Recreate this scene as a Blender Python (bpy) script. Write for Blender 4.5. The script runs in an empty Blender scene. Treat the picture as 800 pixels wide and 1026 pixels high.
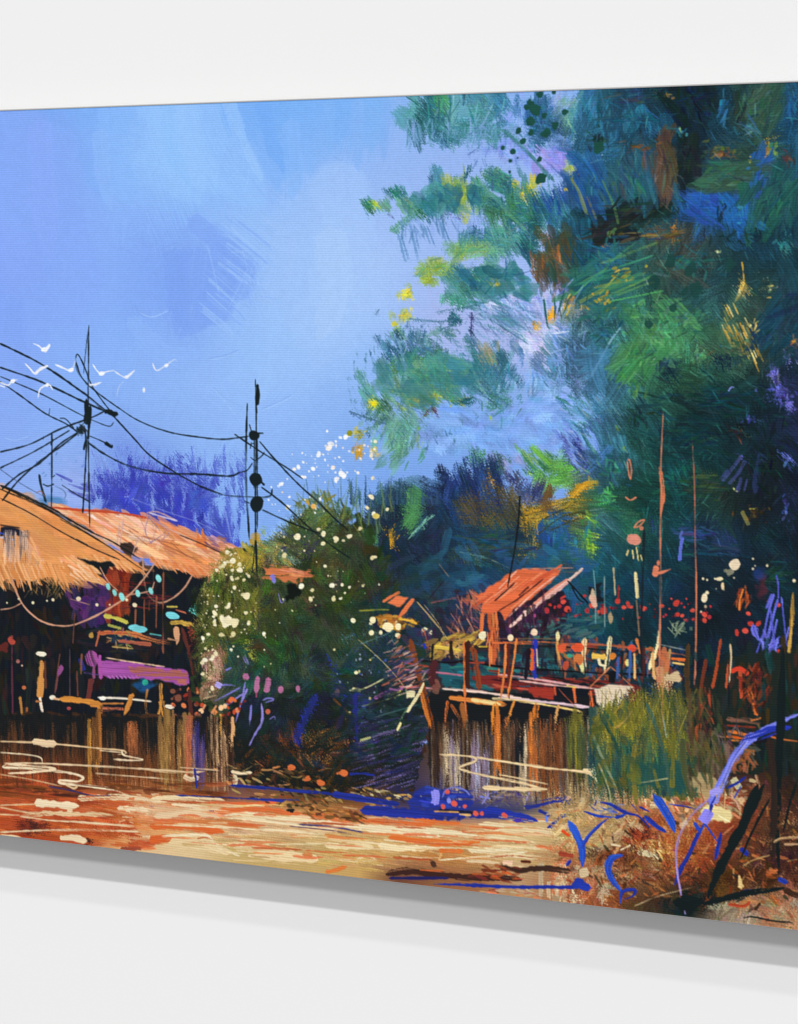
import bpy, math
import numpy as np
# ------------------------------------------------------------------ geometry of the print
# Canvas print on a white wall (wall = plane y 0, the room is at -y). The picture is painted
# with brush strokes in the flat coordinates of a reference sheet (x 0..800, y 80..940)
# that are mapped once on to the real 1.2 x 0.8 m canvas.
HC, WC, TH = 0.80, 1.20, 0.034
F, HX, HY = 2000.0, 400.0, 280.5
YT0, YT1, YB0, YB1 = 111.0, 82.0, 836.6, 932.0
Z0, Z1 = F*HC/(YB0-YT0), F*HC/(YB1-YT1)
p0 = np.array([(0-HX)/F*Z0, Z0]); p1 = np.array([(800-HX)/F*Z1, Z1])
e = (p1-p0)/np.linalg.norm(p1-p0)
n = np.array([-e[1], e[0]])
XL = -0.44                                   # world x of sheet x=0
camx, camd = XL-p0@e, p0@n                   # camera x, distance in front of the canvas plane
ztop = 1.60
camz = ztop-(HY-YT0)*Z0/F
CX0 = XL-0.09                                # left end of the canvas
PIT = 0.00075
NU, NV = int(round(WC/PIT)), int(round(HC/PIT))
wx = CX0+(np.arange(NU)+.5)*PIT
wz = ztop-(np.arange(NV)+.5)*PIT
dx = wx-camx
xc = dx*e[0]+camd*n[0]; zc = dx*e[1]+camd*n[1]
PX = np.broadcast_to((HX+F*xc/zc)[None, :], (NV, NU)).astype(np.float32)
PY = (HY-F*(wz[:, None]-camz)/zc[None, :]).astype(np.float32)
def to_u(x):                                 # sheet x -> column
    a = (x-HX)/F
    # a = (dx e0 + d n0)/(dx e1 + d n1)
    d_ = camd*(a*n[1]-n[0])/(e[0]-a*e[1])
    return (d_+camx-CX0)/PIT-.5
def to_v(x, y):
    u = to_u(x); dd = CX0+(u+.5)*PIT-camx
    z = dd*e[1]+camd*n[1]
    return (ztop-(camz-(y-HY)*z/F))/PIT-.5
R = np.random.RandomState(7)
IMG = np.zeros((NV, NU, 3), np.float32)
SEG = np.zeros((NV, NU), np.int16)
SEGS = ['picture']
PAR = {}
cur = [None]
def seg(name=None, label=None):
    if name is None: cur[0] = None; return
    SEGS.append((name, label)); cur[0] = len(SEGS)-1
def hx(c):
    if isinstance(c, str):
        if len(c) == 3: c = c[0]*2+c[1]*2+c[2]*2
        return np.array([int(c[i:i+2], 16)/255 for i in (0, 2, 4)], np.float32)
    return np.asarray(c, np.float32)
def box(x0, x1, y0, y1, m=2):
    us = [to_u(x0-m), to_u(x1+m)]
    vs = [to_v(x, y) for x in (x0-m, x1+m) for y in (y0-m, y1+m)]
    u0, u1 = max(0, int(us[0])), min(NU, int(us[1])+2)
    v0, v1 = max(0, int(min(vs))), min(NV, int(max(vs))+2)
    return (u0, u1, v0, v1) if u1 > u0 and v1 > v0 else None
# long-grained bristle noise: axis 0 across the brush, axis 1 along it
BN = 1024
def blur(a, k, ax):
    f = np.fft.rfft(a, axis=ax)
    w = np.fft.rfftfreq(a.shape[ax])
    g = np.exp(-(w*k*math.pi)**2)
    f *= g[None, :] if ax == 1 else g[:, None]
    return np.fft.irfft(f, n=a.shape[ax], axis=ax)
def norm(a):
    r = np.argsort(np.argsort(a.ravel())).reshape(a.shape).astype(np.float32)
    return r/r.max()
_b = R.rand(BN, BN)
BR = norm(.75*norm(blur(blur(_b, 22, 1), .75, 0))+.45*norm(blur(blur(R.rand(BN, BN), 30, 1), 3, 0)))
NZ = norm(blur(blur(R.rand(BN, BN), 2.4, 1), 2.4, 0))      # fine isotropic grain
NL = norm(blur(blur(R.rand(BN, BN), 14, 1), 14, 0))        # broad grain
def crom(p, k=6):
    p = np.asarray(p, float).reshape(-1, 2)
    if len(p) < 3: return p
    q = np.vstack([2*p[0]-p[1], p, 2*p[-1]-p[-2]]); out = []
    for i in range(1, len(q)-2):
        a, b, c, d = q[i-1:i+3]
        for t in np.arange(k)/k:
            out.append(.5*((2*b)+(c-a)*t+(2*a-5*b+4*c-d)*t*t+(3*b-a-3*c+d)*t**3))
    out.append(p[-1]); return np.array(out)
def L(pts, w, col, dry=0., ta=(.05, .05), a=1., j=.07, col2=None, soft=.9, curve=True, k=6):
    """one brush stroke along a polyline; dry = how much the bristles break up"""
    if w < 4: w = w*.92
    p = crom(pts, k) if curve else np.asarray(pts, float).reshape(-1, 2)
    b = box(p[:, 0].min()-w/2, p[:, 0].max()+w/2, p[:, 1].min()-w/2, p[:, 1].max()+w/2)
    if b is None: return
    u0, u1, v0, v1 = b
    D = np.full((v1-v0, u1-u0), 1e6, np.float32); S = np.zeros_like(D); T = np.zeros_like(D)
    sl = np.linalg.norm(np.diff(p, axis=0), axis=1); tot = max(sl.sum(), 1e-3); acc = 0
    for i in range(len(p)-1):
        if sl[i] < 1e-6: continue
        A, B = p[i], p[i+1]
        bb = box(min(A[0], B[0])-w/2, max(A[0], B[0])+w/2, min(A[1], B[1])-w/2, max(A[1], B[1])+w/2)
        if bb is None: acc += sl[i]; continue
        s = (slice(bb[2], bb[3]), slice(bb[0], bb[1])); o = (slice(bb[2]-v0, bb[3]-v0), slice(bb[0]-u0, bb[1]-u0))
        d = (B-A)/sl[i]; X = PX[s]-A[0]; Y = PY[s]-A[1]
        t = X*d[0]+Y*d[1]; c = X*d[1]-Y*d[0]
        tc = np.clip(t, 0, sl[i]); dist = np.sqrt(c*c+(t-tc)**2)
        m = dist < D[o]
        D[o] = np.where(m, dist, D[o]); S[o] = np.where(m, c, S[o]); T[o] = np.where(m, acc+tc, T[o])
        acc += sl[i]
    t = T/tot; pr = np.ones_like(t)
    if ta[0] > 0: pr = np.minimum(pr, np.sqrt(np.clip(t/ta[0]+.05, 0, 1)))
    if ta[1] > 0: pr = np.minimum(pr, np.sqrt(np.clip((1-t)/ta[1]+.05, 0, 1)))
    hw = pr*w/2
    o1, o2 = R.randint(0, BN, 2)
    gr = NZ[(PY[v0:v1, u0:u1]*1.15+o1).astype(int) % BN, (PX[v0:v1, u0:u1]*1.15+o2).astype(int) % BN]
    hw = hw*(.84+.34*NL[(T*1.6+o1).astype(int) % BN, o2])
    cov = np.clip((hw-D+(gr-.5)*min(.28*w, 1.3))/soft+.5, 0, 1)
    if w < 1: cov *= .55+.45*w
    ci = (np.abs(S*1.5+o1)).astype(int) % BN; li = (T*1.2+o2).astype(int) % BN
    br = BR[ci, li]
    if dry >= .2 and w > 1.6:                # loaded brush dragged over the weave: hairs separate, rim frays
        ed = np.clip((hw-D)/np.maximum(hw*.55, .9)+.35, 0, 1)
        val = ed*1.05+.75*br+.5*gr-.82-dry*(.7+.5*t)
        cov = np.clip(val/.3+.5, 0, 1)*np.clip((hw*1.12-D)/soft+.5, 0, 1)
    elif dry > 0:
        thr = dry*(.55+.55*t)+.25*dry*(D/np.maximum(hw, .3))
        cov = cov*np.clip((br-thr)/.22+.5, 0, 1)
    cov = cov*a
    c1 = hx(col)
    base = np.broadcast_to(c1, D.shape+(3,))
    if col2 is not None:
        m = np.clip((BR[(ci+371) % BN, li]-.45)/.3+.5, 0, 1)[..., None]
        base = c1*(1-m)+hx(col2)*m
    base = base*(1+j*2*(br-.5))[..., None]
    I = IMG[v0:v1, u0:u1]; I += cov[..., None]*(base-I)
    if cur[0] is not None:
        SEG[v0:v1, u0:u1][cov > .45] = cur[0]
def noise_at(b, sc, off, N=NZ):
    s = (slice(b[2], b[3]), slice(b[0], b[1]))
    return N[(PY[s]*sc+off).astype(int) % BN, (PX[s]*sc+off*1.7).astype(int) % BN]
def inpoly(p, X, Y):
    r = np.zeros(X.shape, bool)
    for i in range(len(p)):
        (x1, y1), (x2, y2) = p[i-1], p[i]
        if y1 == y2: continue
        r ^= ((Y < y1) != (Y < y2)) & (X < (x2-x1)*(Y-y1)/(y2-y1)+x1)
    return r
def P(pts, col, rag=2., a=1., j=.05, dry=0., dirx=1):
    """filled shape with a ragged edge"""
    p = np.asarray(pts, float).reshape(-1, 2)
    b = box(p[:, 0].min()-rag, p[:, 0].max()+rag, p[:, 1].min()-rag, p[:, 1].max()+rag)
    if b is None: return
    u0, u1, v0, v1 = b; s = (slice(v0, v1), slice(u0, u1)); o = R.randint(0, 900)
    dxn = (noise_at(b, .8, o)-.5)*2*rag; dyn = (noise_at(b, .8, o+77)-.5)*2*rag
    m = inpoly(p, PX[s]+dxn, PY[s]+dyn).astype(np.float32)
    m = (m+np.roll(m, 1, 0)+np.roll(m, 1, 1)+np.roll(m, -1, 0)+np.roll(m, -1, 1))/5
    g = BR[(PY[s]*1.5+o).astype(int) % BN, (PX[s]*1.2+o).astype(int) % BN] if dirx else BR[(PX[s]*1.5+o).astype(int) % BN, (PY[s]*1.2+o).astype(int) % BN]
    if dry: m = m*np.clip((g-dry)/.25+.5, 0, 1)
    m = (m*a)[..., None]
    I = IMG[s]; I += m*(hx(col)*(1+j*2*(g-.5))[..., None]-I)
    if cur[0] is not None: SEG[s][m[..., 0] > .45] = cur[0]
def E(x, y, rx, ry, col, rot=0, rag=.18, a=1., soft=.12, j=.05):
    r = max(rx, ry)*1.3
    b = box(x-r, x+r, y-r, y+r)
    if b is None: return
    s = (slice(b[2], b[3]), slice(b[0], b[1])); c, sn = math.cos(rot), math.sin(rot)
    X = PX[s]-x; Y = PY[s]-y
    d = np.hypot((X*c+Y*sn)/rx, (-X*sn+Y*c)/ry)
    g = noise_at(b, .9, R.randint(0, 900))
    m = np.clip((1-d+rag*2*(g-.5))/max(soft, .8/max(rx, 1))+.5, 0, 1)*a
    I = IMG[s]; I += m[..., None]*(hx(col)*(1+j*2*(g-.5))[..., None]-I)
    if cur[0] is not None: SEG[s][m > .5] = cur[0]
def samp(x, y):
    u = min(max(int(to_u(x)), 0), NU-1); v = min(max(int(to_v(x, y)), 0), NV-1)
    return IMG[v, u]
GAUSS = [None]
def rpts(reg, k):
    """random points: reg = polygon list or (cx,cy,rx,ry[,rot])"""
    if len(reg) in (4, 5) and not hasattr(reg[0], '__len__'):
        cx, cy, rx, ry = reg[:4]; ro = reg[4] if len(reg) > 4 else 0
        r = (np.sqrt(R.rand(k)) if GAUSS[0] is None else np.minimum(np.abs(R.normal(0, .6, k)), 1.3)); t = R.rand(k)*2*math.pi
        X = r*np.cos(t)*rx; Y = r*np.sin(t)*ry
        return np.c_[cx+X*math.cos(ro)-Y*math.sin(ro), cy+X*math.sin(ro)+Y*math.cos(ro)]
    p = np.array(reg, float).reshape(-1, 2); out = []
    while len(out) < k:
        q = p.min(0)+R.rand(k*3, 2)*(p.max(0)-p.min(0))
        out += list(q[inpoly(p, q[:, 0], q[:, 1])])
    return np.array(out[:k])
def D(reg, k, ln, w, pal=None, ang=0, sp=25, dry=.35, a=.9, jit=.06, under=None, bend=.05, rad=None, j=.1, ta=(.15, .4)):
    """a cluster of dabs. pal None = pick up the colour already there (or from map `under`)"""
    for x, y in rpts(reg, k):
        l = R.uniform(*ln) if hasattr(ln, '__len__') else ln*R.uniform(.6, 1.3)
        ww = R.uniform(*w) if hasattr(w, '__len__') else w*R.uniform(.6, 1.3)
        th = math.radians(ang+R.normal(0, sp))
        if rad is not None: th = math.atan2(y-rad[1], x-rad[0])+math.radians(R.normal(0, sp))
        c = hx(pal[R.randint(len(pal))]) if pal is not None else (under(x, y) if under else samp(x, y))
        c = np.clip(c*(1+R.normal(0, jit))+R.normal(0, jit*.35, 3), 0, 1)
        ddx, ddy = math.cos(th)*l/2, math.sin(th)*l/2; bx, by = -ddy*bend*R.normal(), ddx*bend*R.normal()
        L([x-ddx, y-ddy, x+bx, y+by, x+ddx, y+ddy], ww, c, dry=dry*R.uniform(.6, 1.5), a=a*R.uniform(.6, 1), j=j, ta=ta, k=2, soft=1.6 if ww > 2.4 else 1.1)
def SP(reg, k, r, pal, a=1., asp=1.3):
    for x, y in rpts(reg, k):
        rr = R.uniform(*r)
        E(x, y, rr*R.uniform(.7, 1), rr*R.uniform(.8, asp), pal[R.randint(len(pal))], rot=R.uniform(-.6, .6), a=a, rag=.25)
def VS(x0, x1, y0, y1, k, w, pal, dry=.35, a=.85, sy=12, ang=0):
    """vertical drips / reflections"""
    for _ in range(k):
        x = R.uniform(x0, x1); ya = R.uniform(y0-sy, y0+(y1-y0)*.45); yb = R.uniform(y0+(y1-y0)*.55, y1+sy)
        L([x, ya, x+(yb-ya)*ang+R.normal(0, .6), yb], R.uniform(*w), pal[R.randint(len(pal))], dry=dry, a=a, ta=(.02, .1), j=.15)
def under_map(rows, x0, st, ys):
    g = np.array([[hx(c) for c in r.split()] for r in rows])
    def f(x, y):
        x = np.asarray(x, float); y = np.asarray(y, float)
        fx = np.clip((x-x0)/st, 0, g.shape[1]-1.001); fy = np.clip(np.interp(y, ys, np.arange(len(ys))), 0, len(ys)-1.001)
        i = fx.astype(int); k = fy.astype(int); a = (fx-i)[..., None]; b = (fy-k)[..., None]
        return ((g[k, i]*(1-a)+g[k, i+1]*a)*(1-b)+(g[k+1, i]*(1-a)+g[k+1, i+1]*a)*b).astype(np.float32)
    return f

def lic(theta, steps=9, st=1.5):
    h = R.rand(NV, NU).astype(np.float32); h = h[:, :]
    vx, vy = np.cos(theta)*st, np.sin(theta)*st
    U, V = np.meshgrid(np.arange(NU, dtype=np.float32), np.arange(NV, dtype=np.float32)); acc = h.copy()
    for sg in (1, -1):
        u, v = U.copy(), V.copy()
        for _ in range(steps):
            ui = np.clip(u, 0, NU-1).astype(np.int32); vi = np.clip(v, 0, NV-1).astype(np.int32)
            u += sg*vx[vi, ui]; v += sg*vy[vi, ui]
            acc += h[np.clip(v, 0, NV-1).astype(np.int32), np.clip(u, 0, NU-1).astype(np.int32)]
    o = acc[::7, ::7].ravel(); lo, hi = np.percentile(o, [3, 97]); return np.clip((acc-lo)/(hi-lo), 0, 1)
def cells(size, spread, base):
    """patches of constant stroke direction with wobbly borders"""
    n1 = NL[(PY*.8).astype(int) % BN, (PX*.8).astype(int) % BN]-.5; n2 = NL[(PY*.8+400).astype(int) % BN, (PX*.8+200).astype(int) % BN]-.5
    X = (PX+n1*size*.9+200)/size; Y = (PY+n2*size*.9+50)/size
    ix, iy = X.astype(int), Y.astype(int); m = 200
    jx, jy, an = R.rand(m, m).astype(np.float32), R.rand(m, m).astype(np.float32), R.normal(0, 1, (m, m)).astype(np.float32)
    best = np.full(X.shape, 9e9, np.float32); th = np.zeros(X.shape, np.float32)
    for a in (-1, 0, 1):
        for b_ in (-1, 0, 1):
            q, r_ = np.clip(ix+a, 0, m-1), np.clip(iy+b_, 0, m-1)
            d = (q+jx[r_, q]-X)**2+(r_+jy[r_, q]-Y)**2; k = d < best
            best = np.where(k, d, best); th = np.where(k, an[r_, q], th)
    return np.radians(base)+th*math.radians(spread)
def bx_(a): return (a+np.roll(a, 2, 0)+np.roll(a, -2, 0)+np.roll(a, 2, 1)+np.roll(a, -2, 1))/5
def smear(polys, A, br, theta, steps=9, rag=20, lighten=0., soft_sky=False):
    """drag the wet paint along theta with a hair-fine brush inside the polygons"""
    global IMG
    w = np.zeros((NV, NU), np.float32); n1 = (NL[(PY*.9+100).astype(int) % BN, (PX*.9).astype(int) % BN]-.5)*rag
    for p in polys: w[inpoly(np.array(p, float).reshape(-1, 2), PX+n1, PY-n1)] = 1
    for _ in range(3): w = (w+np.roll(w, 3, 0)+np.roll(w, -3, 0)+np.roll(w, 3, 1)+np.roll(w, -3, 1))/5
    h = lic(theta, steps); h2 = R.permutation(np.linspace(0, 1, 4096)).astype(np.float32)[(h*4095).astype(int)]
    U, V = np.meshgrid(np.arange(NU, dtype=np.float32), np.arange(NV, dtype=np.float32))
    lum = IMG.mean(2); lum = bx_(bx_(lum)); dk = np.clip((.66-lum)/.25, 0, 1)
    d = (h-.5)*2*A*w*(.35+.65*dk if soft_sky else 1); brm = br*(dk*.95+.05 if soft_sky else 1)
    uu = np.clip(U+np.cos(theta)*d, 0, NU-1).astype(int); vv = np.clip(V+np.sin(theta)*d, 0, NV-1).astype(int)
    g = lic(theta, max(2, steps//2))-.5
    IMG = IMG[vv, uu]*(1+2*brm*g*w+2*lighten*np.clip(g-.28, 0, 1)*w*(dk if soft_sky else 1))[..., None]
    IMG = np.clip(IMG, 0, 1).astype(np.float32)
WEAVE = .2
GAM, GAIN = 1.0, 1.0
AMB = .39
# elevation, azimuth, distance, size, power(W)
LAMPS = [('gallery_lamp', math.radians(53.7), 0, 80, 2.6, 34200), ('gallery_lamp', math.radians(65), 0, 80, 2.8, 12600), ('soft_lamp', math.radians(38.7), 0, 80, 8., 16700)]
# ------------------------------------------------------------------ sky
sky = under_map([
 "80aaf5 7ba8f3 7aacf4 82b3f8 92c1fb 90bffb 78aef5 78b0f5 7bb1f5 7cb2f3 88b4f0 8ab2ee",
 "84a9f5 85aaf5 84acf5 8ab8f8 95c2fb 92c0fa 7db1f6 7eb2f6 83b4f5 86b3f3 90b6f2 93b4f0",
 "87abf7 88abf6 86adf6 8bb8f9 93c0fa 93c0fa 8ab8f8 8cb8f8 94bbf7 96bbf6 98b9f3 98b6f0",
 "89abf8 88abf7 88aef7 8ab3f8 88b3f7 8cb9f8 95bff8 9ac0f8 9fc2f8 a1c3f8 a0bff5 97b5f0",
 "88a9f7 87a9f6 88adf6 86aef6 80a7f3 82a8f3 93bbf7 9fc3f8 a3c6f8 a6c7f8 a2c0f5 9ebaf2",
 "84a7f6 86a9f5 88aef6 86aef6 7fa6f2 82a8f2 92baf7 9fc3f8 a2c6f9 a5c7f9 9fc0f6 a5b8ee",
 "84a7f5 86acf6 88b1f8 87b1f7 86aef5 8bb3f6 98c0f9 9bc2f9 9ec4f9 9cc2f8 92b9f4 aebaec",
 "86a9f4 88aef5 88b2f7 8ab4f7 8fb7f6 93baf7 96bef8 98c0f9 9ac1f8 93bbf6 86afee 8fb0ec",
 "87aaf2 8aaff4 8bb2f4 82a6ec 88aeef 8fb6f4 90b8f6 90b8f6 8db6f4 84aeee 80abee 7ea9ec",
 "8cacf0 92b2f2 8fb0ee 6a85de 6f8fe4 84acf0 88b2f4 84aef0 80abee 7ca8ee 7ca6ec 7aa4e8",
 "8cacf0 92b2f2 8fb0ee 5a6fd4 6f8fe4 7aa2ec 80aaf0 7ea8ee 7ca8ec 7aa6ec 7aa4e8 7aa4e8"],
 0, 40, [105, 140, 180, 220, 260, 300, 340, 380, 430, 490, 560])
PXl, PYl = PX, PY
for v in range(0, NV, 100):
    s = slice(v, min(v+100, NV)); IMG[s] = sky(PX[s], PY[s])
reg_sky = [(-90, 60), (1000, 40), (1000, 560), (-90, 560)]
reg_skl = [(-90, 90), (520, 70), (520, 560), (-90, 560)]
D(reg_skl, 260, (60, 150), (30, 60), under=lambda x, y: sky(x, y), ang=80, sp=40, dry=.22, a=.22, jit=.006, j=.008, bend=.1)
# broad passages
smear([reg_sky], 30, .004, cells(90, 50, 70), 14)

for q in [([160, 98, 168, 130, 178, 165, 200, 200], 44, '95c3fc', .32), ([205, 96, 215, 130, 235, 170, 262, 205], 42, '94c1fb', .34),
          ([180, 100, 190, 150, 215, 190], 34, '98c5fc', .3),
          ([245, 95, 262, 130, 280, 165, 288, 195], 30, '7cb1f7', .26), ([300, 95, 300, 140, 296, 190], 34, '7cb2f6', .22),
          ([340, 95, 338, 140], 26, '79b1f6', .3), ([375, 93, 372, 150], 24, '7cb3f4', .28),
          ([195, 270, 190, 310, 180, 335], 40, '7ea4f2', .4), ([225, 255, 220, 290, 205, 325], 36, '7ea5f2', .4),
          ([215, 235, 235, 250, 258, 268], 20, '80a8f3', .3), ([240, 275, 232, 300], 30, '7fa6f2', .3),
          ([340, 190, 345, 260, 335, 330], 60, 'a3c6f9', .3), ([300, 190, 296, 250, 280, 310], 44, '9bc1f8', .3),
          ([20, 140, 60, 250, 70, 330], 70, '86a9f6', .25), ([84, 110, 92, 160, 108, 200], 24, '80b0f6', .3),
          ([112, 105, 116, 150, 130, 200], 30, '88b8f9', .3)]:
    L(q[0], q[1], q[2], dry=.1, a=min(1, q[3]*1.75), j=.006, soft=6, ta=(0, .2))
for i in range(34):                                   # dry streaks at the edge of the dark wedge
    t = i/33; x = 262-34*t+R.normal(0, 5); y = 238+100*t*R.uniform(.9, 1.05)
    L([x-28, y-20-R.uniform(0, 6), x, y, x+R.uniform(0, 8), y+R.uniform(3, 9)], R.uniform(1, 3.5), R.choice(['9cc2f9', '96bef8', '88aff5', '7fa6f2']), dry=.45, a=.5, j=.02)
for i in range(26):
    x = R.uniform(205, 268); L([x, R.uniform(230, 320), x+R.uniform(8, 22), R.uniform(250, 335)], R.uniform(.8, 2), R.choice(['9fc5fa', '82a9f3']), dry=.5, a=.4, j=.02)
for i in range(70):                                   # thin scratches and impasto ridges
    x, y = R.uniform(0, 360), R.uniform(110, 470); th = R.normal(.2, .9); l = R.uniform(6, 26)
    d = .03 if i % 2 else -.04; c = np.clip(samp(x, y)*(1+d), 0, 1)
    L([x, y, x+l*.5*math.cos(th)+R.normal(0, 2), y+l*.5*math.sin(th)+R.normal(0, 2), x+l*math.cos(th), y+l*math.sin(th)], 1.1, c, dry=.3, a=.8, j=.01)
for q in ([210, 359, 225, 356, 240, 350], [214, 388, 224, 400, 236, 415], [262, 410, 280, 402, 292, 396], [140, 312, 152, 316, 168, 310], [4, 437, 14, 440, 28, 436]):
    L(q, 1.3, '80a6ea', dry=.2, a=.7); L([c+(1.4 if i % 2 else .6) for i, c in enumerate(q)], 1.1, 'a9c9fa', dry=.2, a=.6)
for q in [([168, 100, 172, 150, 190, 185], 16, '8fc0fa'), ([228, 98, 240, 130, 262, 180], 12, '9ac6fc'), ([262, 100, 272, 140, 284, 172], 14, '74abf4'), ([100, 130, 104, 180, 112, 210], 14, '8eb8f8'), ([292, 120, 296, 170, 292, 200], 16, '88b8f8'), ([330, 100, 330, 150], 12, '82b5f5'), ([360, 100, 358, 170], 14, '86b4f4'), ([388, 100, 384, 160], 10, '82b0f2'), ([40, 120, 44, 200, 50, 260], 24, '8aabf8'), ([14, 300, 18, 350, 30, 400], 22, '82a6f4'), ([190, 220, 210, 235, 226, 262], 18, '80a6f3'), ([176, 250, 178, 300, 186, 330], 22, '7ca3f1'), ([330, 230, 336, 290, 320, 340], 30, 'a8caf9'), ([130, 320, 160, 350, 200, 356], 18, '8db6f8'), ([280, 300, 276, 350, 262, 400], 26, '9ac2f9')]:
    L(q[0], q[1], q[2], dry=.3, a=.6, j=.01, soft=2.5, ta=(.05, .3))
# ---- the blue wood far behind the roofs
seg('painted_bush', 'deep blue bush painted behind the orange roofs')
P([96, 522, 108, 503, 120, 488, 138, 474, 165, 470, 185, 476, 205, 492, 222, 515, 240, 545, 246, 566, 180, 560, 100, 530], '3f49b4', rag=5, a=.8, j=.12, dirx=0)
seg()
for i in range(170):                                  # fanned dark strokes round a low centre
    th = math.radians(R.uniform(-165, -15)); r0 = R.uniform(0, 30); r1 = r0+R.uniform(12, 34); cx_, cy_ = 152+R.normal(0, 22), 505+R.normal(0, 6)
    L([cx_+r0*math.cos(th), cy_+r0*math.sin(th)*.8, cx_+r1*math.cos(th), cy_+r1*math.sin(th)*.8], R.uniform(2, 8), R.choice(['3a44b0', '323aa6', '4450b8', '2f35a0', '3c46b4']), dry=.4, a=.85, ta=(0, .6))
for i in range(60):
    x = R.uniform(140, 215); top = 455+abs(x-150)*.25+R.uniform(-12, 14)
    L([x, R.uniform(500, 530), x+R.normal(0, 3)+(x-150)*.06, top], R.uniform(1, 4), R.choice(['3a44b0', '5060c4', '4450b8', '6d86dc', '7f9fe8', '3338a0']), dry=.6, a=.8, ta=(0, .5))
for i in range(50):
    x = R.uniform(190, 245); y = R.uniform(478, 550)
    L([x, y, x+R.normal(0, 2), y-R.uniform(15, 40)], R.uniform(2, 7), R.choice(['4a5ac0', '6884da', '82a6ec', '3a48b0']), dry=.65, a=.7)
D([(110, 500), (160, 478), (205, 505), (240, 552), (150, 540), (105, 522)], 90, (10, 30), (3, 9), ['343cae', '3a44b4', '2f35a4', '4450bc'], ang=60, sp=60, dry=.3)
for q in ([93, 448, 104, 478, 112, 490], [100, 455, 112, 482, 118, 488], [108, 470, 130, 492], [125, 495, 140, 510], [112, 507, 126, 519], [140, 478, 152, 466], [144, 452, 150, 480, 153, 506], [172, 470, 172, 515], [186, 468, 183, 512], [205, 512, 209, 552], [225, 510, 232, 545], [88, 470, 97, 500]):
    L(q, 2.6, '7f97e2', dry=.35, a=.75)
D((120, 470, 40, 20), 60, (5, 16), (1, 2), ['3f49b4', '5868cc'], ang=50, sp=25, dry=.5, a=.8)
D((215, 470, 40, 25), 90, (1, 5), (.8, 2), ['4a58bc', '5a6ed0'], ang=80, sp=40, dry=.4, a=.7)
smear([[86, 440, 250, 440, 256, 570, 86, 520]], 8, .03, cells(30, 25, 84), 6, rag=10)
E(75, 487, 18, 22, 'a8b6ee', a=.35, soft=.8); E(52, 503, 12, 6, '3f78ae', a=.7, soft=.5)
L([134, 500, 165, 512, 200, 524, 225, 537], .9, '8a94d8', a=.8)
# ------------------------------------------------------------------ the great tree and the dark wood on the right
T = ['2f6e7e', '3c8285', '1f5a77', '27687c', '49918e', '2c6f78']
TD = ['0c2a38', '0e3540', '123f4a', '0a2230', '143c4c']
G = ['3e7b57', '4c8e5c', '2c6a4f', '357a5c', '5ba063']
YG = ['9aa63c', 'b5b42f', '7f9a3e', '86a84a']
GO = ['e0a328', 'c98f22', 'a5741f', 'd9b03a']
BL = ['2c62a8', '2a559a', '1f4790', '2a6aa0']
SK = ['86aaec', '93b2f0', '9db8f2', '7fa6ea']
LV = ['b0b8ee', 'b9c0ee', 'a7b4ec', 'c2c4ea']
tree = under_map([
 "7fa9f0 84b0f4 4e8e9a 4f93a0 4a86b0 3f7f9c 35789a 1d4c62 0c2630 123c50 27493f 1f5580",
 "86b2f5 8fb2f4 4f8e98 5a90b4 5f92c4 3f73a4 2a6a88 1a4f6a 0e2e3e 14384a 2c4a48 1b5a80",
 "93b8f4 8aaee8 5e93b8 5a94b0 7590e0 5a80c0 2a6080 2b5c70 33453c 244a60 35604a 1a4a58",
 "a0c0f5 6fa0b0 4f8c98 4f8f90 4a8a86 3a7a80 265f78 1e5666 173c48 20548c 1c5078 164a58",
 "a4c4f6 9cb6f0 7fa4c8 4d908a 38768a 4c5a48 245e80 2a5a58 5c4a34 1b4048 143a48 16404c",
 "a0c3f6 98bcf4 7aa494 5e9a90 8894c8 8a8460 2e6a74 30685e 245258 28525a 2c4c48 14384a",
 "98bff6 84aee8 6f9cc8 6a94b4 a8b4e6 5a80a0 34687e 3a7458 3f7c54 3a6a50 4a5540 22384e",
 "90b8f4 5a8e98 4f8a88 5a8e9a 7d9cd0 5a86b8 3a6c90 2f6e60 3c7650 24524a 14343a 1c3048",
 "7fa8e0 5c8f78 6e9a98 7aa6e6 7ca8e8 78a4e4 4a80a0 245a5a 0f3238 0d2c34 0e2830 262c58",
 "80a8e8 84aeec 7aa2e6 5a78b0 6a84c8 6aa05a 3a66a0 235e56 0d383e 0d3036 0f252e 182850",
 "5070a0 3a6a68 2a5080 26384c 3a4a60 7a7030 2e6650 124338 0f4048 20382c 121c24 142038",
 "2a3024 16282e 1a3550 15304a 243c48 5e6030 25607a 2c6a50 0d3a48 18304c 0e2a38 101e28",
 "202e22 15303a 203848 1a3a60 15405a 1f4f78 105060 0f3a50 0c2e44 14242c 12283a 0e2a36",
 "25402a 1a3c38 2a3040 302c40 3a3038 1c4456 104858 0f3644 0c2c3e 10202a 10263a 0e2630",
 "1c3c30 203c30 303040 342c34 2c2c34 1c3a44 12404c 12303a 102a36 10222a 10242e 0e222a",
 "1a3428 1c3430 2a2a34 2a2626 262228 202a30 1c3438 1a3230 142a2c 142426 12241f 0e2224"],
 360, 40, [90, 140, 180, 220, 260, 300, 340, 380, 420, 460, 500, 540, 580, 620, 660, 710])
um = lambda x, y: tree(x, y)
dense = [(600, 60), (1000, 40), (1000, 720), (640, 720), (560, 720), (380, 720), (330, 640), (356, 560), (372, 505), (410, 478), (470, 470), (500, 500), (560, 500), (590, 455), (600, 395), (560, 345), (572, 300), (545, 262), (540, 225), (590, 190), (588, 140), (596, 100)]
PP = dense
seg('painted_tree', 'tall teal and green tree painted over the right side')
b = box(330, 999, 60, 720); s_ = (slice(b[2], b[3]), slice(b[0], b[1]))
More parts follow.
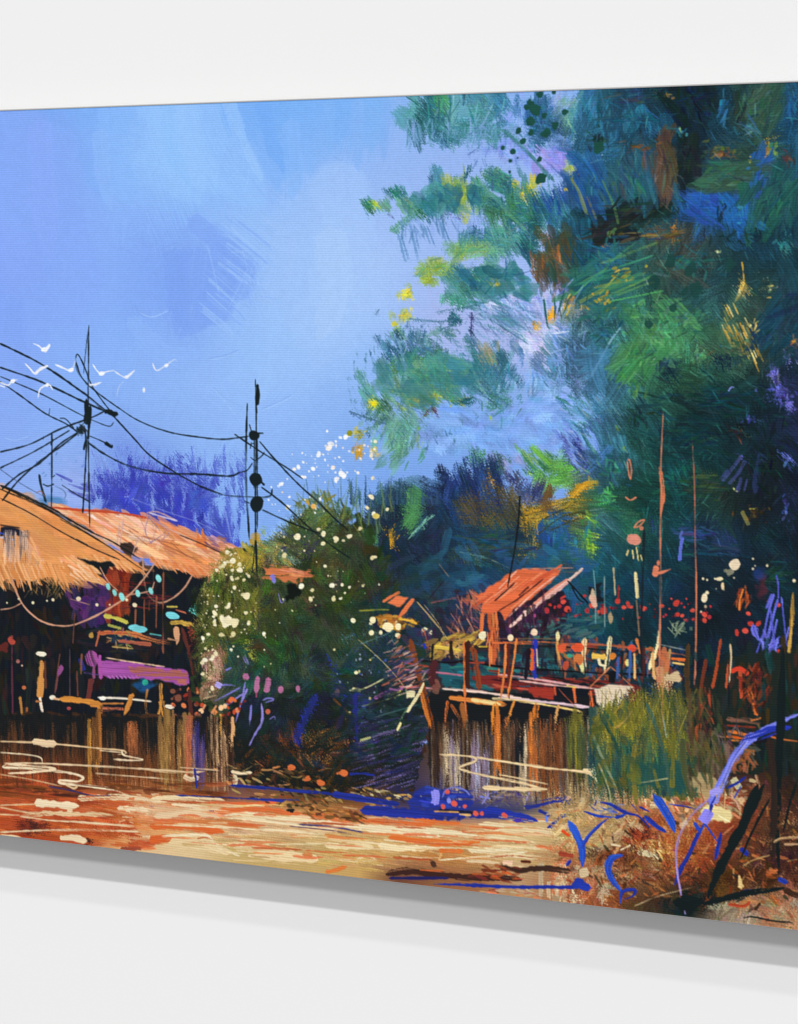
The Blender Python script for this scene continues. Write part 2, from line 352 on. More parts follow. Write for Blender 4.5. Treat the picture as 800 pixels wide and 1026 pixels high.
m = inpoly(np.array(PP, float), PX[s_]+(noise_at(b, .5, 9, NL)-.5)*36, PY[s_]+(noise_at(b, .5, 50, NL)-.5)*36)[..., None]
IMG[s_] = np.where(m, tree(PX[s_], PY[s_]), IMG[s_]); SEG[s_][m[..., 0]] = cur[0]
# --- loose foliage, left side of the crown
GAUSS[0] = 1
REC = []
def LR(*a_, **k_): REC.append(('L', a_, k_)); L(*a_, **k_)
def tuft(cx, cy, rx, ry, k, pal, ang=90, sp=25, ln=(8, 22), w=(2, 6), dry=.45, a=.85, rot=0):
    REC.append(('T', (cx, cy, rx, ry, k, pal, ang, sp, ln, w, a, rot), cur[0]))
    big_ = (w[0]*1.9, w[1]*2.1) if w[1] > 2.6 else w
    D((cx, cy, rx, ry, rot), int(k*.55)+2, ln, big_, pal, ang=ang, sp=sp, dry=dry*1.15, a=a)
    D((cx, cy, rx*1.0, ry*1.0, rot), int(k*.6), (ln[0]*.6, ln[1]*.9), (.8, 1.9), pal, ang=ang, sp=sp*1.3, dry=.3, a=a*.9, jit=.14)
tuft(450, 118, 36, 24, 130, T, 85, 20, (14, 34), (5, 12), .35)
tuft(432, 100, 18, 12, 30, ['2a6a80', '1f5a77', '357a6a'], 85, 15)
tuft(444, 104, 8, 12, 14, ['4c9a6a', '3e8a72'], 88, 10); tuft(455, 96, 8, 8, 10, ['57a098', '7cb0c0'], 88, 10)
tuft(480, 112, 28, 18, 60, ['4f93a0', '5a9aa8', '3c8285', '6aa4ba'], 95, 25, (12, 28), (4, 9), .4)
tuft(503, 112, 14, 22, 40, ['2f6e8a', '3a7aa0', '4a86b0'], 100, 20)
tuft(520, 108, 12, 22, 30, ['6d94d8', '88a8ea', '4a82b4'], 100, 25)
tuft(540, 120, 18, 28, 90, ['2a5a8a', '2c6a88', '1f5a77', '34709a', '3a6a9a'], 92, 20, (10, 24), (3, 8), .3)
tuft(560, 100, 10, 14, 24, ['86a4ee', '93b2f0'], 85, 15); tuft(572, 120, 8, 22, 26, ['6aa08a', '7fae8e', '4a90a0'], 80, 15)
tuft(595, 110, 24, 26, 80, ['2f6e95', '3a7a98', '35789a', '2a6a8a'], 90, 18, (12, 30), (4, 9), .3)
for i in range(130): # feathered lower edge
    x = R.uniform(408, 520); y = 132+R.uniform(-4, 14)+(x-408)*.02
    LR([x, y-12, x+R.normal(0, 3), y+R.uniform(0, 6)], R.uniform(.8, 2), R.choice(['3c8285', '4a8aa0', '6a9cc0', '8aaae6']), dry=.5, a=.7)
for i in range(90): # scratchy sky bits re-entering
    x, y = R.uniform(470, 560), R.uniform(125, 175)
    LR([x, y, x+R.uniform(-9, 9), y+R.uniform(4, 12)], R.uniform(.7, 1.6), R.choice(['3a5a90', '5a80b4', '96b0f0', '8aa8ee']), dry=.4, a=.6)
# branch level 2: y 190-260
tuft(371, 206, 8, 7, 26, ['2f7a6a', '1f6a5a', '3e8a5c', '4a9a62'], 60, 35, (5, 11), (2, 5), .25)
tuft(376, 205, 5, 5, 10, ['a8c43a', 'd6d02f', '86b44a'], 80, 30, (4, 8), (2, 3), .25)
tuft(388, 206, 8, 8, 16, ['6aa0a0', '5a9a80'], 80, 20, (6, 14), (2, 4))
tuft(398, 194, 9, 6, 26, ['1f6a6a', '2a7a6a', '2a6a80'], 40, 40, (5, 11), (2, 5), .25)
tuft(412, 206, 14, 12, 36, ['4f8f90', '6a9ca8', '3a7a88', '5c9a6e'], 75, 30, (8, 18), (2, 5), .45)
tuft(421, 214, 7, 5, 12, ['2f7a52', '246a4a'], 45, 30, (5, 10), (2, 4), .3)
tuft(444, 196, 16, 18, 90, ['2f6a86', '3a7a90', '2a6278', '4a8a98'], 85, 30, (8, 22), (3, 7), .35)
tuft(463, 196, 14, 18, 60, ['7fa050', '9aae46', '6a9a5a', '8aa84c', 'b0b43a'], 82, 25, (8, 22), (3, 6), .4)
tuft(478, 196, 12, 16, 40, ['4f9486', '5a9a80', '4a8a90'], 80, 28, (8, 20), (3, 6), .4)
for q, c in (([391, 232, 412, 214, 430, 198], '5aa084'), ([395, 234, 420, 212], '4a9078'), ([470, 176, 500, 200, 525, 222], '4a9080'), ([486, 178, 510, 198, 530, 216], '3a8078'), ([500, 128, 524, 146, 550, 178], '3c8a84'), ([505, 130, 540, 164, 556, 182], '2e6a6a'), ([480, 182, 515, 218, 528, 232], '6aa898')):
    LR(q, 3.6, c, dry=.3, a=.9)
LR([465, 180, 468, 172, 473, 165], 3, '1f5a6a', dry=.2); LR([440, 217, 466, 217], 1.2, '4a4080'); LR([388, 214, 394, 217], 1.3, '3a3a70')
for q in ([399, 234, 406, 262], [411, 224, 420, 264], [425, 226, 431, 244], [440, 222, 446, 240]):
    LR(q, 3, '5f8fc0', dry=.55, a=.7); LR([q[0]+3, q[1]]+[q[2]+4, q[3]], 1.2, '4a7aa8', dry=.5, a=.7)
for i in range(110):
    x, y = R.uniform(400, 500), R.uniform(214, 240); LR([x, y-8, x+R.normal(2, 3), y+R.uniform(0, 8)], R.uniform(.7, 1.8), R.choice(['5a86b8', '7fa0e0', '4a7aa0', '90aeea']), dry=.5, a=.6)
tuft(500, 182, 22, 14, 70, ['3a7a80', '2f6e7e', '3c8a74', '4a8a60'], 50, 25, (8, 20), (2, 6), .35)
for x, y, r in ((516, 183, 4), (531, 187, 5), (537, 181, 4), (524, 193, 3), (572, 168, 4), (568, 190, 5)):
    tuft(x, y, r, r, 6, ['d8c030', 'c9b83a', 'a8b03c'], 60, 30, (5, 9), (2, 4), .2)
tuft(515, 150, 18, 14, 40, ['7f97ec', '8fa6ee', '7a92e6'], 30, 25, (8, 20), (3, 7), .3)
tuft(555, 160, 16, 12, 50, ['8090ec', '93a4f0', '9a8ce0'], 15, 25, (8, 20), (3, 7), .25)
tuft(525, 210, 30, 18, 130, T+G, 35, 30, (10, 24), (3, 8), .35)
tuft(560, 210, 24, 26, 90, BL+T, 65, 25, (12, 28), (3, 8), .3)
tuft(480, 236, 16, 8, 40, ['3a6090', '4a7aa8', '5a8ab4', '2f5a86'], 30, 30, (6, 14), (2, 4), .4)
tuft(505, 240, 26, 16, 120, ['4a8a90', '3c7e80', '5a9a8c', '3a7a90'], 25, 25, (10, 26), (3, 8), .35)
tuft(470, 250, 24, 8, 50, ['7fb07a', '8fae4a', '6aa47a', '5a9a80'], 160, 15, (10, 24), (2, 6), .4)
tuft(440, 268, 22, 8, 46, ['6a9a5c', '8fae4a', '5a9a7a', 'a4b440'], 158, 12, (10, 24), (2, 5), .4)
tuft(408, 294, 9, 6, 22, ['c9c83a', 'e0d84a', '9ab04a'], 165, 20, (4, 9), (2, 4), .25)
tuft(404, 316, 9, 6, 20, ['c9c83a', 'dcd050', '9ab060'], 150, 25, (4, 9), (2, 4), .25)
tuft(395, 325, 3, 2, 5, ['c9c83a'], 150, 15, (4, 6), (2, 3), .2); tuft(428, 280, 10, 5, 14, ['86a84a', 'a4b440'], 165, 15, (5, 12), (2, 4), .3)
tuft(480, 285, 34, 18, 140, ['3c7e72', '4a8a80', '2f6e6a', '5a9a8c', '3a7aa0'], 18, 25, (12, 28), (3, 8), .38)
tuft(496, 286, 14, 6, 14, ['b0b03c', 'a09a3a', '7f9a3e'], 20, 20, (6, 14), (2, 4), .35)
tuft(458, 300, 10, 5, 20, ['3f8a7a', '4a9a80'], 10, 25, (6, 14), (3, 6), .3); tuft(457, 320, 8, 5, 14, ['1f5a6a', '2a6a78'], 5, 25, (5, 12), (3, 6), .25)
tuft(530, 305, 40, 30, 220, LV+SK, 35, 30, (8, 26), (2, 7), .4, .75)
tuft(545, 335, 34, 26, 170, LV+['9fb0e6', 'c4c8ee'], 45, 30, (8, 26), (2, 7), .4, .75)
tuft(510, 320, 34, 26, 170, ['4a7a98', '5a88a8', '3f6e88', '6a94b8'], 28, 14, (10, 30), (.8, 2.2), .45, .75)
tuft(565, 290, 10, 16, 34, ['9a9ae0', '7a80cc', '5a5aa8'], 130, 20, (6, 16), (1, 3), .4)
for q in ([436, 313, 470, 307, 510, 296], [408, 319, 440, 322, 462, 318], [440, 331, 500, 306], [500, 325, 530, 345], [380, 310, 376, 316]):
    LR(q, 1.1, '3a6a80', dry=.2, a=.8)
LR([473, 312, 472, 338], 2, '3a3070'); LR([470, 330, 476, 336], 1.5, '2a4060')
# trunk-ish greens around 540-600, 200-330
tuft(548, 262, 16, 20, 110, ['5c4a30', '7a5030', '6a5a3c', '8a5a30', '2a5a60'], 80, 15, (8, 20), (2, 5), .4)
tuft(560, 255, 6, 12, 20, ['a06030', '9a5a3a'], 88, 8, (8, 20), (1, 3), .4)
tuft(533, 245, 10, 20, 50, ['1f5a6a', '2f6e6a', '1a4f66'], 80, 15, (8, 20), (2, 5), .3)
tuft(578, 255, 14, 30, 100, ['123f58', '1a4f6a', '205a80', '0f3a50'], 80, 15, (10, 24), (3, 7), .3)
tuft(604, 260, 26, 26, 120, ['245e80', '2a6a7a', '1f5672', '2a6a60'], 60, 25, (10, 26), (3, 7), .3)
for k in range(26):
    x, y = R.uniform(575, 620), R.uniform(262, 305); LR([x, y, x+R.uniform(18, 60), y-R.uniform(8, 26)], R.uniform(1.5, 4), R.choice(['3a8a6a', '4a9a5c', '6a9a50', '2a6a70', 'a0a040']), dry=.5)
tuft(628, 276, 24, 14, 60, ['a8983a', 'b08a30', '6a8a40', '8a9a40'], 160, 10, (4, 12), (1, 2.4), .4)
tuft(605, 300, 20, 12, 70, ['b89a30', 'c98f22', '6a8a4a', '3a7060'], 150, 50, (3, 9), (1, 2.6), .35)
tuft(570, 310, 6, 8, 14, ['e8a82a', 'f0b030'], 100, 20, (6, 14), (2, 5), .25); tuft(552, 316, 4, 6, 8, ['f0a020', 'e89a20'], 100, 12, (6, 12), (2, 4), .2)
tuft(576, 298, 6, 10, 14, ['d8a030', 'b08a40'], 120, 20, (5, 10), (2, 4), .3); tuft(588, 308, 6, 6, 10, ['e0a028', 'c98f22'], 100, 20, (5, 10), (2, 3), .3)
tuft(537, 328, 3, 5, 7, ['e0a83a', 'd8a850'], 110, 15, (4, 8), (1.5, 3), .3)
for q in ([545, 300, 547, 316, 549, 328], [556, 300, 556, 320], [566, 290, 560, 312], [573, 295, 563, 318]): LR(q, 1.5, '1f5a50', dry=.2)
LR([585, 285, 570, 310, 552, 328, 548, 345], 2.6, '7fa8c8', dry=.35); LR([585, 287, 583, 300], 1.6, '8ab0a0', dry=.3)
tuft(576, 350, 24, 20, 110, ['4f7fb8', '5f8ac4', '3f6ea0', '6a94d0'], 80, 25, (8, 22), (2, 6), .4)
tuft(560, 372, 34, 20, 150, ['5a86b8', '4a7a9a', '7aa0dc', '3f7890'], 85, 25, (8, 22), (2, 6), .4)
tuft(605, 335, 20, 18, 90, ['1f5060', '2a6070', '184a58', '2a5a80'], 60, 35, (6, 16), (2, 5), .35)
LR([592, 378, 604, 356, 616, 334], 3, '6a98c4', dry=.4); LR([610, 345, 622, 328], 2, '7aa8b8', dry=.4)
# mid tuft group 360..550, 330..450
tuft(425, 375, 48, 34, 330, ['4a8a80', '3c7e72', '5a9a84', '3a7a88', '2f6e7e'], 60, 35, (8, 24), (2, 7), .42)
tuft(405, 352, 26, 16, 90, ['2a5a80', '1f4a6a', '3a6a88', '7aa0d0'], 55, 35, (4, 12), (1, 3), .4)
tuft(440, 378, 38, 20, 110, ['5a9a70', '6aa478', '4a8a66'], 50, 35, (8, 22), (2, 6), .38)
tuft(432, 362, 22, 6, 24, ['4a8a60', '6aa480'], 5, 12, (12, 26), (3, 6), .35)
tuft(428, 400, 34, 14, 80, ['8a9a40', 'a0a43a', '5a8a4a', '7a9a3a', 'c0b438'], 65, 40, (4, 11), (1.5, 3.5), .35)
tuft(385, 410, 20, 22, 120, ['3a6a4a', '2a5a50', '5a8a6a', '4a7a5a', '6a9a8a'], 60, 35, (5, 14), (1.5, 4), .4)
tuft(376, 404, 5, 3, 8, ['d8d82a', 'e8e03a'], 0, 40, (4, 7), (2, 3), .2)
tuft(400, 440, 22, 24, 120, ['5a9a78', '6aa088', '4a8a70', '7aa8b0'], 115, 15, (8, 24), (2, 5), .45)
tuft(360, 436, 8, 7, 18, ['a89a2a', '7a8a3a', 'c0aa30'], 60, 35, (4, 9), (2, 4), .3)
tuft(359, 452, 6, 7, 18, ['c89020', 'b89a40', 'd8a840'], 80, 35, (4, 8), (2, 4), .25)
tuft(375, 452, 6, 8, 14, ['c8b04a', 'a8a050', 'd8c890'], 80, 30, (3, 7), (1.5, 3), .3)
tuft(490, 370, 30, 24, 150, ['3a7890', '2f6e80', '4a8a9a', '3a6a8a'], 75, 25, (8, 22), (2, 6), .4)
tuft(490, 355, 10, 14, 24, ['9a9a80', 'a89a70', '7a8a70'], 85, 15, (6, 14), (1.5, 3.5), .4)
tuft(502, 408, 16, 18, 80, ['3a8070', '4a8a6a', '3a7a90', '2f6e6e'], 85, 20, (6, 18), (2, 5), .4)
tuft(492, 420, 3, 8, 8, ['a0b83a', 'c0c84a'], 88, 10, (4, 8), (1.5, 3), .25); tuft(470, 402, 6, 4, 14, ['2a6a78', '1f5a6a'], 80, 30, (4, 9), (2, 5), .25)
tuft(418, 440, 4, 10, 14, ['8aa83a', '6a9a4a'], 100, 15, (4, 10), (1.2, 2.5), .3)
for i in range(260): # dark flecks round the rims
    a_ = R.rand()*6.283; r = R.uniform(.85, 1.25); x, y = 425+62*r*math.cos(a_), 385+52*r*math.sin(a_)
    LR([x, y, x+R.uniform(-2, 5), y+R.uniform(1, 7)], R.uniform(.7, 1.5), R.choice(['2f5a78', '4a7a8a', '3a6a80', '5a8aa0']), dry=.3, a=.6)
for q in ([425, 417, 431, 410, 436, 408], [433, 409, 437, 414], [436, 408, 438, 418]): LR(q, 1.5, '5a3040')
LR([350, 412, 372, 420, 388, 425], 1, '3a5a70', dry=.3); LR([380, 360, 400, 395, 420, 420], 3.5, '7fb0a0', dry=.45, a=.7); LR([400, 340, 406, 370, 408, 395], 3, '7aa8b8', dry=.4, a=.6)
LR([470, 360, 480, 385, 490, 398], 3, '7ab0a4', dry=.4, a=.7); LR([528, 350, 531, 375, 532, 396], 2.5, 'a0bce4', dry=.4, a=.8)
seg()
# sky window seen through the branches
D([(455, 405), (470, 415), (540, 400), (575, 395), (590, 425), (570, 450), (545, 455), (500, 450), (470, 448), (440, 452), (420, 430)], 170, (10, 30), (4, 11), ['7ca8ea', '80aaee', '78a4e6', '86b0f0'], ang=10, sp=25, dry=.3, a=.8)
D((575, 440, 24, 22), 70, (10, 26), (2, 6), ['7fa8ec', '6a90d4', '5a80c0', '86aaf0'], ang=65, sp=12, dry=.45)
D((540, 385, 50, 10), 60, (6, 18), (2, 5), ['84acee', '6a9ac8', '90b4f0'], ang=85, sp=20, dry=.5)
D((508, 462, 24, 10), 40, (6, 18), (2, 5), ['8a90c8', '9a96c4', '7f98d8'], ang=25, sp=12, dry=.45)
seg('painted_tree', 'blue and bright green bushes painted between the big tree and the cabin')
D([(560, 400), (600, 395), (625, 440), (610, 470), (590, 450)], 90, (8, 24), (1.5, 4), ['3a7a78', '4a8a84', '2f6e7e', '5a9ab0'], ang=50, sp=14, dry=.4)
D([(560, 445), (580, 440), (595, 470), (576, 476)], 40, (12, 28), (1.5, 4), ['3a4a90', '28306c', '5a6ab8', '7088d0'], ang=72, sp=6, dry=.4)
D([(520, 450), (560, 455), (575, 480), (545, 492), (530, 470)], 70, (12, 30), (2, 6), ['5a9a4a', '6aa84c', '3a7a50', '8ab85a'], ang=40, sp=12, dry=.35)
E(565, 470, 7, 15, '5aa04a', rag=.4, soft=.6); D((565, 470, 6, 14), 16, (6, 16), (2, 4), ['4a9040', '6ab050'], ang=88, sp=8)
D((490, 470, 20, 12), 80, (6, 18), (3, 7), ['28345c', '3a4a80', '1f2c50', '3a6a50', '2a4a80'], ang=20, sp=35, dry=.3)
D((478, 456, 10, 5), 24, (6, 14), (2, 4), ['4a8a60', '3a7a58', '2f5a60'], ang=-15, sp=20, dry=.3)
D([(440, 468), (500, 475), (505, 500), (450, 520), (430, 500)], 130, (8, 22), (3, 9), ['1f3a70', '26407a', '1a2f5c', '2a4a88', '182848'], ang=80, sp=30, dry=.25)
D([(505, 475), (550, 485), (545, 505), (508, 505)], 50, (8, 20), (3, 8), ['3a4878', '4a4a60', '2a3a6a', '5a6480'], ang=30, sp=25)
D([(372, 500), (430, 485), (450, 520), (440, 560), (370, 560)], 170, (8, 24), (3, 8), ['1a3048', '15283c', '203c58', '182c38', '223c48', '26304c'], ang=85, sp=18, dry=.28)
for i in range(60):
    x = R.uniform(352, 440); LR([x, 505, x+R.normal(0, 2), R.uniform(476, 496)], R.uniform(.8, 2.5), R.choice(['24405a', '2f5a6a', '34507a']), dry=.4, a=.8, ta=(0, .5))
LR([416, 488, 415, 505, 411, 530], 14, '4a8a50', dry=.35); D((416, 505, 8, 18), 26, (6, 16), (2, 5), ['5a9a5a', '3a7a4a', '4a8a64'], ang=85, sp=12)
LR([374, 533, 377, 545], 7, '4a8a58', dry=.35); LR([391, 530, 394, 546], 4.6, 'c08a20', dry=.25, col2='e0b030')
LR([412, 536, 424, 524, 435, 516], 1.6, '7ab8a0', dry=.3); LR([422, 525, 426, 530], 1.2, '6aa890')
# gold and brown facets
D([(462, 500), (505, 488), (520, 500), (520, 525), (462, 535)], 90, (10, 26), (2, 5), ['6a5424', '7a6028', '4a4430', '5a5030', '3a4a58'], ang=3, sp=8, dry=.35)
D([(488, 478), (498, 480), (494, 492), (480, 492)], 14, (4, 10), (1.5, 3), ['b88a2a', '7a6030'], ang=40, sp=30)
D([(524, 505), (585, 500), (584, 520), (522, 532)], 120, (8, 22), (1.5, 4), ['c99a28', 'a5802a', '7a6a30', 'd8a830', '5a6030'], ang=148, sp=10, dry=.35)
D([(524, 505), (540, 520), (536, 560), (520, 572)], 60, (6, 16), (1.5, 4), ['b08a2a', '7a6a2c', 'c0982c', '4a5030'], ang=95, sp=15, dry=.35)
LR([545, 512, 548, 498, 552, 488], 8, '6a5030', dry=.3)
LR([572, 498, 582, 488, 592, 484], 6, 'e0a830', dry=.2, col2='c08a20'); LR([590, 484, 600, 484], 6, 'c09a30', dry=.35)
for q in ([540, 535, 560, 520, 585, 512], [545, 520, 570, 508], [550, 532, 584, 518]): LR(q, 1.8, '3a3c20', dry=.3)
LR([522, 497, 520, 520, 517, 545, 509, 587], 1.4, '1a2428', dry=.1)
tuft(610, 495, 14, 14, 60, ['4a9a58', '3a8a50', '5aaa60', '2a6a4a'], 60, 30, (5, 14), (3, 6), .3)
tuft(625, 448, 6, 5, 10, ['6aa85a', '5a9a50'], 40, 30, (5, 9), (3, 5), .25); tuft(620, 428, 5, 4, 8, ['7ab060', '5a9a50'], 40, 30, (4, 8), (2, 4), .25)
tuft(612, 470, 22, 20, 80, ['2a6e60', '1f5e54', '3a8068', '246058'], 60, 35, (5, 14), (2, 5), .35)
tuft(560, 540, 24, 26, 110, ['2a5a80', '1f4f90', '2a6a8a', '24508a'], 85, 15, (8, 22), (3, 7), .3)
tuft(588, 545, 8, 22, 50, ['5a9a3a', '8ab83a', '3a8050', 'a8c83a'], 88, 10, (5, 14), (2, 4), .3)
tuft(592, 520, 8, 8, 24, ['4a9048', '7aa83a', '2f7a4a'], 60, 25, (5, 12), (2, 4), .3)
tuft(490, 545, 40, 18, 120, ['2a4038', '1a3a50', '3a4a38', '1f4a6a', '15384a'], 175, 12, (12, 34), (2, 6), .3)
LR([460, 553, 490, 560, 520, 574], 2, '6a8070', dry=.3)
seg()
seg('painted_tree', 'tall teal and green tree painted over the right side'); SEGS.pop(); cur[0] = 2
# --- dense mass: strokes that pick up the mapped colour
big = [(600, 70), (1000, 50), (1000, 480), (640, 480), (600, 420), (570, 345), (560, 250), (575, 150), (590, 100)]
D(big, 1300, (14, 44), (6, 18), under=um, ang=60, sp=50, dry=.3, a=.8, jit=.1, bend=.08, j=.16)
D([(600, 480), (1000, 480), (1000, 720), (640, 720), (420, 700), (380, 640), (385, 560), (470, 560), (560, 560)], 650, (12, 40), (5, 15), under=um, ang=20, sp=50, dry=.3, a=.75, jit=.12, j=.16)
D(big, 1100, (4, 14), (.8, 2.2), under=lambda x, y: np.clip(um(x, y)*(R.choice([.6, 1.35, 1.6]) if um(x, y).mean() < .42 else 1), 0, 1), ang=50, sp=50, dry=.4, a=.6, jit=.15)
tuft(640, 98, 26, 10, 70, ['1f3c4c', '2a5060', '3a4038', '14384c'], 172, 10, (10, 30), (2, 5), .35)
tuft(668, 96, 7, 6, 14, ['a0763a', 'b08a50', '6a5a38'], 30, 40, (3, 8), (1.5, 3), .3)
tuft(640, 118, 40, 14, 80, ['1a4f6a', '1f5a7a', '144058'], 10, 20, (14, 34), (4, 9), .3)
tuft(696, 102, 22, 22, 170, ['0b222c', '0d2a34', '081c26', '0f3040'], 60, 50, (10, 26), (4, 10), .15, .9)
tuft(724, 108, 5, 16, 30, ['1d5f88', '2a7098', '1a5278'], 105, 10, (10, 24), (3, 6), .25)
tuft(741, 104, 7, 18, 40, ['1c3028', '263a2c', '142a28'], 110, 12, (10, 24), (3, 6), .3)
tuft(762, 106, 18, 22, 110, ['27493f', '2f5548', '3a5a50', '24463f'], 120, 30, (6, 18), (2, 5), .35)
tuft(792, 110, 9, 26, 50, ['1f5580', '1b5a80', '20608a'], 95, 10, (10, 26), (4, 8), .25)
tuft(755, 130, 20, 12, 50, ['3a7488', '2a6078', '4a8a98'], 40, 12, (8, 24), (1.5, 4), .4)
tuft(600, 140, 12, 12, 60, ['10302c', '1a3c2c', '0f2a30'], 40, 45, (5, 14), (3, 7), .2)
tuft(640, 145, 30, 6, 60, ['6a4a30', '5a4030', '7a5030', '2a4a50'], 168, 10, (5, 14), (1.5, 4), .35)
tuft(645, 165, 12, 14, 24, ['5a4a40', '3a4f50'], 88, 10, (10, 24), (1.5, 3), .45)
tuft(614, 152, 10, 5, 16, ['2a6aa8', '2f70b0'], 170, 12, (8, 16), (3, 6), .3)
tuft(630, 180, 34, 26, 160, ['2a6070', '24586a', '3a6a58', '1f4f60', '2a5a78'], 75, 12, (14, 34), (3, 7), .32)
tuft(585, 190, 14, 20, 50, ['2a50a0', '24508a', '2a6a88', '1c4878'], 70, 15, (12, 26), (3, 7), .3)
LR([572, 178, 580, 192, 588, 214], 3.5, 'c9b82a', dry=.3, col2='8a9a30'); LR([588, 196, 598, 220], 2.5, 'a08a40', dry=.45); tuft(572, 168, 7, 6, 18, ['9ab4a0', 'c0cca0', '8aa84a'], 30, 40, (4, 9), (2, 4), .3)
LR([604, 180, 615, 205, 620, 225], 3, '6a9a4a', dry=.55)
E(583, 214, 5, 5, '123a34'); tuft(630, 212, 30, 8, 60, ['1a2c2c', '24342c', '0f2430'], 155, 12, (12, 34), (3, 6), .3)
tuft(668, 165, 9, 26, 60, ['4a4034', '5a4a38', '3a4038'], 88, 8, (10, 26), (2, 5), .4)
tuft(688, 160, 10, 26, 90, ['101e22', '16262a', '0c1a20'], 100, 15, (8, 22), (3, 7), .2)
E(712, 136, 6.5, 3, '2a5ac8'); tuft(683, 133, 8, 8, 26, ['3a9a9a', '2a80a0', '5ab0a0', '1f6a98'], 60, 50, (3, 8), (1.5, 3), .25); tuft(681, 131, 4, 4, 7, ['c0c86a', '8ac080'], 60, 50, (3, 5), (1, 2), .2)
tuft(720, 152, 26, 10, 90, ['5a5a2c', '4a5030', '6a6030', '34483c'], 165, 30, (5, 16), (1.5, 3.5), .35)
tuft(722, 155, 12, 4, 24, ['7a4a3a', '8a5a40', '5a3a34'], 170, 20, (4, 12), (1.5, 3), .3)
tuft(770, 148, 5, 12, 34, ['c08a20', '9a7a2a', 'd8a030', '6a6a30'], 95, 15, (4, 11), (1.5, 3), .3); tuft(776, 150, 6, 12, 24, ['5a8a4a', '7a9a4a', '3a7a50'], 85, 15, (5, 12), (1.5, 3), .35)
tuft(752, 160, 6, 5, 14, ['a09a3a', 'c0aa3a', '6a7a3a'], 60, 40, (3, 7), (1, 2), .3); tuft(790, 160, 6, 8, 20, ['5a3a30', '6a4434'], 80, 20, (5, 12), (2, 4), .3)
tuft(730, 175, 30, 14, 90, ['35604a', '3f6e54', '2a5a4c'], 170, 25, (8, 22), (2, 5), .35)
tuft(759, 176, 10, 12, 40, ['205aa0', '1f5094', '2460a8'], 120, 20, (5, 14), (3, 6), .25)
tuft(680, 205, 14, 12, 40, ['1f5288', '225a94', '1a4a78'], 60, 35, (6, 16), (3, 7), .28); tuft(708, 208, 14, 10, 40, ['2058a8', '1f50a0', '245a98'], 30, 40, (5, 14), (3, 6), .28)
tuft(724, 212, 4, 12, 24, ['0f2028', '142c34'], 85, 15, (6, 14), (2, 4), .2); tuft(742, 215, 12, 14, 40, ['2064a8', '1f5aa0', '2a78a0'], 70, 40, (5, 14), (2, 5), .3)
tuft(775, 205, 20, 20, 110, ['1a4c4c', '16444a', '245a50', '2a6a54'], 120, 18, (8, 22), (2, 4), .35)
tuft(676, 232, 10, 5, 24, ['b0742c', '8a5a2a', 'd09038'], 170, 25, (4, 10), (1.5, 3), .3); tuft(655, 236, 40, 10, 90, ['6a5030', '5a4c34', '8a6a38', '2a4a58'], 168, 14, (12, 34), (1, 3), .45)
tuft(600, 235, 30, 6, 40, ['241c20', '302420', '1a2a34'], 168, 12, (12, 28), (3, 6), .3); E(583, 237, 3, 2.4, 'e0803a'); E(587, 236, 1.5, 3, 'e8c050'); E(605, 245, 3, 2, 'b06a30')
tuft(612, 236, 6, 5, 16, ['5a8a50', '7a9a3a', 'a09040'], 85, 20, (5, 10), (1.5, 3), .3)
tuft(750, 235, 40, 10, 90, ['0f3038', '14383c', '0c2830'], 60, 45, (6, 18), (3, 6), .25); tuft(785, 245, 8, 8, 20, ['2a7a84', '3a8a8a'], 100, 20, (6, 12), (1.5, 3), .35)
tuft(719, 252, 6, 4, 14, ['b8c890', 'e0dca0', '8ab080'], 30, 50, (2, 5), (1, 2.5), .2)
tuft(690, 262, 40, 18, 130, ['24565e', '1f5058', '2a6060'], 10, 30, (8, 24), (3, 7), .3)
tuft(600, 320, 40, 20, 60, ['1f4f54', '2a5f60'], 60, 40, (6, 16), (2, 5), .35)
tuft(640, 305, 8, 5, 18, ['5aaa62', '6ab86a', '4a9a58'], 160, 15, (5, 12), (3, 6), .25); tuft(638, 318, 9, 4, 16, ['4a9a5a', '5aa85e'], 165, 10, (8, 14), (3, 5), .25)
tuft(660, 330, 30, 26, 240, ['4a8e5c', '3f7e54', '5aa066', '356e54', '4a946a'], 60, 50, (5, 16), (2, 5), .35)
tuft(685, 320, 26, 20, 150, ['3f7e5a', '34705a', '4a8a60', '2a6058'], 50, 50, (5, 14), (1.5, 4), .38)
tuft(650, 355, 20, 14, 90, ['3a7a4c', '4a8e58', '2a6450'], 130, 35, (5, 16), (2, 5), .35); tuft(703, 356, 14, 8, 50, ['4a8a5a', '5a9a68', '3a7a5a'], 130, 35, (3, 9), (1, 2.5), .3)
tuft(664, 366, 10, 10, 40, ['1c3c4c', '16344a', '24484c'], 100, 20, (6, 14), (3, 6), .25)
for x, y, rx, ry in ((672, 263, 6, 8), (692, 269, 5, 7), (656, 282, 5, 7), (697, 291, 6, 8), (686, 293, 3, 5), (732, 266, 5, 6), (650, 325, 4, 4), (675, 308, 4, 4)):
    E(x, y, rx, ry, '16403c', rot=.4, rag=.3)
for q in ([744, 262, 745, 272, 746, 282], ): LR(q, 2, 'b8963a', dry=.3)
LR([746, 282, 744, 292, 737, 302], 7, 'e0c060', dry=.2, ta=(.2, .5), col2='c09a40'); LR([741, 290, 741, 297], 3, 'fff0b8')
for k in range(60):
    t = R.rand(); x = 726+t*28+R.normal(0, 3); y = 318+t*28+R.normal(0, 8); l = R.uniform(5, 15)
    LR([x, y, x+l*.45, y+l], R.uniform(.8, 2.2), R.choice(['e0b850', 'c09030', 'f0d890', '9a7a30', '6a7a4a']), dry=.3, a=.9)
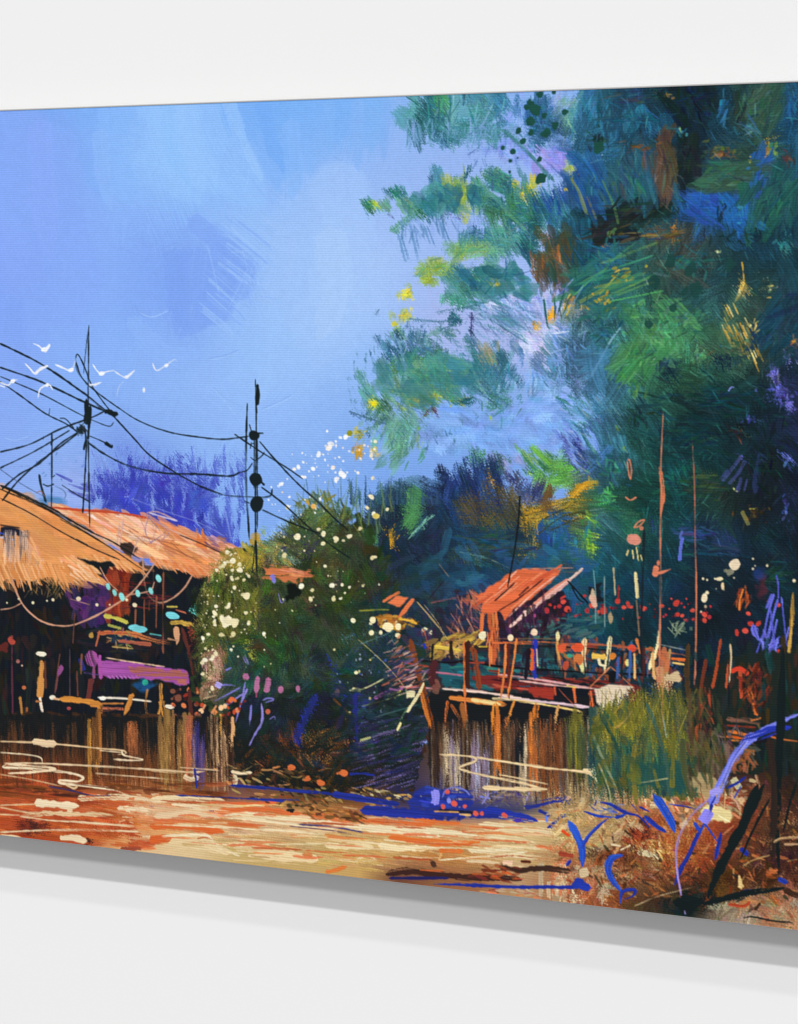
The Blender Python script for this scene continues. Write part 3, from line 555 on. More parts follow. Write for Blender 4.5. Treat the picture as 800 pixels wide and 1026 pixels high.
tuft(757, 328, 5, 10, 30, ['f0e0a0', 'd8b858', 'b89040'], 115, 15, (4, 10), (1, 2.5), .3); tuft(772, 290, 10, 12, 36, ['d8cc88', 'b0a050', '5a7a60'], 150, 20, (3, 8), (1, 2.4), .3)
tuft(796, 342, 8, 10, 26, ['a86a34', 'c89048', 'd8a860'], 125, 20, (4, 10), (1.2, 2.6), .3)
LR([776, 318, 762, 336, 752, 350, 735, 364], 7, '123040', dry=.12); tuft(770, 340, 14, 20, 60, ['163a4c', '1f4858', '123444'], 125, 15, (10, 22), (2, 6), .3)
tuft(735, 345, 24, 22, 80, ['4a6a50', '2a5448', '7a7a4a'], 60, 30, (4, 12), (.8, 2), .4)
E(788, 358, 4, 3, '8080e0'); tuft(774, 374, 7, 8, 24, ['6a6ad0', '5a5ab8', '8888e0'], 120, 25, (3, 8), (1, 3), .3)
# deep shadowed body right of x 640, y 380..530
tuft(720, 400, 70, 26, 260, ['0b2a34', '0c3038', '0a242e', '103a40'], 5, 20, (14, 40), (4, 10), .22, .85)
tuft(700, 440, 50, 30, 140, ['0c3238', '0e383c', '0a2a30'], 0, 15, (14, 40), (4, 9), .25, .85)
tuft(675, 480, 34, 34, 130, ['0f4a48', '14544c', '0d403f', '1a6058'], 40, 40, (8, 24), (3, 7), .3, .8)
tuft(760, 470, 40, 60, 240, ['0a1c22', '0c2228', '0e282c', '081820'], 80, 35, (8, 24), (3, 9), .22, .85)
tuft(636, 395, 14, 20, 40, ['3f7e4a', '5a9450', '2a6448'], 85, 30, (5, 14), (1.5, 3.5), .4); tuft(640, 420, 16, 24, 70, ['102c30', '14383a', '0d2428'], 70, 40, (6, 14), (2, 5), .3)
for i in range(120):
    x, y = R.uniform(640, 720), R.uniform(430, 560); LR([x, y, x+R.uniform(2, 8), y+R.uniform(-6, 6)], .8, R.choice(['2f7a68', '3a8a70', '4a9a80', '1f6058']), dry=.2, a=.6)
tuft(783, 392, 16, 14, 90, ['4a4aa0', '5c5cc0', '383880', '7070d0'], 60, 50, (2, 8), (1, 3.4), .3)
tuft(792, 405, 8, 10, 24, ['6464c8', '7878d8'], 130, 20, (4, 9), (1.5, 3), .3); tuft(758, 391, 3, 3, 6, ['5a5ab0'], 60, 50, (2, 5), (1.5, 2.5)); LR([730, 392, 733, 388, 736, 388], 2, '7a86d0')
tuft(752, 420, 14, 4, 24, ['4a5ab0', '2a3a80', '6a7ad0'], 150, 25, (2, 6), (1, 2.2), .3); E(746, 434, 1.6, 4, 'e8e088', rot=.3); tuft(738, 432, 6, 5, 12, ['4a1c1c', '3a2020'], 0, 40, (4, 9), (2, 4))
for q, w in (([724, 482, 735, 468, 744, 456], 4.5), ([730, 485, 740, 474, 747, 461], 4.5), ([739, 493, 742, 484, 743, 478], 4), ([746, 492, 749, 480], 2.4), ([722, 480, 730, 470], 2.4)):
    LR(q, w, '6a6ac8', dry=.25, col2='4a4a9c')
LR([757, 494, 759, 472, 762, 452], 7, '34407c', dry=.45); tuft(789, 460, 3, 10, 14, ['6a7ad8', '4a5ab8'], 90, 25, (4, 10), (1.5, 3), .25); tuft(788, 510, 6, 22, 70, ['3a4a90', '5060b0', '24305c'], 95, 30, (2, 8), (1, 2.4), .35)
LR([693, 478, 705, 477, 720, 477], 5, '5a6a34', dry=.3); tuft(712, 488, 24, 12, 60, ['2f4028', '3c4a28', '243830'], 2, 6, (12, 30), (2, 5), .35); tuft(736, 490, 6, 2, 7, ['c0b868', 'e0d888'], 20, 30, (2, 4), (1, 2))
tuft(755, 515, 18, 10, 90, ['3a2c18', '2a2418', '5a4420', '1a1c18'], 40, 60, (3, 8), (1.5, 3.5), .25); LR([744, 512, 748, 520, 751, 526], 4, 'd0c058', dry=.3); LR([751, 510, 758, 510], 1.6, 'c8b850', dry=.3)
tuft(700, 535, 30, 10, 70, ['2a3c70', '24346a', '1f4468', '34508a'], 8, 14, (12, 30), (2, 5), .35)
tuft(715, 550, 45, 8, 60, ['1a3c50', '24406a', '163448'], 5, 10, (16, 40), (2, 5), .35)
tuft(780, 575, 30, 20, 60, ['0f2a30', '14343a', '1c4a40'], 155, 15, (12, 34), (2, 6), .3)
seg()
GAUSS[0] = None
crown = [(352, 190), (400, 80), (1000, 40), (1000, 720), (600, 720), (440, 640), (372, 600), (345, 500), (345, 330)]
TH1 = cells(34, 42, 62)
for i in range(300):                                   # long broad passages of the brush
    x, y = R.uniform(575, 840), R.uniform(70, 640)
    if x < 600 and y > 380: continue
    th = math.radians(R.choice([35, 60, 75, 100, 130, 150, 170])+R.normal(0, 10)); l = R.uniform(26, 70); c = um(x, y)*R.uniform(.72, 1.15)
    L([x-l/2*math.cos(th), y-l/2*math.sin(th), x+R.normal(0, 3), y+R.normal(0, 3), x+l/2*math.cos(th), y+l/2*math.sin(th)], R.uniform(10, 26), c, dry=R.uniform(.35, .6), a=.75, j=.2, ta=(.1, .4))
smear([crown], 12, .14, TH1, 8, lighten=.2, soft_sky=True)
for i in range(150):
    x, y = R.uniform(585, 840), R.uniform(70, 620); th = math.radians(R.choice([30, 60, 75, 95, 125, 150])+R.normal(0, 10)); l = R.uniform(24, 60); c = um(x, y)*R.uniform(.75, 1.25)
    L([x-l/2*math.cos(th), y-l/2*math.sin(th), x+R.normal(0, 4), y+R.normal(0, 4), x+l/2*math.cos(th), y+l/2*math.sin(th)], R.uniform(8, 20), c, dry=R.uniform(.45, .75), a=.55, j=.22, ta=(.1, .4))
b = box(330, 999, 60, 720); s_ = (slice(b[2], b[3]), slice(b[0], b[1])); lm = IMG[s_].mean(2)
IMG[s_] *= np.where(PX[s_] > 345, 1-.1*np.clip((.5-lm)/.2, 0, 1)*np.clip((PX[s_]-345)/30, 0, 1), 1)[..., None]   # deepen the darks of the wood
R.seed(21)
for (x, y, rx, ry, ang, pal) in ((696, 104, 24, 22, 70, ['0b222c', '0a1a22', '0e2a34']), (640, 212, 46, 9, 155, ['141f22', '1a2a2c', '0e2028']), (600, 236, 30, 6, 168, ['1a1a1e', '141f26']), (690, 165, 12, 30, 95, ['101e22', '14262a']), (640, 180, 40, 28, 78, ['24586a', '1f4f66', '2a6070']), (668, 165, 8, 26, 88, ['4a3c30', '5a4434']),
        (590, 190, 18, 26, 62, ['205088', '1c4878', '245a90']), (708, 207, 18, 12, 30, ['1e50a0', '2258a0']), (742, 214, 14, 16, 60, ['2060a0', '1c5494']), (759, 175, 10, 14, 120, ['205098', '24589c']), (728, 176, 32, 12, 172, ['35604a', '2e5648']), (762, 106, 20, 22, 120, ['2b4c42', '345648']), (578, 256, 14, 34, 82, ['123f58', '0f3648', '1c5470']),
        (560, 262, 22, 30, 80, ['3c4434', '54402c', '1f4a50']), (600, 290, 40, 24, 150, ['24605c', '1f5456', '2e6a5a']), (664, 328, 34, 26, 40, ['448656', '3a7850', '4f9460']), (640, 362, 26, 16, 130, ['36744a', '448654']), (778, 330, 16, 34, 125, ['143444', '1a4454']), (620, 108, 30, 22, 88, ['1f4f66', '2a6a88', '1a4458']), (770, 200, 26, 30, 118, ['1a4a4c', '205450'])):
    D((x, y, rx, ry), 26, (22, 50), (6, 15), pal, ang=ang, sp=12, dry=.5, a=.75, j=.2)
for r_ in REC:
    if r_[0] == 'L':
        kk = dict(r_[2]); kk['a'] = kk.get('a', 1)*(.9 if r_[1][1] < 2.2 else .45); kk['dry'] = max(kk.get('dry', .3), .35); L(*r_[1], **kk); continue
    cx, cy, rx, ry, k, pal, ang, sp, ln, w, a, rot = r_[1]
    hot = np.mean([hx(c) for c in pal], 0); hot = hot[:2].max() > .58 and hot[2] < .5    # yellow, gold and bright green accents stay crisp
    GAUSS[0] = 1; D((cx, cy, rx*.9, ry*.9, rot), int(k*(.32 if hot else (.42 if cx > 590 or cy > 480 else .22)))+1, (ln[0]*.6, ln[1]*.8), (.9, 3.0 if hot else (3.8 if cx > 590 or cy > 480 else 2.2)), pal, ang=ang, sp=sp*1.2, dry=.3, a=a, jit=.1); GAUSS[0] = None
for _ in range(1400):                                  # hair-fine scratches of light and dark paint
    x, y = R.uniform(560, 830), R.uniform(90, 640)
    if x < 620 and y < 400 and R.rand() < .5: continue
    th = TH1[min(max(int(to_v(x, y)), 0), NV-1), min(max(int(to_u(x)), 0), NU-1)]+R.normal(0, .25); l = R.uniform(4, 14)
    c = np.clip(samp(x, y)*R.choice([.45, .6, 1.5, 1.9])+(.03 if R.rand() < .5 else 0), 0, .62)
    L([x, y, x+l*math.cos(th), y+l*math.sin(th)], R.uniform(.7, 1.2), c, a=.6, ta=(.2, .4), dry=.1)
# dark green leaf spots near the top
for x, y, rx, ry in ((672, 263, 6, 8), (692, 269, 5, 7), (656, 282, 5, 7), (697, 291, 6, 8), (686, 293, 3, 5), (732, 266, 5, 6), (650, 325, 4, 4), (675, 308, 4, 4)):
    E(x, y, rx, ry, '16403c', rot=.4, rag=.3, a=.85)
for x, y, r in ((541, 95, 3), (533, 104, 4), (536, 110, 5), (528, 108, 3), (545, 116, 3), (531, 122, 4), (520, 131, 3.5), (532, 133, 3), (556, 126, 4), (566, 112, 3), (555, 92, 2), (547, 134, 4), (524, 141, 2.4), (514, 152, 2.4), (504, 148, 1.6), (512, 161, 2), (511, 172, 1.6), (519, 158, 1.2), (541, 160, 2.6), (542, 178, 5), (600, 147, 5)):
    E(x, y, r, r*1.15, '174a40', rot=.5, rag=.35)

D([(430, 545), (600, 545), (600, 600), (420, 600)], 70, (14, 40), (5, 13), ['1f4f78', '265a80', '1a4460', '2a6a7c', '1f5a60', '24508a'], ang=20, sp=40, dry=.5, a=.6)
D([(380, 560), (470, 560), (460, 610), (380, 610)], 40, (12, 34), (5, 12), ['1a3a50', '1f4458', '18303c', '24405c'], ang=10, sp=30, dry=.5, a=.6)
tuft(450, 200, 30, 12, 40, T, 60, 30, (10, 24), (3, 7), .4, .7); tuft(500, 285, 36, 16, 50, T, 20, 30, (10, 28), (3, 7), .4, .7); tuft(430, 380, 50, 26, 90, ['4a8a80', '3c7e72', '3a7a88', '2f6e7e'], 50, 40, (12, 30), (3, 8), .45, .6)
# ------------------------------------------------------------------ dark void under the roofs, the two thatched roofs
P([-95, 575, 235, 560, 240, 640, 232, 760, -95, 760], '10161e', rag=3, j=.12, dirx=0)
seg('painted_house', 'stilt house in dark and purple tones painted under the orange roofs')
D([(-90, 580), (225, 575), (225, 690), (-90, 690)], 420, (8, 26), (3, 8), ['10151b', '141a20', '1e1a18', '0e1a22', '241a16', '1c1414', '2a1e18'], ang=88, sp=20, dry=.25)
D([(68, 590), (108, 580), (112, 618), (95, 630), (70, 615)], 70, (8, 20), (4, 9), ['3a2458', '4a2a66', '2c1c48', '5a2a60'], ang=75, sp=20, dry=.2)
D([(108, 568), (128, 566), (128, 612), (106, 620)], 60, (10, 22), (4, 8), ['7a2c20', '8a3320', '6a2418', '963c22'], ang=88, sp=8, dry=.2)
D([(128, 580), (165, 585), (165, 615), (128, 615)], 30, (8, 22), (1, 2.4), ['5a1f24', '7a2a28', '3a1c24'], ang=5, sp=8, dry=.35)
D((120, 640, 40, 14), 60, (8, 24), (3, 6), ['1a1a24', '24202a', '101a24'], ang=5, sp=15)
E(124, 640, 14, 5, '152a3c', soft=.4); E(143, 686, 11, 6, '1a4a7a', soft=.5, rag=.4); E(146, 684, 3, 3, '2aa08a')
D((22, 700, 20, 50), 60, (14, 40), (1.5, 4), ['1a2420', '26201c', '0f1a20'], ang=89, sp=3, dry=.4)
# roof B (further, sunlit)
seg('painted_roof', 'long pale orange roof painted behind the thatched eave')
PB = [54, 507, 88, 513, 118, 516, 150, 519, 180, 528, 205, 537, 240, 549, 262, 560, 250, 572, 228, 576, 214, 579, 196, 573, 176, 568, 160, 566, 148, 556, 138, 556, 120, 550, 92, 530]
P(PB, 'e09066', rag=1.5, j=.1)
rb = np.array(PB, float).reshape(-1, 2)
D(rb, 200, (14, 40), (2, 8), ['e8a47a', 'e08c60', 'd87c4e', 'eeb48e', 'dd8a58', 'f0bc9c'], ang=27, sp=6, dry=.3, a=.85)
D([(88, 515), (140, 520), (170, 535), (150, 548), (110, 530)], 70, (14, 34), (1.5, 4), ['f2b896', 'f6c8ae', 'eaa47a'], ang=26, sp=5, dry=.35)
D([(165, 545), (215, 560), (222, 574), (180, 566)], 60, (12, 30), (2, 5), ['e0905c', 'dc8450', 'e89c6a'], ang=28, sp=5, dry=.3)
L([50, 508, 80, 511, 120, 514, 152, 520], 2.4, 'c0482a', dry=.3); L([92, 516, 96, 520], 2, 'f4dcd0'); L([116, 517, 124, 519], 2, 'f6d4c0', dry=.2)
for x in np.linspace(158, 218, 30):
    y = 563+(x-158)*.24; L([x-8, y-5, x+R.uniform(0, 4), y+R.uniform(2, 8)], R.uniform(1.2, 2.6), R.choice(['e09058', 'e8a070', 'd87c48']), dry=.15, ta=(0, .5))
for i in range(12):
    x = R.uniform(95, 200); y = 515+(x-95)*.33+R.uniform(0, 12); L([x, y, x+R.uniform(15, 40), y+R.uniform(8, 20)], .9, R.choice(['f6d0b4', '9a5a3a', 'b06a48']), dry=.2)
P([120, 546, 128, 543, 138, 549, 132, 560, 122, 552], '3a2c28', rag=1.5); L([120, 544, 132, 549], 1, '201818')
P([196, 548, 197, 530, 201, 540, 203, 528, 207, 541, 208, 551], 'dd7c44', rag=.6)
for q in ([146, 515, 138, 540, 132, 558], [150, 514, 143, 537, 136, 560], [147, 514, 158, 513, 176, 521], [154, 520, 166, 528, 190, 540], [124, 520, 120, 546], [120, 524, 117, 548]):
    L(q, 1.4, 'caa09a', dry=.2, a=.9)
for i in range(14):
    L([148+R.normal(0, 3), 516, 158+R.normal(0, 8), 528+R.uniform(0, 8), 150+R.uniform(-8, 14), 545], .8, R.choice(['d8b0a0', '6a5a9a', 'b08078', '8a70b0']), dry=.25, a=.8)
L([150, 514, 178, 522], 1.6, 'c8c0d8', dry=.2); D((217, 545, 12, 8), 24, (8, 18), (1.5, 3), ['8a5a6a', 'b06a50', '6a4a7a', 'c07850'], ang=22, sp=5, dry=.35)
L([180, 536, 200, 544, 226, 556], 1.2, '3a2428', dry=.1)
# roof A (near thatch)
seg('painted_roof', 'near thatched roof in ochre orange with a ragged eave')
PA = [-95, 455, 0, 488, 30, 500, 60, 518, 100, 540, 125, 556, 150, 573, 138, 571, 126, 566, 112, 565, 98, 562, 90, 566, 100, 578, 106, 586, 92, 582, 80, 577, 72, 584, 60, 582, 48, 578, 30, 582, 14, 580, 0, 584, -95, 590]
P(PA, 'e0975a', rag=1.2, j=.06)
ra = np.array(PA, float).reshape(-1, 2)
D(ra, 170, (18, 46), (6, 14), ['e0955a', 'dc9054', 'e29a60', 'da8e50'], ang=32, sp=10, dry=.35, a=.5, j=.05)
D([(0, 540), (25, 536), (45, 560), (40, 580), (0, 580)], 60, (10, 24), (2, 6), ['e8ac80', 'ecb892', 'e0a070'], ang=75, sp=15, dry=.4, a=.8)
D([(60, 560), (90, 562), (108, 586), (80, 580)], 50, (10, 24), (2, 4), ['e8a870', 'f0b890', 'e09858'], ang=35, sp=8, dry=.25, a=.9)
for x in np.linspace(-80, 76, 74):
    y = 580+R.uniform(-3, 2); dx_ = R.uniform(1, 7); L([x-6, y-14, x, y, x+dx_, y+R.uniform(2, 15)], R.uniform(1.4, 3.4), R.choice(['e0975a', 'e8a870', 'd88a4c', 'c88048']), dry=.12, ta=(0, .55))
for x in np.linspace(98, 146, 22):
    y = 562+(x-98)*.2; L([x-8, y-6, x+R.uniform(1, 4), y+R.uniform(1, 7)], R.uniform(1.2, 2.6), R.choice(['e0975a', 'e8a870', 'd88a4c']), dry=.1, ta=(0, .5))
for i in range(16):
    x = R.uniform(60, 96); y = 566+R.uniform(0, 10); L([x, y, x+R.uniform(8, 16), y+R.uniform(6, 13)], R.uniform(1, 2.2), R.choice(['e8a870', 'f0c098', 'd88a4c']), dry=.1, ta=(0, .5))
P([0, 527, 20, 530, 28, 540, 14, 536, 0, 537], '1a1c2c', rag=1); L([0, 534, 8, 536], 2.4, '2a4ab0'); L([0, 538, 14, 541], 2, 'c8c4d8', dry=.3)
for i in range(60):
    x = R.uniform(4, 30); L([x, R.uniform(531, 536), x+R.normal(0, 1.4), R.uniform(545, 572)], R.uniform(.7, 2), R.choice(['4a4a58', '8a7a78', 'c8a890', 'e8b898', '6a5a58']), dry=.5, a=.7, ta=(0, .4))
L([0, 526, 20, 529], 1.2, '2a2020')
for q, w in (([0, 486, 35, 502, 62, 516, 95, 535], 3.2), ([-60, 466, 0, 490, 50, 512, 105, 545], 1.6), ([50, 508, 90, 532, 113, 543, 140, 560], 1.3), ([0, 499, 30, 514, 60, 532, 90, 548, 120, 561], 1.1), ([60, 520, 100, 542, 130, 562, 148, 574], .9), ([76, 540, 88, 546], 1)):
    L(q, w, '1a1c1c', dry=.15)
P([75, 559, 84, 560, 98, 564, 110, 562, 116, 568, 100, 570, 90, 566], '12181c', rag=1)
for i in range(60):
    x, y = R.uniform(28, 62), R.uniform(578, 596); L([x, y, x+R.uniform(-5, 7), y+R.uniform(2, 8)], .8, R.choice(['8a6a40', '6a5030', 'b08850', '1a1c1c']), dry=.2, a=.8)
seg('painted_roof', 'small orange roof painted between two green bushes')
P([264, 568, 280, 565, 300, 570, 316, 574, 308, 578, 296, 584, 278, 582, 266, 576], 'd47c4c', rag=2); D((288, 575, 20, 5), 20, (8, 18), (2, 4), ['dc8858', 'c8704a', 'e09468'], ang=8, sp=6)
seg()
P([284, 584, 302, 584, 302, 602, 288, 604], '0c1410', rag=2)
# house details
seg('painted_house', None); SEGS.pop(); cur[0] = next(i for i, s in enumerate(SEGS) if s[0] == 'painted_house')
TN = 'c89478'
for q, w in (([11, 577, 18, 597, 28, 612, 45, 624, 68, 627, 90, 620, 112, 608, 132, 594, 150, 572, 157, 560], 1.8), ([0, 611, 12, 609, 22, 604], 1.2), ([143, 560, 145, 585, 150, 598, 160, 604, 172, 600, 184, 590, 193, 576], 1.6), ([100, 568, 108, 582, 118, 592], 1.2), ([130, 596, 150, 592, 155, 583], 1.2), ([70, 600, 90, 606], .8)):
    L(q, w, TN, dry=.08)
for x, y in ((108.5, 588), (115, 594), (122, 598), (138, 595), (159, 580), (151, 592)): E(x, y, 2.4, 4, '8adcd8', rot=-.3)
for x, y, r in ((79, 600, 2.6), (53, 601, 1.6), (19, 600, 1.4), (97, 606, 1.6), (127, 601, 1.4), (135, 606, 2.2), (7, 604, 1), (33, 604, 1.3), (47, 602, 1), (110, 606, 1)): E(x, y, r, r, R.choice(['e8d8b0', 'd8c8a0', 'f0e0b8']))
for x, y0, y1, w in ((136, 610, 630, 1.8), (145, 600, 634, 1.8), (157, 597, 630, 1.6), (164, 573, 655, 2.8), (150, 602, 612, 1)): L([x, y0, x-.5, y1], w, '8a5038', dry=.15)
L([104, 617, 118, 620, 128, 624], 4.6, 'c0b850', dry=.1); L([108, 626, 122, 630], 3, '98984a', dry=.2); L([167, 608, 178, 608], 2, 'b0a04a')
E(139, 630, 9, 3.6, '74ccd4', rot=.12); E(173, 617, 6.5, 3.2, '74ccd4', rot=.25); E(194, 612, 5, 2, '5ab8b0'); L([150, 635, 162, 637], 1.4, '5ab0b0'); L([176, 611, 186, 614], 1.4, 'c06a50')
L([98, 634, 130, 635, 152, 641, 170, 645], 4.2, 'c87844', dry=.1, col2='b05838'); L([100, 632, 96, 648], 2, 'b06040', dry=.1); L([118, 642, 152, 646], 4, 'a85a44', dry=.2)
L([171, 624, 184, 624, 194, 626], 4.2, 'dcb04a', dry=.08); L([176, 628, 178, 640, 177, 646], 6, 'd8a078', dry=.1, ta=(.1, .6)); L([182, 628, 188, 650, 194, 680], 4, '5a2a24', dry=.15); L([190, 626, 192, 640], 5, '8a3a28', dry=.2)
L([112, 648, 134, 650], 1.6, 'a08a50', dry=.3); L([168, 640, 178, 642], 1.6, 'b08060'); D((120, 640, 14, 10), 26, (3, 8), (1, 2), ['b06a40', '8aa050', 'c8a060', '7a4a6a'], ang=40, sp=60)
L([90, 652, 92, 660, 95, 668], 10, 'a8549c', dry=.03, ta=(.3, .3), j=.04); L([94, 668, 94, 680], 3, '8a4a70')
P([98, 661, 108, 661, 130, 664, 160, 668, 187, 672, 190, 684, 186, 688, 160, 682, 140, 680, 104, 678, 99, 674], 'a050a0', rag=1, j=.08)
P([128, 668, 187, 673, 189, 685, 160, 681, 132, 676], 'a86058', rag=2, j=.1, dry=.15); L([106, 659, 130, 663, 165, 668], 1.5, 'e0b898', dry=.1); L([100, 656, 101, 680], 4.5, 'a850a0', dry=.05)
for x in range(108, 140, 4): L([x, 677, x+3, 680], 1.6, 'b468b8')
L([84, 674, 100, 676], 1.2, '6a4a9a', dry=.1); L([80, 660, 84, 672], 5, '1f2a7a', dry=.2)
L([82, 655, 81, 676], 2, '7a4a30', dry=.3); L([92, 680, 88, 705], 6, '6a3230', dry=.2)
L([42, 662, 41, 680, 40, 700], 6, 'c88a48', dry=.05); L([45, 662, 46, 690], 2.5, '5a3428', dry=.2); E(41, 655.5, 5.6, 2.4, 'f0e4cc', rot=.1)
L([40, 700, 43, 720, 43, 752], 3.2, 'dcb090', dry=.2, ta=(0, .3), col2='f0dcc8'); L([36, 703, 41, 703], 2.5, 'b07040')
L([12, 645, 12, 690, 13, 720], 2.2, '5a2a3c', dry=.3); E(11.5, 643, 3.2, 5, 'b0483a', rag=.4); E(4, 648, 4, 5, '5a2420', rag=.4)
for q, w, c in (([20, 698, 22, 715, 23, 728], 3, 'b0783a'), ([27, 708, 26, 735], 3, '9a5c30'), ([59, 672, 56, 692], 1.8, '6a3c50'), ([75, 614, 73, 645], 1.2, '6a3c34'), ([60, 655, 55, 695], 1.4, '6a4034'), ([63, 655, 62, 700], 1, '3c2c34'), ([70, 650, 70, 700], 1, '54404c'), ([77, 672, 78, 698], 2, '6a3a2c')): L(q, w, c, dry=.25)
E(60, 672, 2.4, 5, '8a4a80', rot=.3, rag=.4); E(18, 663, 2, 2, 'a86a60'); E(24, 689, 2, 2, 'c06a40'); E(22, 667, 1, 1, 'e0c0a0'); E(69, 710, 2.4, 2, 'b04a50'); E(92, 637, 2.4, 3, 'b08a40', rag=.4)
L([60, 700, 80, 702, 101, 706], 6, 'd0893a', dry=.04, ta=(.1, .1), j=.05); E(53, 699, 3.2, 2.4, 'f4e8d0'); L([54, 700, 60, 701], 2, 'e0b080'); L([90, 706, 100, 707, 99, 716], 7, 'c88038', dry=.1)
L([98, 699, 125, 700, 152, 703], 2, 'e8dcc8', dry=.06); E(103, 700, 3, 2, 'fff4e0'); L([101, 705, 124, 705], 1.6, 'b07038'); L([103, 710, 124, 711], 3, 'b8664a', dry=.15); L([98, 714, 120, 710], 1.2, '6a3a30')
L([133, 695, 128, 708, 124, 718], 5, 'c8823a', dry=.08, ta=(.1, .4)); L([148, 690, 146, 705, 148, 719], 2.2, 'c8823a', dry=.08); L([161, 684, 161, 706, 157, 720], 3.4, 'd08c3c', dry=.08); L([162, 702, 165, 720], 5, 'd08c3c', dry=.06); E(170, 708, 5.5, 2.3, 'f0e0c8', rot=.1)
for i in range(30): E(R.uniform(172, 200), R.uniform(690, 722), R.uniform(1.2, 3), R.uniform(1, 3), R.choice(['b84a34', '8a2c20', 'd87848', '3a1818', '7a4a3a']), rot=R.rand()*3, rag=.4)
L([190, 690, 192, 720], 4, '4a2420', dry=.2); L([186, 721, 180, 720], 6, 'c06a50')
seg()
# ------------------------------------------------------------------ green flowering bushes in the middle
seg('painted_bush', 'round dark green bush speckled with cream blossom')
P([228, 565, 250, 552, 270, 560, 290, 545, 285, 520, 305, 512, 325, 508, 350, 520, 372, 520, 385, 560, 400, 600, 420, 640, 425, 700, 400, 760, 330, 760, 250, 750, 225, 715, 195, 700, 196, 650, 195, 605, 205, 580], '26341f', rag=7, j=.12)
mapb = under_map(["6a7028 70762c 5a5a30 4a5a2c 3c4a2a 26341f 202c22", "747a30 5e6a2c 3a4020 3a4224 33411f 22301f 16262a", "6a6f34 4c5a2a 2e3a20 2c3a22 28381f 1c3028 1a3838",
 "5a5a34 3a4c2c 2a3c24 24382a 203630 1a3434 1e2c38", "8a6a48 2c4430 203a2c 1c3a34 1a3634 1a3038 241f3c", "5a3c30 1c3a34 16302c 18342f 16302e 1a2a38 2a2248", "2a2024 14201f 161c1c 241c18 30241a 241f20 241c2c"], 200, 34, [555, 590, 625, 655, 685, 715, 755])
mm = lambda x, y: mapb(x, y)
D([(215, 565), (250, 555), (300, 515), (345, 512), (380, 550), (405, 620), (420, 700), (395, 765), (250, 755), (215, 715), (200, 640)], 1000, (8, 24), (4, 11), under=mm, ang=50, sp=60, dry=.3, a=.85, jit=.14, j=.15)
D([(230, 565), (350, 530), (400, 620), (410, 750), (240, 745)], 300, (4, 12), (.8, 2), under=lambda x, y: np.clip(mm(x, y)*R.choice([.55, 1.4]), 0, 1), ang=60, sp=60, dry=.35, a=.6)
D([(196, 600), (215, 580), (245, 565), (255, 590), (235, 640), (215, 690), (196, 670)], 260, (5, 16), (2, 5), ['565c28', '6c6c30', '3e4820', '4a5224', '2c361a', '7c7634', '1a2214', '222a18', '5a5a2a'], ang=110, sp=30, dry=.3)
D([(205, 655), (225, 650), (222, 690), (200, 700)], 60, (5, 14), (2, 6), ['a07860', 'b88a70', '7a5040', '5a3c30', 'c8a088'], ang=70, sp=40, dry=.3)
D((252, 556, 14, 16), 60, (5, 14), (2, 5), ['a08a2c', 'b89a30', '8a8a34', '6a7430'], ang=80, sp=35, dry=.35); D((285, 552, 16, 14), 60, (5, 14), (2, 5), ['7a8a4c', '8a8a50', '9a8a44', 'b09040', '5a7a70'], ang=60, sp=35, dry=.4)
D((235, 560, 16, 10), 50, (5, 14), (2, 5), ['8a7a30', 'a08434', '6a6a2c'], ang=60, sp=35, dry=.4); D((268, 540, 14, 14), 20, (3, 8), (1, 2.4), ['9aa850', '7a9a60'], ang=80, sp=40, dry=.4)
D((300, 545, 20, 12), 80, (5, 14), (2, 5), ['2a2c50', '2f3a34', '3c4a28', '4a5a2c'], ang=50, sp=40, dry=.3)
D((320, 512, 26, 16), 130, (6, 18), (.8, 3), ['5a6a30', '4a5a2c', '6a7a3c', '3a5a5a', '7a7a34'], ang=75, sp=35, dry=.4)
for i in range(90):
    x = R.uniform(300, 395); y = R.uniform(490, 525); L([x, y+14, x+R.normal(0, 5), y-R.uniform(2, 18)], R.uniform(.7, 1.8), R.choice(['4a6a5a', '5a7a50', '34506a', '6a7a3c']), dry=.4, a=.75, ta=(0, .6))
for i in range(10): x = R.uniform(240, 275); L([x, R.uniform(580, 600), x+R.uniform(-4, 4), R.uniform(600, 640)], R.uniform(2, 5), R.choice(['6a6a28', '4c5420', '84802f']), dry=.55, a=.6)
D((336, 640, 40, 16), 50, (10, 26), (3, 7), ['3a4630', '34422c', '2c3c2c'], ang=20, sp=25, dry=.35, a=.6)
D([(225, 640), (250, 645), (255, 700), (228, 705)], 60, (6, 16), (2, 5), ['1c3c34', '24443c', '1a3040', '2f5a4a'], ang=60, sp=40, dry=.3); L([246, 640, 250, 655, 256, 664], 4, '8a9038', dry=.4)
P([226, 700, 430, 700, 430, 800, 330, 800, 228, 790], '161c1a', rag=4)
D([(250, 690), (430, 690), (430, 780), (300, 770), (240, 745)], 200, (8, 24), (3, 9), ['14282a', '1a302c', '16222c', '1c2038', '182620'], ang=60, sp=50, dry=.3)
D([(235, 745), (290, 725), (345, 725), (390, 780), (425, 800), (330, 800), (235, 785)], 260, (5, 16), (2, 5), ['3a2616', '4a2e1a', '5a3018', '241a14', '6a3c1c', '14161a', '1a1c1c'], ang=120, sp=45, dry=.35)
D([(285, 735), (345, 725), (350, 760), (300, 770)], 50, (4, 12), (1, 2.4), ['b0682c', '9a5424', 'd08848'], ang=50, sp=50, dry=.3, a=.8)
D([(345, 620), (420, 625), (425, 700), (350, 720)], 200, (6, 18), (.8, 2.6), ['1c3c3c', '24444a', '2a2c60', '14282c', '34507a', '1a4a40', '4a6a70'], ang=30, sp=55, dry=.35)
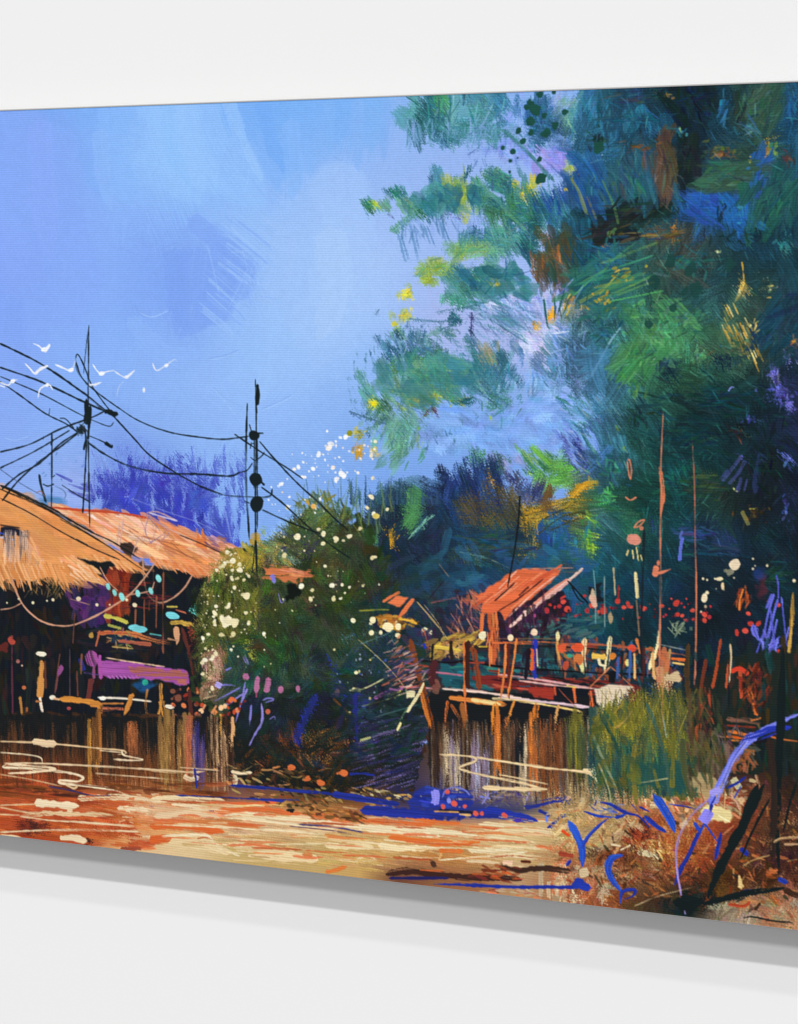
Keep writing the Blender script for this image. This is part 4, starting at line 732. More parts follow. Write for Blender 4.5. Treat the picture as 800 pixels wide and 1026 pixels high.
D([(375, 590), (425, 600), (430, 700), (380, 720)], 130, (8, 24), (3, 9), ['14282c', '1a3034', '1c2c3c', '182420', '22304a', '1a3a38'], ang=50, sp=50, dry=.35, a=.85)
for q, w in (([314, 700, 305, 718, 296, 745], 7), ([318, 696, 312, 706], 6), ([356, 692, 357, 720, 358, 752], 6), ([352, 705, 368, 702], 12), ([343, 700, 330, 660], 3)): L(q, w, '252a78', dry=.45, col2='1f2c88')
D((362, 706, 14, 10), 40, (4, 10), (1.5, 3), ['2a309a', '242a80', '3a44b0'], ang=60, sp=60, dry=.3)
seg()
smear([[205, 570, 250, 550, 300, 505, 350, 500, 390, 560, 420, 640, 425, 790, 236, 785, 222, 715, 196, 690, 198, 600]], 9, .16, cells(20, 60, 50), 5, lighten=.3)
CR = ['f0e4c0', 'e8dcb0', 'f4ecd0', 'd8cc98']
def BLS(reg, k, r, pal=CR):
    for x, y in rpts(reg, k):
        rr = R.uniform(*r)*R.uniform(.35, .85)
        if R.rand() < .3: continue
        if rr < 1.6:
            t_ = R.rand()*6.28; L([x, y, x+rr*1.3*math.cos(t_), y+rr*1.3*math.sin(t_)], rr*R.uniform(.9, 1.7), pal[R.randint(len(pal))], dry=.3, ta=(.1, .3), a=.9); continue
        for _ in range(3): E(x+R.normal(0, rr*.35), y+R.normal(0, rr*.35), rr*R.uniform(.6, .9), rr*R.uniform(.6, 1), pal[R.randint(len(pal))], rot=R.rand()*3, rag=.4)
seg('painted_blossom', 'scattered cream blossoms painted over the green bushes')
seg('painted_roof', 'small orange roof painted between two green bushes'); SEGS.pop(); cur[0] = [i for i, q_ in enumerate(SEGS) if q_[0] == 'painted_roof'][-1]
P([262, 570, 276, 566, 290, 569, 302, 572, 318, 574, 306, 579, 297, 585, 282, 584, 268, 580], 'cc7448', rag=3.5, dry=.12); D((291, 575, 17, 4), 16, (8, 18), (2, 4), ['dc8858', 'c8704a', 'e09468'], ang=8, sp=6); P([286, 584, 300, 584, 300, 598, 289, 602], '0c1410', rag=3); cur[0] = len(SEGS)-1
BLS((224, 590, 20, 42, .3), 90, (.8, 3)); BLS((233, 565, 12, 14), 40, (.8, 3)); BLS((207, 610, 8, 24), 36, (.8, 2.4)); BLS((246, 620, 12, 16), 24, (.8, 2.6)); BLS((208, 660, 9, 24), 40, (.8, 3)); BLS((300, 545, 45, 22), 40, (.7, 2.4)); BLS((330, 590, 55, 20), 34, (.6, 2)); BLS((260, 640, 26, 40), 26, (.6, 1.8))
for x, y, r in ((226, 622, 7), (235, 624, 6), (222, 637, 3.2), (232, 651, 2.2), (234, 636, 3), (247, 597, 4), (228, 563, 3.4), (249, 577, 3), (240, 571, 2.4), (217, 655, 2.8), (204, 662, 4.5), (203, 676, 3), (213, 690, 3), (264, 635, 2.2), (265, 651, 1.4), (265, 668, 1.4), (298, 538, 3.6), (319, 531, 3.4), (325, 534, 3.8), (337, 540, 3.2), (350, 538, 3.8), (324, 545, 2.6), (285, 557, 3), (305, 552, 1.6), (326, 567, 2.4), (329, 577, 2.2), (332, 587, 3.2), (302, 587, 3), (313, 592, 2.2), (312, 600, 3), (334, 600, 2.6), (341, 600, 2), (351, 588, 2), (364, 587, 2.6), (374, 559, 3), (354, 622, 2.6), (361, 530, 2.6), (375, 515, 2.4), (377, 517, 3), (372, 498, 3.2), (368, 508, 2.8), (374, 478, 3), (388, 510, 2), (293, 612, 1.2), (385, 620, 3), (372, 625, 2), (382, 634, 2.2), (372, 635, 2), (357, 674, 1.6), (335, 651, 1.4), (343, 586, 1.6), (346, 594, 1.6), (276, 611, 1.2)):
    E(x, y, r*.66, r*.78, CR[R.randint(4)], rag=.5, rot=R.rand()*3); E(x+R.normal(0, r*.6), y+R.normal(0, r*.6), r*.4, r*.3, 'e0d4ac', rag=.6, a=.9)
seg('painted_blossom', 'loose white blossoms painted against the blue sky')
W2 = ['f0f0f4', 'e8ecf8', 'ffffff', 'f4e8e0']
for x, y, r in ((333, 445, 5), (330, 449, 3), (327, 447, 2), (346, 438, 4), (341, 438, 2), (350, 436, 2), (319, 455, 2.6), (314, 470, 2.6), (304, 463, 2), (299, 468, 2), (316, 464, 1.4), (295, 470, 1.6), (334, 468, 3), (343, 475, 5), (338, 480, 3.4), (359, 474, 1.6), (356, 472, 1), (281, 485, 3), (290, 498, 1.4), (306, 478, 1.4), (321, 500, 1.8), (288, 480, 1.2), (303, 454, 1.2), (326, 461, 1.2), (328, 432, 1.2), (336, 459, 1), (340, 458, 1), (316, 460, 1), (272, 488, 1), (258, 490, 1.4), (304, 478, 2.4), (288, 508, 2.6), (293, 455, 1), (350, 452, 2), (365, 446, 1.6), (362, 460, 2), (344, 462, 1)):
    E(x, y, r*.66, r*.85, W2[R.randint(4)], rag=.5, rot=R.rand()*3)
SP((330, 460, 34, 22, -.5), 26, (.5, 1.1), W2); SP((300, 505, 34, 12), 14, (.5, 1.1), W2); SP((372, 450, 10, 10), 10, (.7, 2), ['f4ecd0', 'e8dcc0'])
for x, y, r, c in ((314, 508, 2.4, 'e0b060'), (308, 503, 1.8, 'b89a3c'), (283, 493, 1, 'f0e0c0'), (288, 509, 2.4, 'e8e0b0'), (376, 517, 3, 'd8c060'), (375, 405, 2, 'e8d820'), (351, 434, 2.4, '8a8a20'), (309, 505, 1.6, 'c8a040')): E(x, y, r, r, c, rag=.4)
seg()
# violet grass blades and pink dabs
seg('painted_grass', 'violet blades of grass and pink strokes painted before the dark bush')
V = '9086d4'
for q, w in (([217, 688, 230, 687, 241, 690], 3.4), ([241, 689, 228, 696, 215, 703], 2), ([244, 695, 232, 703, 218, 712], 2.2), ([246, 683, 243, 700, 236, 724], 2.2), ([248, 690, 242, 704], 2), ([244, 657, 246, 661, 249, 666], 3), ([252, 706, 251, 718, 250, 727], 2), ([262, 705, 263, 722, 256, 735, 250, 747], 3), ([263, 702, 268, 700, 274, 701, 266, 704], 2), ([270, 721, 275, 718, 276, 722], 1), ([226, 672, 232, 669], 1.4), ([273, 576, 275, 584], 4.5), ([279, 594, 281, 602, 283, 604, 286, 600], 1)):
    L(q, w, V, dry=.15, col2='7a74c8', ta=(.1, .4))
L([216, 685, 222, 688], 5, 'b0a4e8', dry=.2)
PK = 'b06a92'
seg('painted_petal', None); L([245, 680, 248, 676], 6, PK, ta=(.2, .2)); seg('painted_petal', None); L([258, 678, 257, 694], 5, PK, ta=(.1, .2)); seg('painted_petal', None); L([269, 679, 267, 694], 6, PK, ta=(.1, .1)); seg('painted_petal', None); E(281.5, 691.5, 2.8, 3.4, PK); seg('painted_petal', None); E(299, 690, 2.2, 3.8, PK); seg('painted_petal', None); E(338, 694.5, 2.4, 4, PK); seg()
L([257, 694, 257, 699], 1.6, '8a4060')
E(268.5, 713, 3, 3, 'c8664a', rot=.5); E(238, 712, 2.6, 2.6, 'd8845c'); L([204, 702, 212, 700, 218, 698], 4.5, 'b89a78', dry=.15)
L([206, 706, 202, 713], 2.5, 'e09868'); L([217, 707, 212, 715], 2, 'e09868')
seg()
for i in range(24): E(R.uniform(196, 246), R.uniform(700, 718), R.uniform(1, 2.6), R.uniform(1, 2.4), R.choice(['c04a2c', 'e08850', '8a2c20', 'f0c090', 'd86a3c']), rot=R.rand()*3, rag=.4)
# marks over the right half of the dark bush
for q, w, c in (([358, 640, 375, 655, 392, 672, 405, 688], 1.8, '9a9468'), ([361, 645, 375, 640, 395, 632], 1.4, '5a8088'), ([350, 692, 365, 690, 385, 680], 1.4, 'c8c890'), ([353, 691, 362, 692], 4, 'e0d8a0'), ([375, 700, 390, 693, 404, 690], 4, '9a5a98'), ([388, 697, 402, 692], 3, 'c8c060'), ([362, 708, 385, 702, 402, 696], 2, '6a7a50'), ([361, 742, 372, 739], 3, 'd8d890'), ([372, 739, 395, 732, 412, 726], 1.6, '7a6a9a'), ([398, 732, 403, 718, 410, 708], 1.6, '5a7a5a'), ([396, 735, 399, 731], 4, 'e8e0a0'), ([334, 700, 350, 715, 358, 722], 2.4, '5a3a20')): L(q, w, c, dry=.3)
E(357, 674, 1.8, 1.6, 'e8e0b0'); SP((366, 690, 34, 40), 40, (.5, 1.4), ['7a8aa0', 'c8b87a', '5a7a6a', '8a5a80', '3a50a0']); E(393, 624, 5, 5, 'f0dcae'); 
L([360, 612, 380, 611, 390, 611], 1.4, '8a8a30', dry=.2)
D([(378, 618), (405, 616), (418, 626), (400, 632), (384, 630)], 50, (5, 14), (2, 5), ['c8882c', 'b0702a', 'e0a83c', '8a5424'], ang=10, sp=25, dry=.25)
seg('painted_blossom', 'yellow and cream blossoms painted below the little orange awning')
for x, y, r in ((389, 629, 4.6), (399, 628, 3), (399, 636.5, 3), (374, 621, 3), (372, 634, 2.4), (426, 633, 4), (430, 634, 3)): E(x, y, r, r, 'f4e4b4', rag=.25)
seg()
# violet hatching low, x 350..440, y 720..800
for i in range(420):
    x, y = R.uniform(350, 428), R.uniform(722, 806); l = R.uniform(8, 26)
    if (x-335)+(800-y)*.4 < 20: continue
    L([x, y, x+l, y-l*R.uniform(.2, .42)], R.uniform(.8, 2), R.choice(['2c2850', '443a70', '1c1a2c', '6a5c98', '14181c', '24246a', '7a6ca0', '4a3c48', '14181c']), dry=.45, a=.75)
smear([[340, 722, 432, 715, 432, 805, 350, 800]], 9, .2, np.full((NV, NU), -.3, np.float32), 5, rag=14, lighten=.3)

D([(335, 690), (432, 690), (425, 750), (350, 765)], 150, (8, 24), (2, 7), ['14282c', '18302c', '1a3838', '1c2440', '141c1c', '203c44'], ang=-20, sp=35, dry=.45, a=.7)
for q, w, c in (([361, 742, 372, 739], 2.6, 'c8c880'), ([372, 739, 395, 732, 412, 726], 1.3, '6a5c8a'), ([398, 732, 403, 718, 410, 708], 1.3, '5a7a5a'), ([360, 724, 385, 716, 420, 706], 1.2, '4a6a6a'), ([356, 695, 357, 720, 358, 745], 4, '222a7c'), ([318, 696, 308, 716, 298, 740], 4, '20286c')): L(q, w, c, dry=.4, a=.8)
# ------------------------------------------------------------------ cabin, jetty and landing stage
D([(400, 600), (500, 590), (500, 640), (410, 650)], 130, (6, 20), (2, 6), ['1f3450', '24304c', '2a2434', '1a2c44', '34283c'], ang=60, sp=50, dry=.3)
D([(455, 600), (485, 590), (482, 640), (450, 640)], 110, (6, 18), (.8, 2), ['b0644c', '8a5a4c', '5a3a4c', 'c88a60', '6a4a60', '3a2c48'], ang=60, sp=25, dry=.35)
D((476, 603, 9, 9), 22, (5, 12), (2, 4), ['c0603c', 'a85040', 'b86a50'], ang=60, sp=20, dry=.4)
L([418, 603, 436, 624, 450, 642], 2.4, 'a08a60', dry=.35); L([425, 605, 440, 625, 446, 640], 1.2, 'b89a70', dry=.3); L([440, 565, 450, 578], 1, '7a6a60'); L([430, 600, 445, 582], 1, '24202c'); L([432, 604, 460, 598], 1.4, '7a4a50', dry=.3)
D([(428, 645), (470, 632), (485, 632), (480, 650), (440, 660), (430, 655)], 90, (6, 18), (1.5, 5), ['b08a3c', '9a7434', 'c8a040', '7a5a30', 'd8b850'], ang=155, sp=18, dry=.3)
D((455, 652, 10, 9), 30, (5, 12), (1, 2.4), ['d8b080', 'c09060', '8a6a50'], ang=60, sp=30, dry=.25); L([436, 648, 462, 652], 4, 'e0c050', dry=.3)
P([438, 665, 500, 668, 500, 690, 445, 690], '1d5560', rag=3); D([(465, 648), (500, 655), (560, 660), (560, 690), (450, 688)], 90, (6, 18), (2, 6), ['1f6a74', '2a7880', '164450', '3a8a70', '1a3040'], ang=5, sp=15, dry=.25)
seg('painted_cabin', 'small orange roofed cabin painted on stilts above the jetty')
P([486, 612, 560, 590, 575, 600, 560, 640, 498, 645], '221a2c', rag=4, j=.15)
D([(500, 615), (545, 592), (562, 600), (555, 640), (505, 642)], 110, (6, 18), (2, 5), ['2a1c34', '3a2448', '241820', '5a3040', '46264c'], ang=80, sp=25, dry=.25)
P([488, 613, 498, 616, 499, 650, 498, 668, 493, 668, 492, 640], 'c05c34', rag=1.6); L([497, 612, 500, 650, 499, 690], 3, 'e07840', dry=.1); L([484, 614, 482, 640], 3.6, 'd8703c', dry=.2); D((493, 640, 4, 20), 10, (8, 20), (1.5, 3), ['8a3a28', 'e08850'], ang=88, sp=5)
seg('painted_roof', 'orange plank roof of the small cabin with a pale gable board')
PR = [477, 598, 488, 590, 500, 582, 519, 570, 540, 570, 562, 574, 548, 588, 532, 600, 516, 610, 506, 622, 500, 612, 490, 616, 481, 613, 483, 604]
P(PR, 'de6a40', rag=1, j=.08)
for i in range(46):
    t = R.rand(); x = 482+t*74; y = 600-t*26+R.uniform(-2, 4); l = R.uniform(10, 30)
    L([x+l*.5, y-l*.32, x-l*.35, y+l*.3], R.uniform(1, 3.2), R.choice(['e4744a', 'd8603a', 'ea8a60', 'c85434', 'e07850']), dry=.2, ta=(.1, .4))
for q, w, c in (([516, 584, 505, 594, 496, 602], 1.6, '3a1c20'), ([545, 580, 530, 592, 514, 604], 1.6, '3a1c20'), ([556, 584, 535, 600, 518, 614], 1.4, '2a1820'), ([530, 588, 520, 597], 2, '5a2a24'), ([500, 612, 520, 600], 1.4, '5a2a24'), ([557, 577, 535, 594, 510, 618], 1.5, 'f0b09a'), ([500, 590, 518, 572], 1.3, 'e8a890'), ([495, 598, 521, 577], 1.2, 'f09a78'), ([512, 610, 540, 588], 1.6, 'ec8a60'), ([530, 571, 560, 573, 578, 574], 1.2, 'b05a4a'), ([523, 570, 575, 569], .9, 'd88a70')): L(q, w, c, dry=.1)
L([584, 570, 566, 585, 540, 604, 511, 628], 6, 'dca49a', dry=.08, ta=(.5, .25), col2='e8beb0'); L([569, 580, 552, 592, 530, 610], 3, 'e08a70', dry=.1); L([584, 569, 572, 580], 1.6, 'd0c0b0')
L([569, 582, 590, 605], 1.8, '0c1418', dry=.05); L([573, 588, 580, 600, 586, 604], 1.4, '10181c'); L([565, 573, 580, 572], 1.2, '3a5a60')
L([521, 497, 520, 520, 516, 550, 512, 572, 509, 588], 1.9, '12181c')
seg('painted_roof', 'tiny orange awning painted at the left end of the jetty')
L([384, 603, 392, 598, 401, 593], 3, 'dc7444', dry=.08); P([388, 605, 397, 597, 409, 599, 405, 604, 401, 609], 'e2784a', rag=.8); L([415, 600, 407, 610, 399, 619], 4, 'e07444', dry=.1, ta=(.1, .4)); L([400, 620, 410, 622, 418, 625], 3, 'd8a83c', dry=.2)
seg()
P([590, 590, 602, 585, 606, 605, 592, 600], '141c24', rag=3)
D([(520, 625), (600, 615), (605, 640), (525, 642)], 60, (8, 20), (2, 5), ['2c5a5e', '3a6464', '1f444c', '4a6a64'], ang=170, sp=15, dry=.35)
D([(512, 618), (556, 596), (566, 606), (560, 640), (512, 642)], 70, (6, 16), (1.5, 5), ['241828', '3a2040', '1a141c', '4a2838', '2c1c34', '14181e'], ang=85, sp=20, dry=.25)
RD = ['c83c30', 'd84838', 'b83038', 'e05040']
seg('painted_blossom', 'red blossoms painted in a row behind the jetty')
for x, y, r in ((548, 612, 3), (565, 603, 2.4), (569, 611, 3), (561, 608, 2), (551, 606, 2), (593, 607, 2.4), (605, 611, 4.6), (600, 613, 2), (612, 609, 2), (619, 602, 2.6), (625, 609, 2.4), (630, 606, 3), (633, 608, 2), (645, 610, 3), (620.5, 590, 1.8), (589, 612, 2.4), (586, 597, 1.4), (559, 621, 2), (678, 605, 3), (664, 607, 3), (694, 612, 2.8), (707, 616, 3), (711, 618, 2), (706, 622, 2), (671, 610, 1.6), (679, 616, 2), (684, 617, 1.4), (780, 606, 3), (753, 625, 3), (761, 625, 3), (771, 603, 2), (739, 634, 2.4), (747, 632, 2.2), (780, 653, 2), (668, 616, 1.4), (673, 600, 1.2), (750, 615, 2), (688, 600, 1), (686, 621, 1), (694, 621, 1)):
    E(x, y, r, r*R.uniform(.7, 1.2), RD[R.randint(4)], rag=.35, rot=R.rand()*3, a=.92)
SP([(545, 600), (720, 605), (720, 624), (560, 618)], 60, (.6, 1.6), ['8a2430', '6a1c28', 'b83038', '401820'])
L([562, 600, 567, 597], 2, 'c84038'); E(536, 617, 2, 3, 'b04a80', rag=.4)
seg()
# stage behind the rails
P([430, 690, 600, 696, 604, 735, 428, 735], '14181c', rag=2)
D([(560, 640), (640, 645), (685, 650), (685, 690), (560, 680)], 260, (4, 14), (1.5, 5), ['1a3a50', '14202c', '203c64', '8a3424', '2a5a60', '7a2c20', 'b0582c', '3a5a8a'], ang=85, sp=35, dry=.25)
D([(500, 645), (560, 645), (560, 690), (500, 690)], 80, (6, 18), (2, 5), ['221828', '14303c', '34202c', '1a1420', '2a4a50'], ang=88, sp=10, dry=.2)
P([470, 672, 560, 678, 640, 684, 645, 696, 600, 700, 500, 690, 470, 684], '6a2220', rag=3, j=.2, dry=.3)
D([(500, 676), (640, 684), (640, 696), (500, 690)], 40, (10, 30), (1, 3), ['a03028', '14141a', 'c85a40', '5a1c1c', '1a2a3a', '8a2a24'], ang=6, sp=3, dry=.3); P([555, 682, 592, 686, 590, 697, 555, 696], '0e1620', rag=1.5); P([500, 696, 560, 698, 590, 706, 590, 716, 500, 706], '14161f', rag=2)
P([530, 688, 556, 690, 556, 700, 534, 698], 'a03428', rag=2)
seg('painted_jetty', 'orange and pink plank jetty on crooked posts painted over the water')
for q, w, c in (([493, 644, 530, 644, 560, 645], 3, 'e0703a'), ([560, 645, 600, 646, 640, 650, 684, 656], 1.8, 'a8583c'), ([498, 640, 560, 640], .9, '8a5a40'), ([500, 647, 560, 648, 640, 654], 1.6, '1a1418'), ([418, 662, 450, 664, 470, 662, 500, 668, 560, 672, 640, 676, 660, 677], 2.2, '120e14'), ([405, 671, 430, 673, 465, 677], 1.8, 'b86a80'), ([470, 664, 486, 664], 2, '9a3c34'), ([400, 688, 436, 690], 2, 'c88a98'), ([443, 690, 470, 692, 500, 696, 542, 703], 3.2, 'e8c8b8'), ([500, 676, 540, 681, 595, 690], 2.4, 'd8a0a0'), ([520, 682, 560, 687, 600, 690], 1.8, 'e0b0a8'), ([500, 699, 550, 704, 592, 709], 3, 'e0c4cc'), ([505, 700, 545, 706, 583, 713], 2, 'f0c878'), ([450, 699, 475, 702, 507, 706], 5, 'd07c38'), ([472, 701, 490, 704, 502, 706], 4, 'ecd08c'), ([493, 700, 520, 702, 545, 706], 2.4, 'f0d8a0'), ([405, 664, 430, 668], 2.4, '9a4034'), ([560, 690, 566, 697, 576, 707], 1, 'b05038'), ([490, 672, 500, 673], 2, '7a2c28')):
    L(q, w, c, dry=.12, ta=(.03, .08))
L([556, 688, 557, 697], 2, 'c05030'); L([575, 688, 577, 705], 3.4, 'd8683a', dry=.1); L([592, 692, 594, 708], 5, 'd86838', dry=.15); L([590, 690, 612, 668], 1.6, 'c07048'); L([568, 687, 578, 689], 2, 'd8b860'); L([612, 668, 636, 690], 1.4, 'b06848')
for q, w, c in (([465, 640, 466, 670, 466, 700, 468, 725], 3, 'd8743c'), ([469, 642, 470, 690], 7, '3a1c18'), ([474, 646, 478, 670, 481, 692], 5, '8a3c20'), ([434, 645, 433, 662], 3, '141418'), ([452, 642, 453, 662], 3.5, '241c1c'), ([423, 630, 428, 645, 428, 655], 3, 'c05a38'), ([425, 645, 426, 650], 4, '2434a8'),
                ([507, 645, 506, 670, 502, 700], 3, 'e07c3c'), ([510, 645, 511, 700], 4, '5a2420'), ([518, 640, 514, 670, 509, 698], 2.6, 'e0803c'), ([491, 640, 491, 668], 2.4, 'e07c3c'), ([516, 702, 508, 722], 2.4, 'd88838'), ([535, 618, 535, 640], 1, '5a3448'),
                ([497, 705, 496, 720, 494, 748], 7.5, 'e0842c'), ([538, 704, 536, 718, 532, 728, 534, 768], 6, 'd8782c'), ([508, 718, 507, 735, 505, 762], 5, 'a05c30'), ([449, 702, 446, 722, 446, 735], 3, 'c8642c'), ([452, 706, 462, 722], 3, 'b05c2c'), ([463, 704, 467, 740, 468, 786], 5.5, '9a5a2c'), ([411, 640, 418, 668, 428, 705, 441, 772], 6, '7a3c1c'), ([421, 690, 430, 725, 437, 750], 4, 'c8702c'), ([560, 706, 556, 722], 2.4, 'd8a060'), ([398, 640, 402, 636], 2, 'c86038'),
                ([612, 637, 610, 655, 607, 674], 4.6, 'ecd49c'), ([586, 640, 585, 655, 586, 676], 5, 'e4c08c'), ([559, 636, 559, 650, 562, 672], 3, 'd89a50'), ([638, 640, 642, 655], 3, 'd87c40'), ([575, 655, 577, 672], 2, 'b0703c'), ([660, 632, 658, 648, 651, 671], 4.6, 'f0dca4'), ([645, 648, 645, 678], 3, '4a1c1c'), ([672, 650, 668, 672, 667, 690], 4, 'b08c58'), ([646, 530, 644, 580, 643, 640, 643, 676], 3, '14202a')):
    L(q, w, c, dry=.12, ta=(.06, .12), col2=None)
L([437, 662, 432, 676, 438, 692], 8, '4a2024', dry=.2); E(436, 690, 5, 7, '8a5a4a', rag=.4, a=.7); L([593, 657, 607, 659], 6, 'e8bc54', dry=.05); L([600, 660, 602, 666, 608, 667], 3, 'ecdcb0', dry=.05); L([476, 647, 480, 650, 490, 649], 3, '2a2420'); L([480, 648, 489, 648], 1.4, 'd8b840')
for x, y, rx, ry, c in ((535, 634, 3.6, 3.2, 'f0d0b0'), (512, 639, 2.6, 2.6, 'f4d8b0'), (484, 637, 4, 3.4, 'e8e0b8'), (559, 637, 2, 4, 'e8d8a0'), (629, 664, 3, 5, 'e8dc80'), (583, 667, 2, 5, 'e0dc90'), (564, 649, 5, 4, 'dc5c38'), (579, 649, 5, 4, 'dc5430'), (634, 651, 4, 4, 'd84c34'), (615, 657, 4, 4, 'd88030'), (572, 657, 3, 2, '3a9a80'), (567, 667, 4, 5, 'b84c34'), (580, 661, 4, 5, 'c8703c'), (593, 648, 6, 2, '8a3a30')): E(x, y, rx, ry, c, rag=.35)
L([536, 640, 536, 655, 536, 680], 5, '2434b0', dry=.12); L([533, 650, 534, 662, 533, 672], 4, 'dc6030', dry=.2); L([538, 650, 539, 668], 1.8, 'f0c8a0'); L([530, 650, 527, 680], 4, '1c1220')
for x in (620, 624, 632, 636, 649, 654): L([x, 655+R.uniform(-4, 4), x+R.uniform(-2, 2), 680], R.uniform(1.4, 3), R.choice(['14202a', '3a5a9a', 'c86a3c', '204a7a', 'e0b070']), dry=.15)
L([615, 672, 613, 684], 6, '0c121a'); L([684, 656, 690, 658], 1, 'b07048')
E(667, 661, 4, 12, 'c06a44', rag=.3, a=.85); L([661, 668, 662, 690], 8, 'c08a60', dry=.3); L([673, 660, 687, 661], 4, 'd86a30', dry=.15); L([674, 664, 686, 666], 2, 'f0c070'); E(674, 680, 9, 5, 'cab088', rag=.4, rot=-.4); L([658, 645, 690, 652], 1, '8a9088')
P([595, 691, 610, 686, 636, 688, 624, 697, 605, 708, 598, 703], 'decab0', rag=1)
seg()
D([(425, 655), (390, 640), (385, 690), (430, 700)], 110, (6, 16), (.9, 2.4), ['b86a50', 'c89a90', '8a4a40', 'd8b8a0', '3a3060', '1a2a2c', '5a4a70'], ang=155, sp=15, dry=.3)
L([412, 708, 420, 695, 425, 684], 3.4, 'ecdca8', dry=.3); L([408, 714, 412, 707], 3, 'ecdca8'); L([398, 732, 402, 724], 2.4, 'ecdc98'); P([406, 692, 415, 692, 416, 699, 408, 700], 'ece0b0', rag=1)
L([390, 690, 400, 692], 2, '8a5a8a')
# masts
SA = 'c87a5c'
seg('painted_mast', 'tall thin salmon pole painted before the dark tree')
L([665, 413, 663.5, 440, 662.5, 470, 663, 500, 662, 540, 662, 600, 661, 670, 660, 690], 2, SA, dry=.05, ta=(.25, 0)); L([661, 468, 664, 485, 664, 500, 662, 520], 4.6, 'cc7450', dry=.1, ta=(.3, .5)); E(657, 572, 3.4, 5, 'd87c5c', rag=.25); L([655, 574, 662, 574, 673, 570], 3, 'd87c5c', ta=(.1, .6)); E(660, 564, 2, 3, 'd87c5c')
seg('painted_mast', 'thin dull red pole painted right of the salmon pole')
L([694, 433, 696, 480, 697, 530, 698, 600, 697, 660, 694, 735], 1.5, 'a8604c', dry=.12, ta=(.2, .05)); L([698, 540, 698, 620, 697, 680], 1.8, 'c07050', dry=.15)
seg()
for q in ([629, 462, 630, 472, 632, 480, 633, 470, 631, 461, 629, 462], [627, 498, 632, 501, 638, 498], [635, 529, 640, 523, 646, 521, 641, 527, 635, 529]): L(q, 1.5, 'd88060')
E(635.5, 540.5, 8, 5.5, 'd88c78', rag=.15); E(643, 529, 2.4, 2.4, 'd07c60', a=.9)
for q in ([630, 551, 628, 557], [634, 551, 635, 560], [638, 548, 640, 562], [642, 556, 644, 562]): L(q, 2, 'c8b878', dry=.25)
L([637, 573, 638, 585, 639, 600], 3.6, 'd8c890', dry=.2); L([615, 568, 616, 580, 617, 597], 2.4, 'b0a480', dry=.2); L([595, 571, 597, 595, 597, 625], 1.4, '6a98a0', dry=.1); L([606, 577, 606, 628], 1, '9aa8a0', dry=.1); L([638, 600, 641, 638], 1.8, '7a6450', dry=.2)
E(595, 601, 4, 7, 'd8a890', rag=.3); E(594, 594, 2, 4, 'c8b090'); E(612, 617, 2, 6, 'c8a070', rag=.4, a=.8); L([620, 586, 620, 600], 2, '8a2c30')
seg('painted_blossom', 'pale cream round blossoms painted on the dark trees at right')
E(737, 566, 5.6, 6.2, 'e8d4b4', rag=.2); E(731, 573, 4, 3.4, '9a9478', rag=.5, a=.8); E(724.5, 588, 2.2, 4, 'ecd0a0', rag=.3); E(721, 580, 4, 1.6, 'e0d0a8', rag=.4); E(706, 599, 3, 4, 'ecd8b4', rag=.2); E(709, 594, 2, 2, 'e8d8b0'); E(707.5, 608, 2, 2, 'b8a888', rag=.4)
for x, y, r in ((705, 580, 1.2), (709, 581, 1), (736, 579, 1.2), (755, 560, 1.6), (757, 567, 1.2), (755, 570, 1.4), (769, 567, 1.6), (718, 590, 1), (703, 613, 1), (796, 582, 1.4), (758, 631, 1)): E(x, y, r, r, 'd8cca8', rag=.4)
seg()
L([684, 538, 682, 550, 681, 562], 4, '5a6ac8', dry=.3); L([681, 540, 684, 532], 2, '5a6ac0'); D((745, 600, 8, 9), 26, (4, 12), (1, 3), ['b85028', 'd86a2c', '8a3420', '4a2420'], ang=100, sp=15, dry=.3); L([745, 590, 742, 600, 741, 612], 2, 'e07830'); E(764, 588, 5, 9, '5a2430', soft=.7, rag=.5, a=.7); E(761, 575, 6, 6, '1f3c80', soft=.8, a=.7)
seg('painted_grass', 'violet leaves painted on the dark bank at the right')
VV = '6a6ed8'
L([755, 626, 757, 634, 761, 642], 7, VV, dry=.05, ta=(.3, .5)); L([741, 664, 747, 660, 758, 661], 6, '7274dc', dry=.05, ta=(.2, .6)); L([741, 667, 744, 662], 3, VV); L([771, 655, 777, 664, 782, 674], 8, '7274dc', dry=.06, ta=(.6, .15)); L([754, 670, 762, 678, 773, 685], 4, '7078d8', ta=(.3, .6))
for q, w in (([778, 576, 780, 586, 780, 600], 2.2), ([783, 598, 785, 615, 788, 640], 2.4), ([776, 595, 770, 615, 765, 640], 3.4), ([780, 600, 773, 625, 768, 648], 3.6), ([765, 635, 758, 655], 2), ([779, 620, 775, 640, 770, 655], 3), ([786, 620, 788, 640, 790, 648], 2.6), ([791, 628, 787, 645], 2), ([772, 610, 776, 640, 778, 655], 2.4), ([760, 640, 776, 650], 2), ([774, 595, 768, 610], 3)): L(q, w, VV, dry=.3, col2='4a50b0')
D((772, 645, 9, 14), 40, (5, 12), (1, 3), ['6a6ed8', '5058c0', '7c80e0', '3a3c80'], ang=110, sp=30, dry=.3)
L([795, 594, 794, 620, 792, 645, 790, 668], 5, 'c8a04c', dry=.3, ta=(.5, .1), col2='8a6a30'); D((793, 665, 4, 8), 20, (2, 6), (1.5, 3), ['e8d8a0', 'd8c080', 'b89850'], ang=80, sp=40, dry=.2)
seg()
E(684, 630, 6, 4, '6a7a60', rag=.8, a=.6); 
for i in range(14): L([677+R.normal(0, 3), 630+R.normal(0, 3), 677+R.normal(0, 6), 630+R.normal(0, 6)], .9, '8a9878')
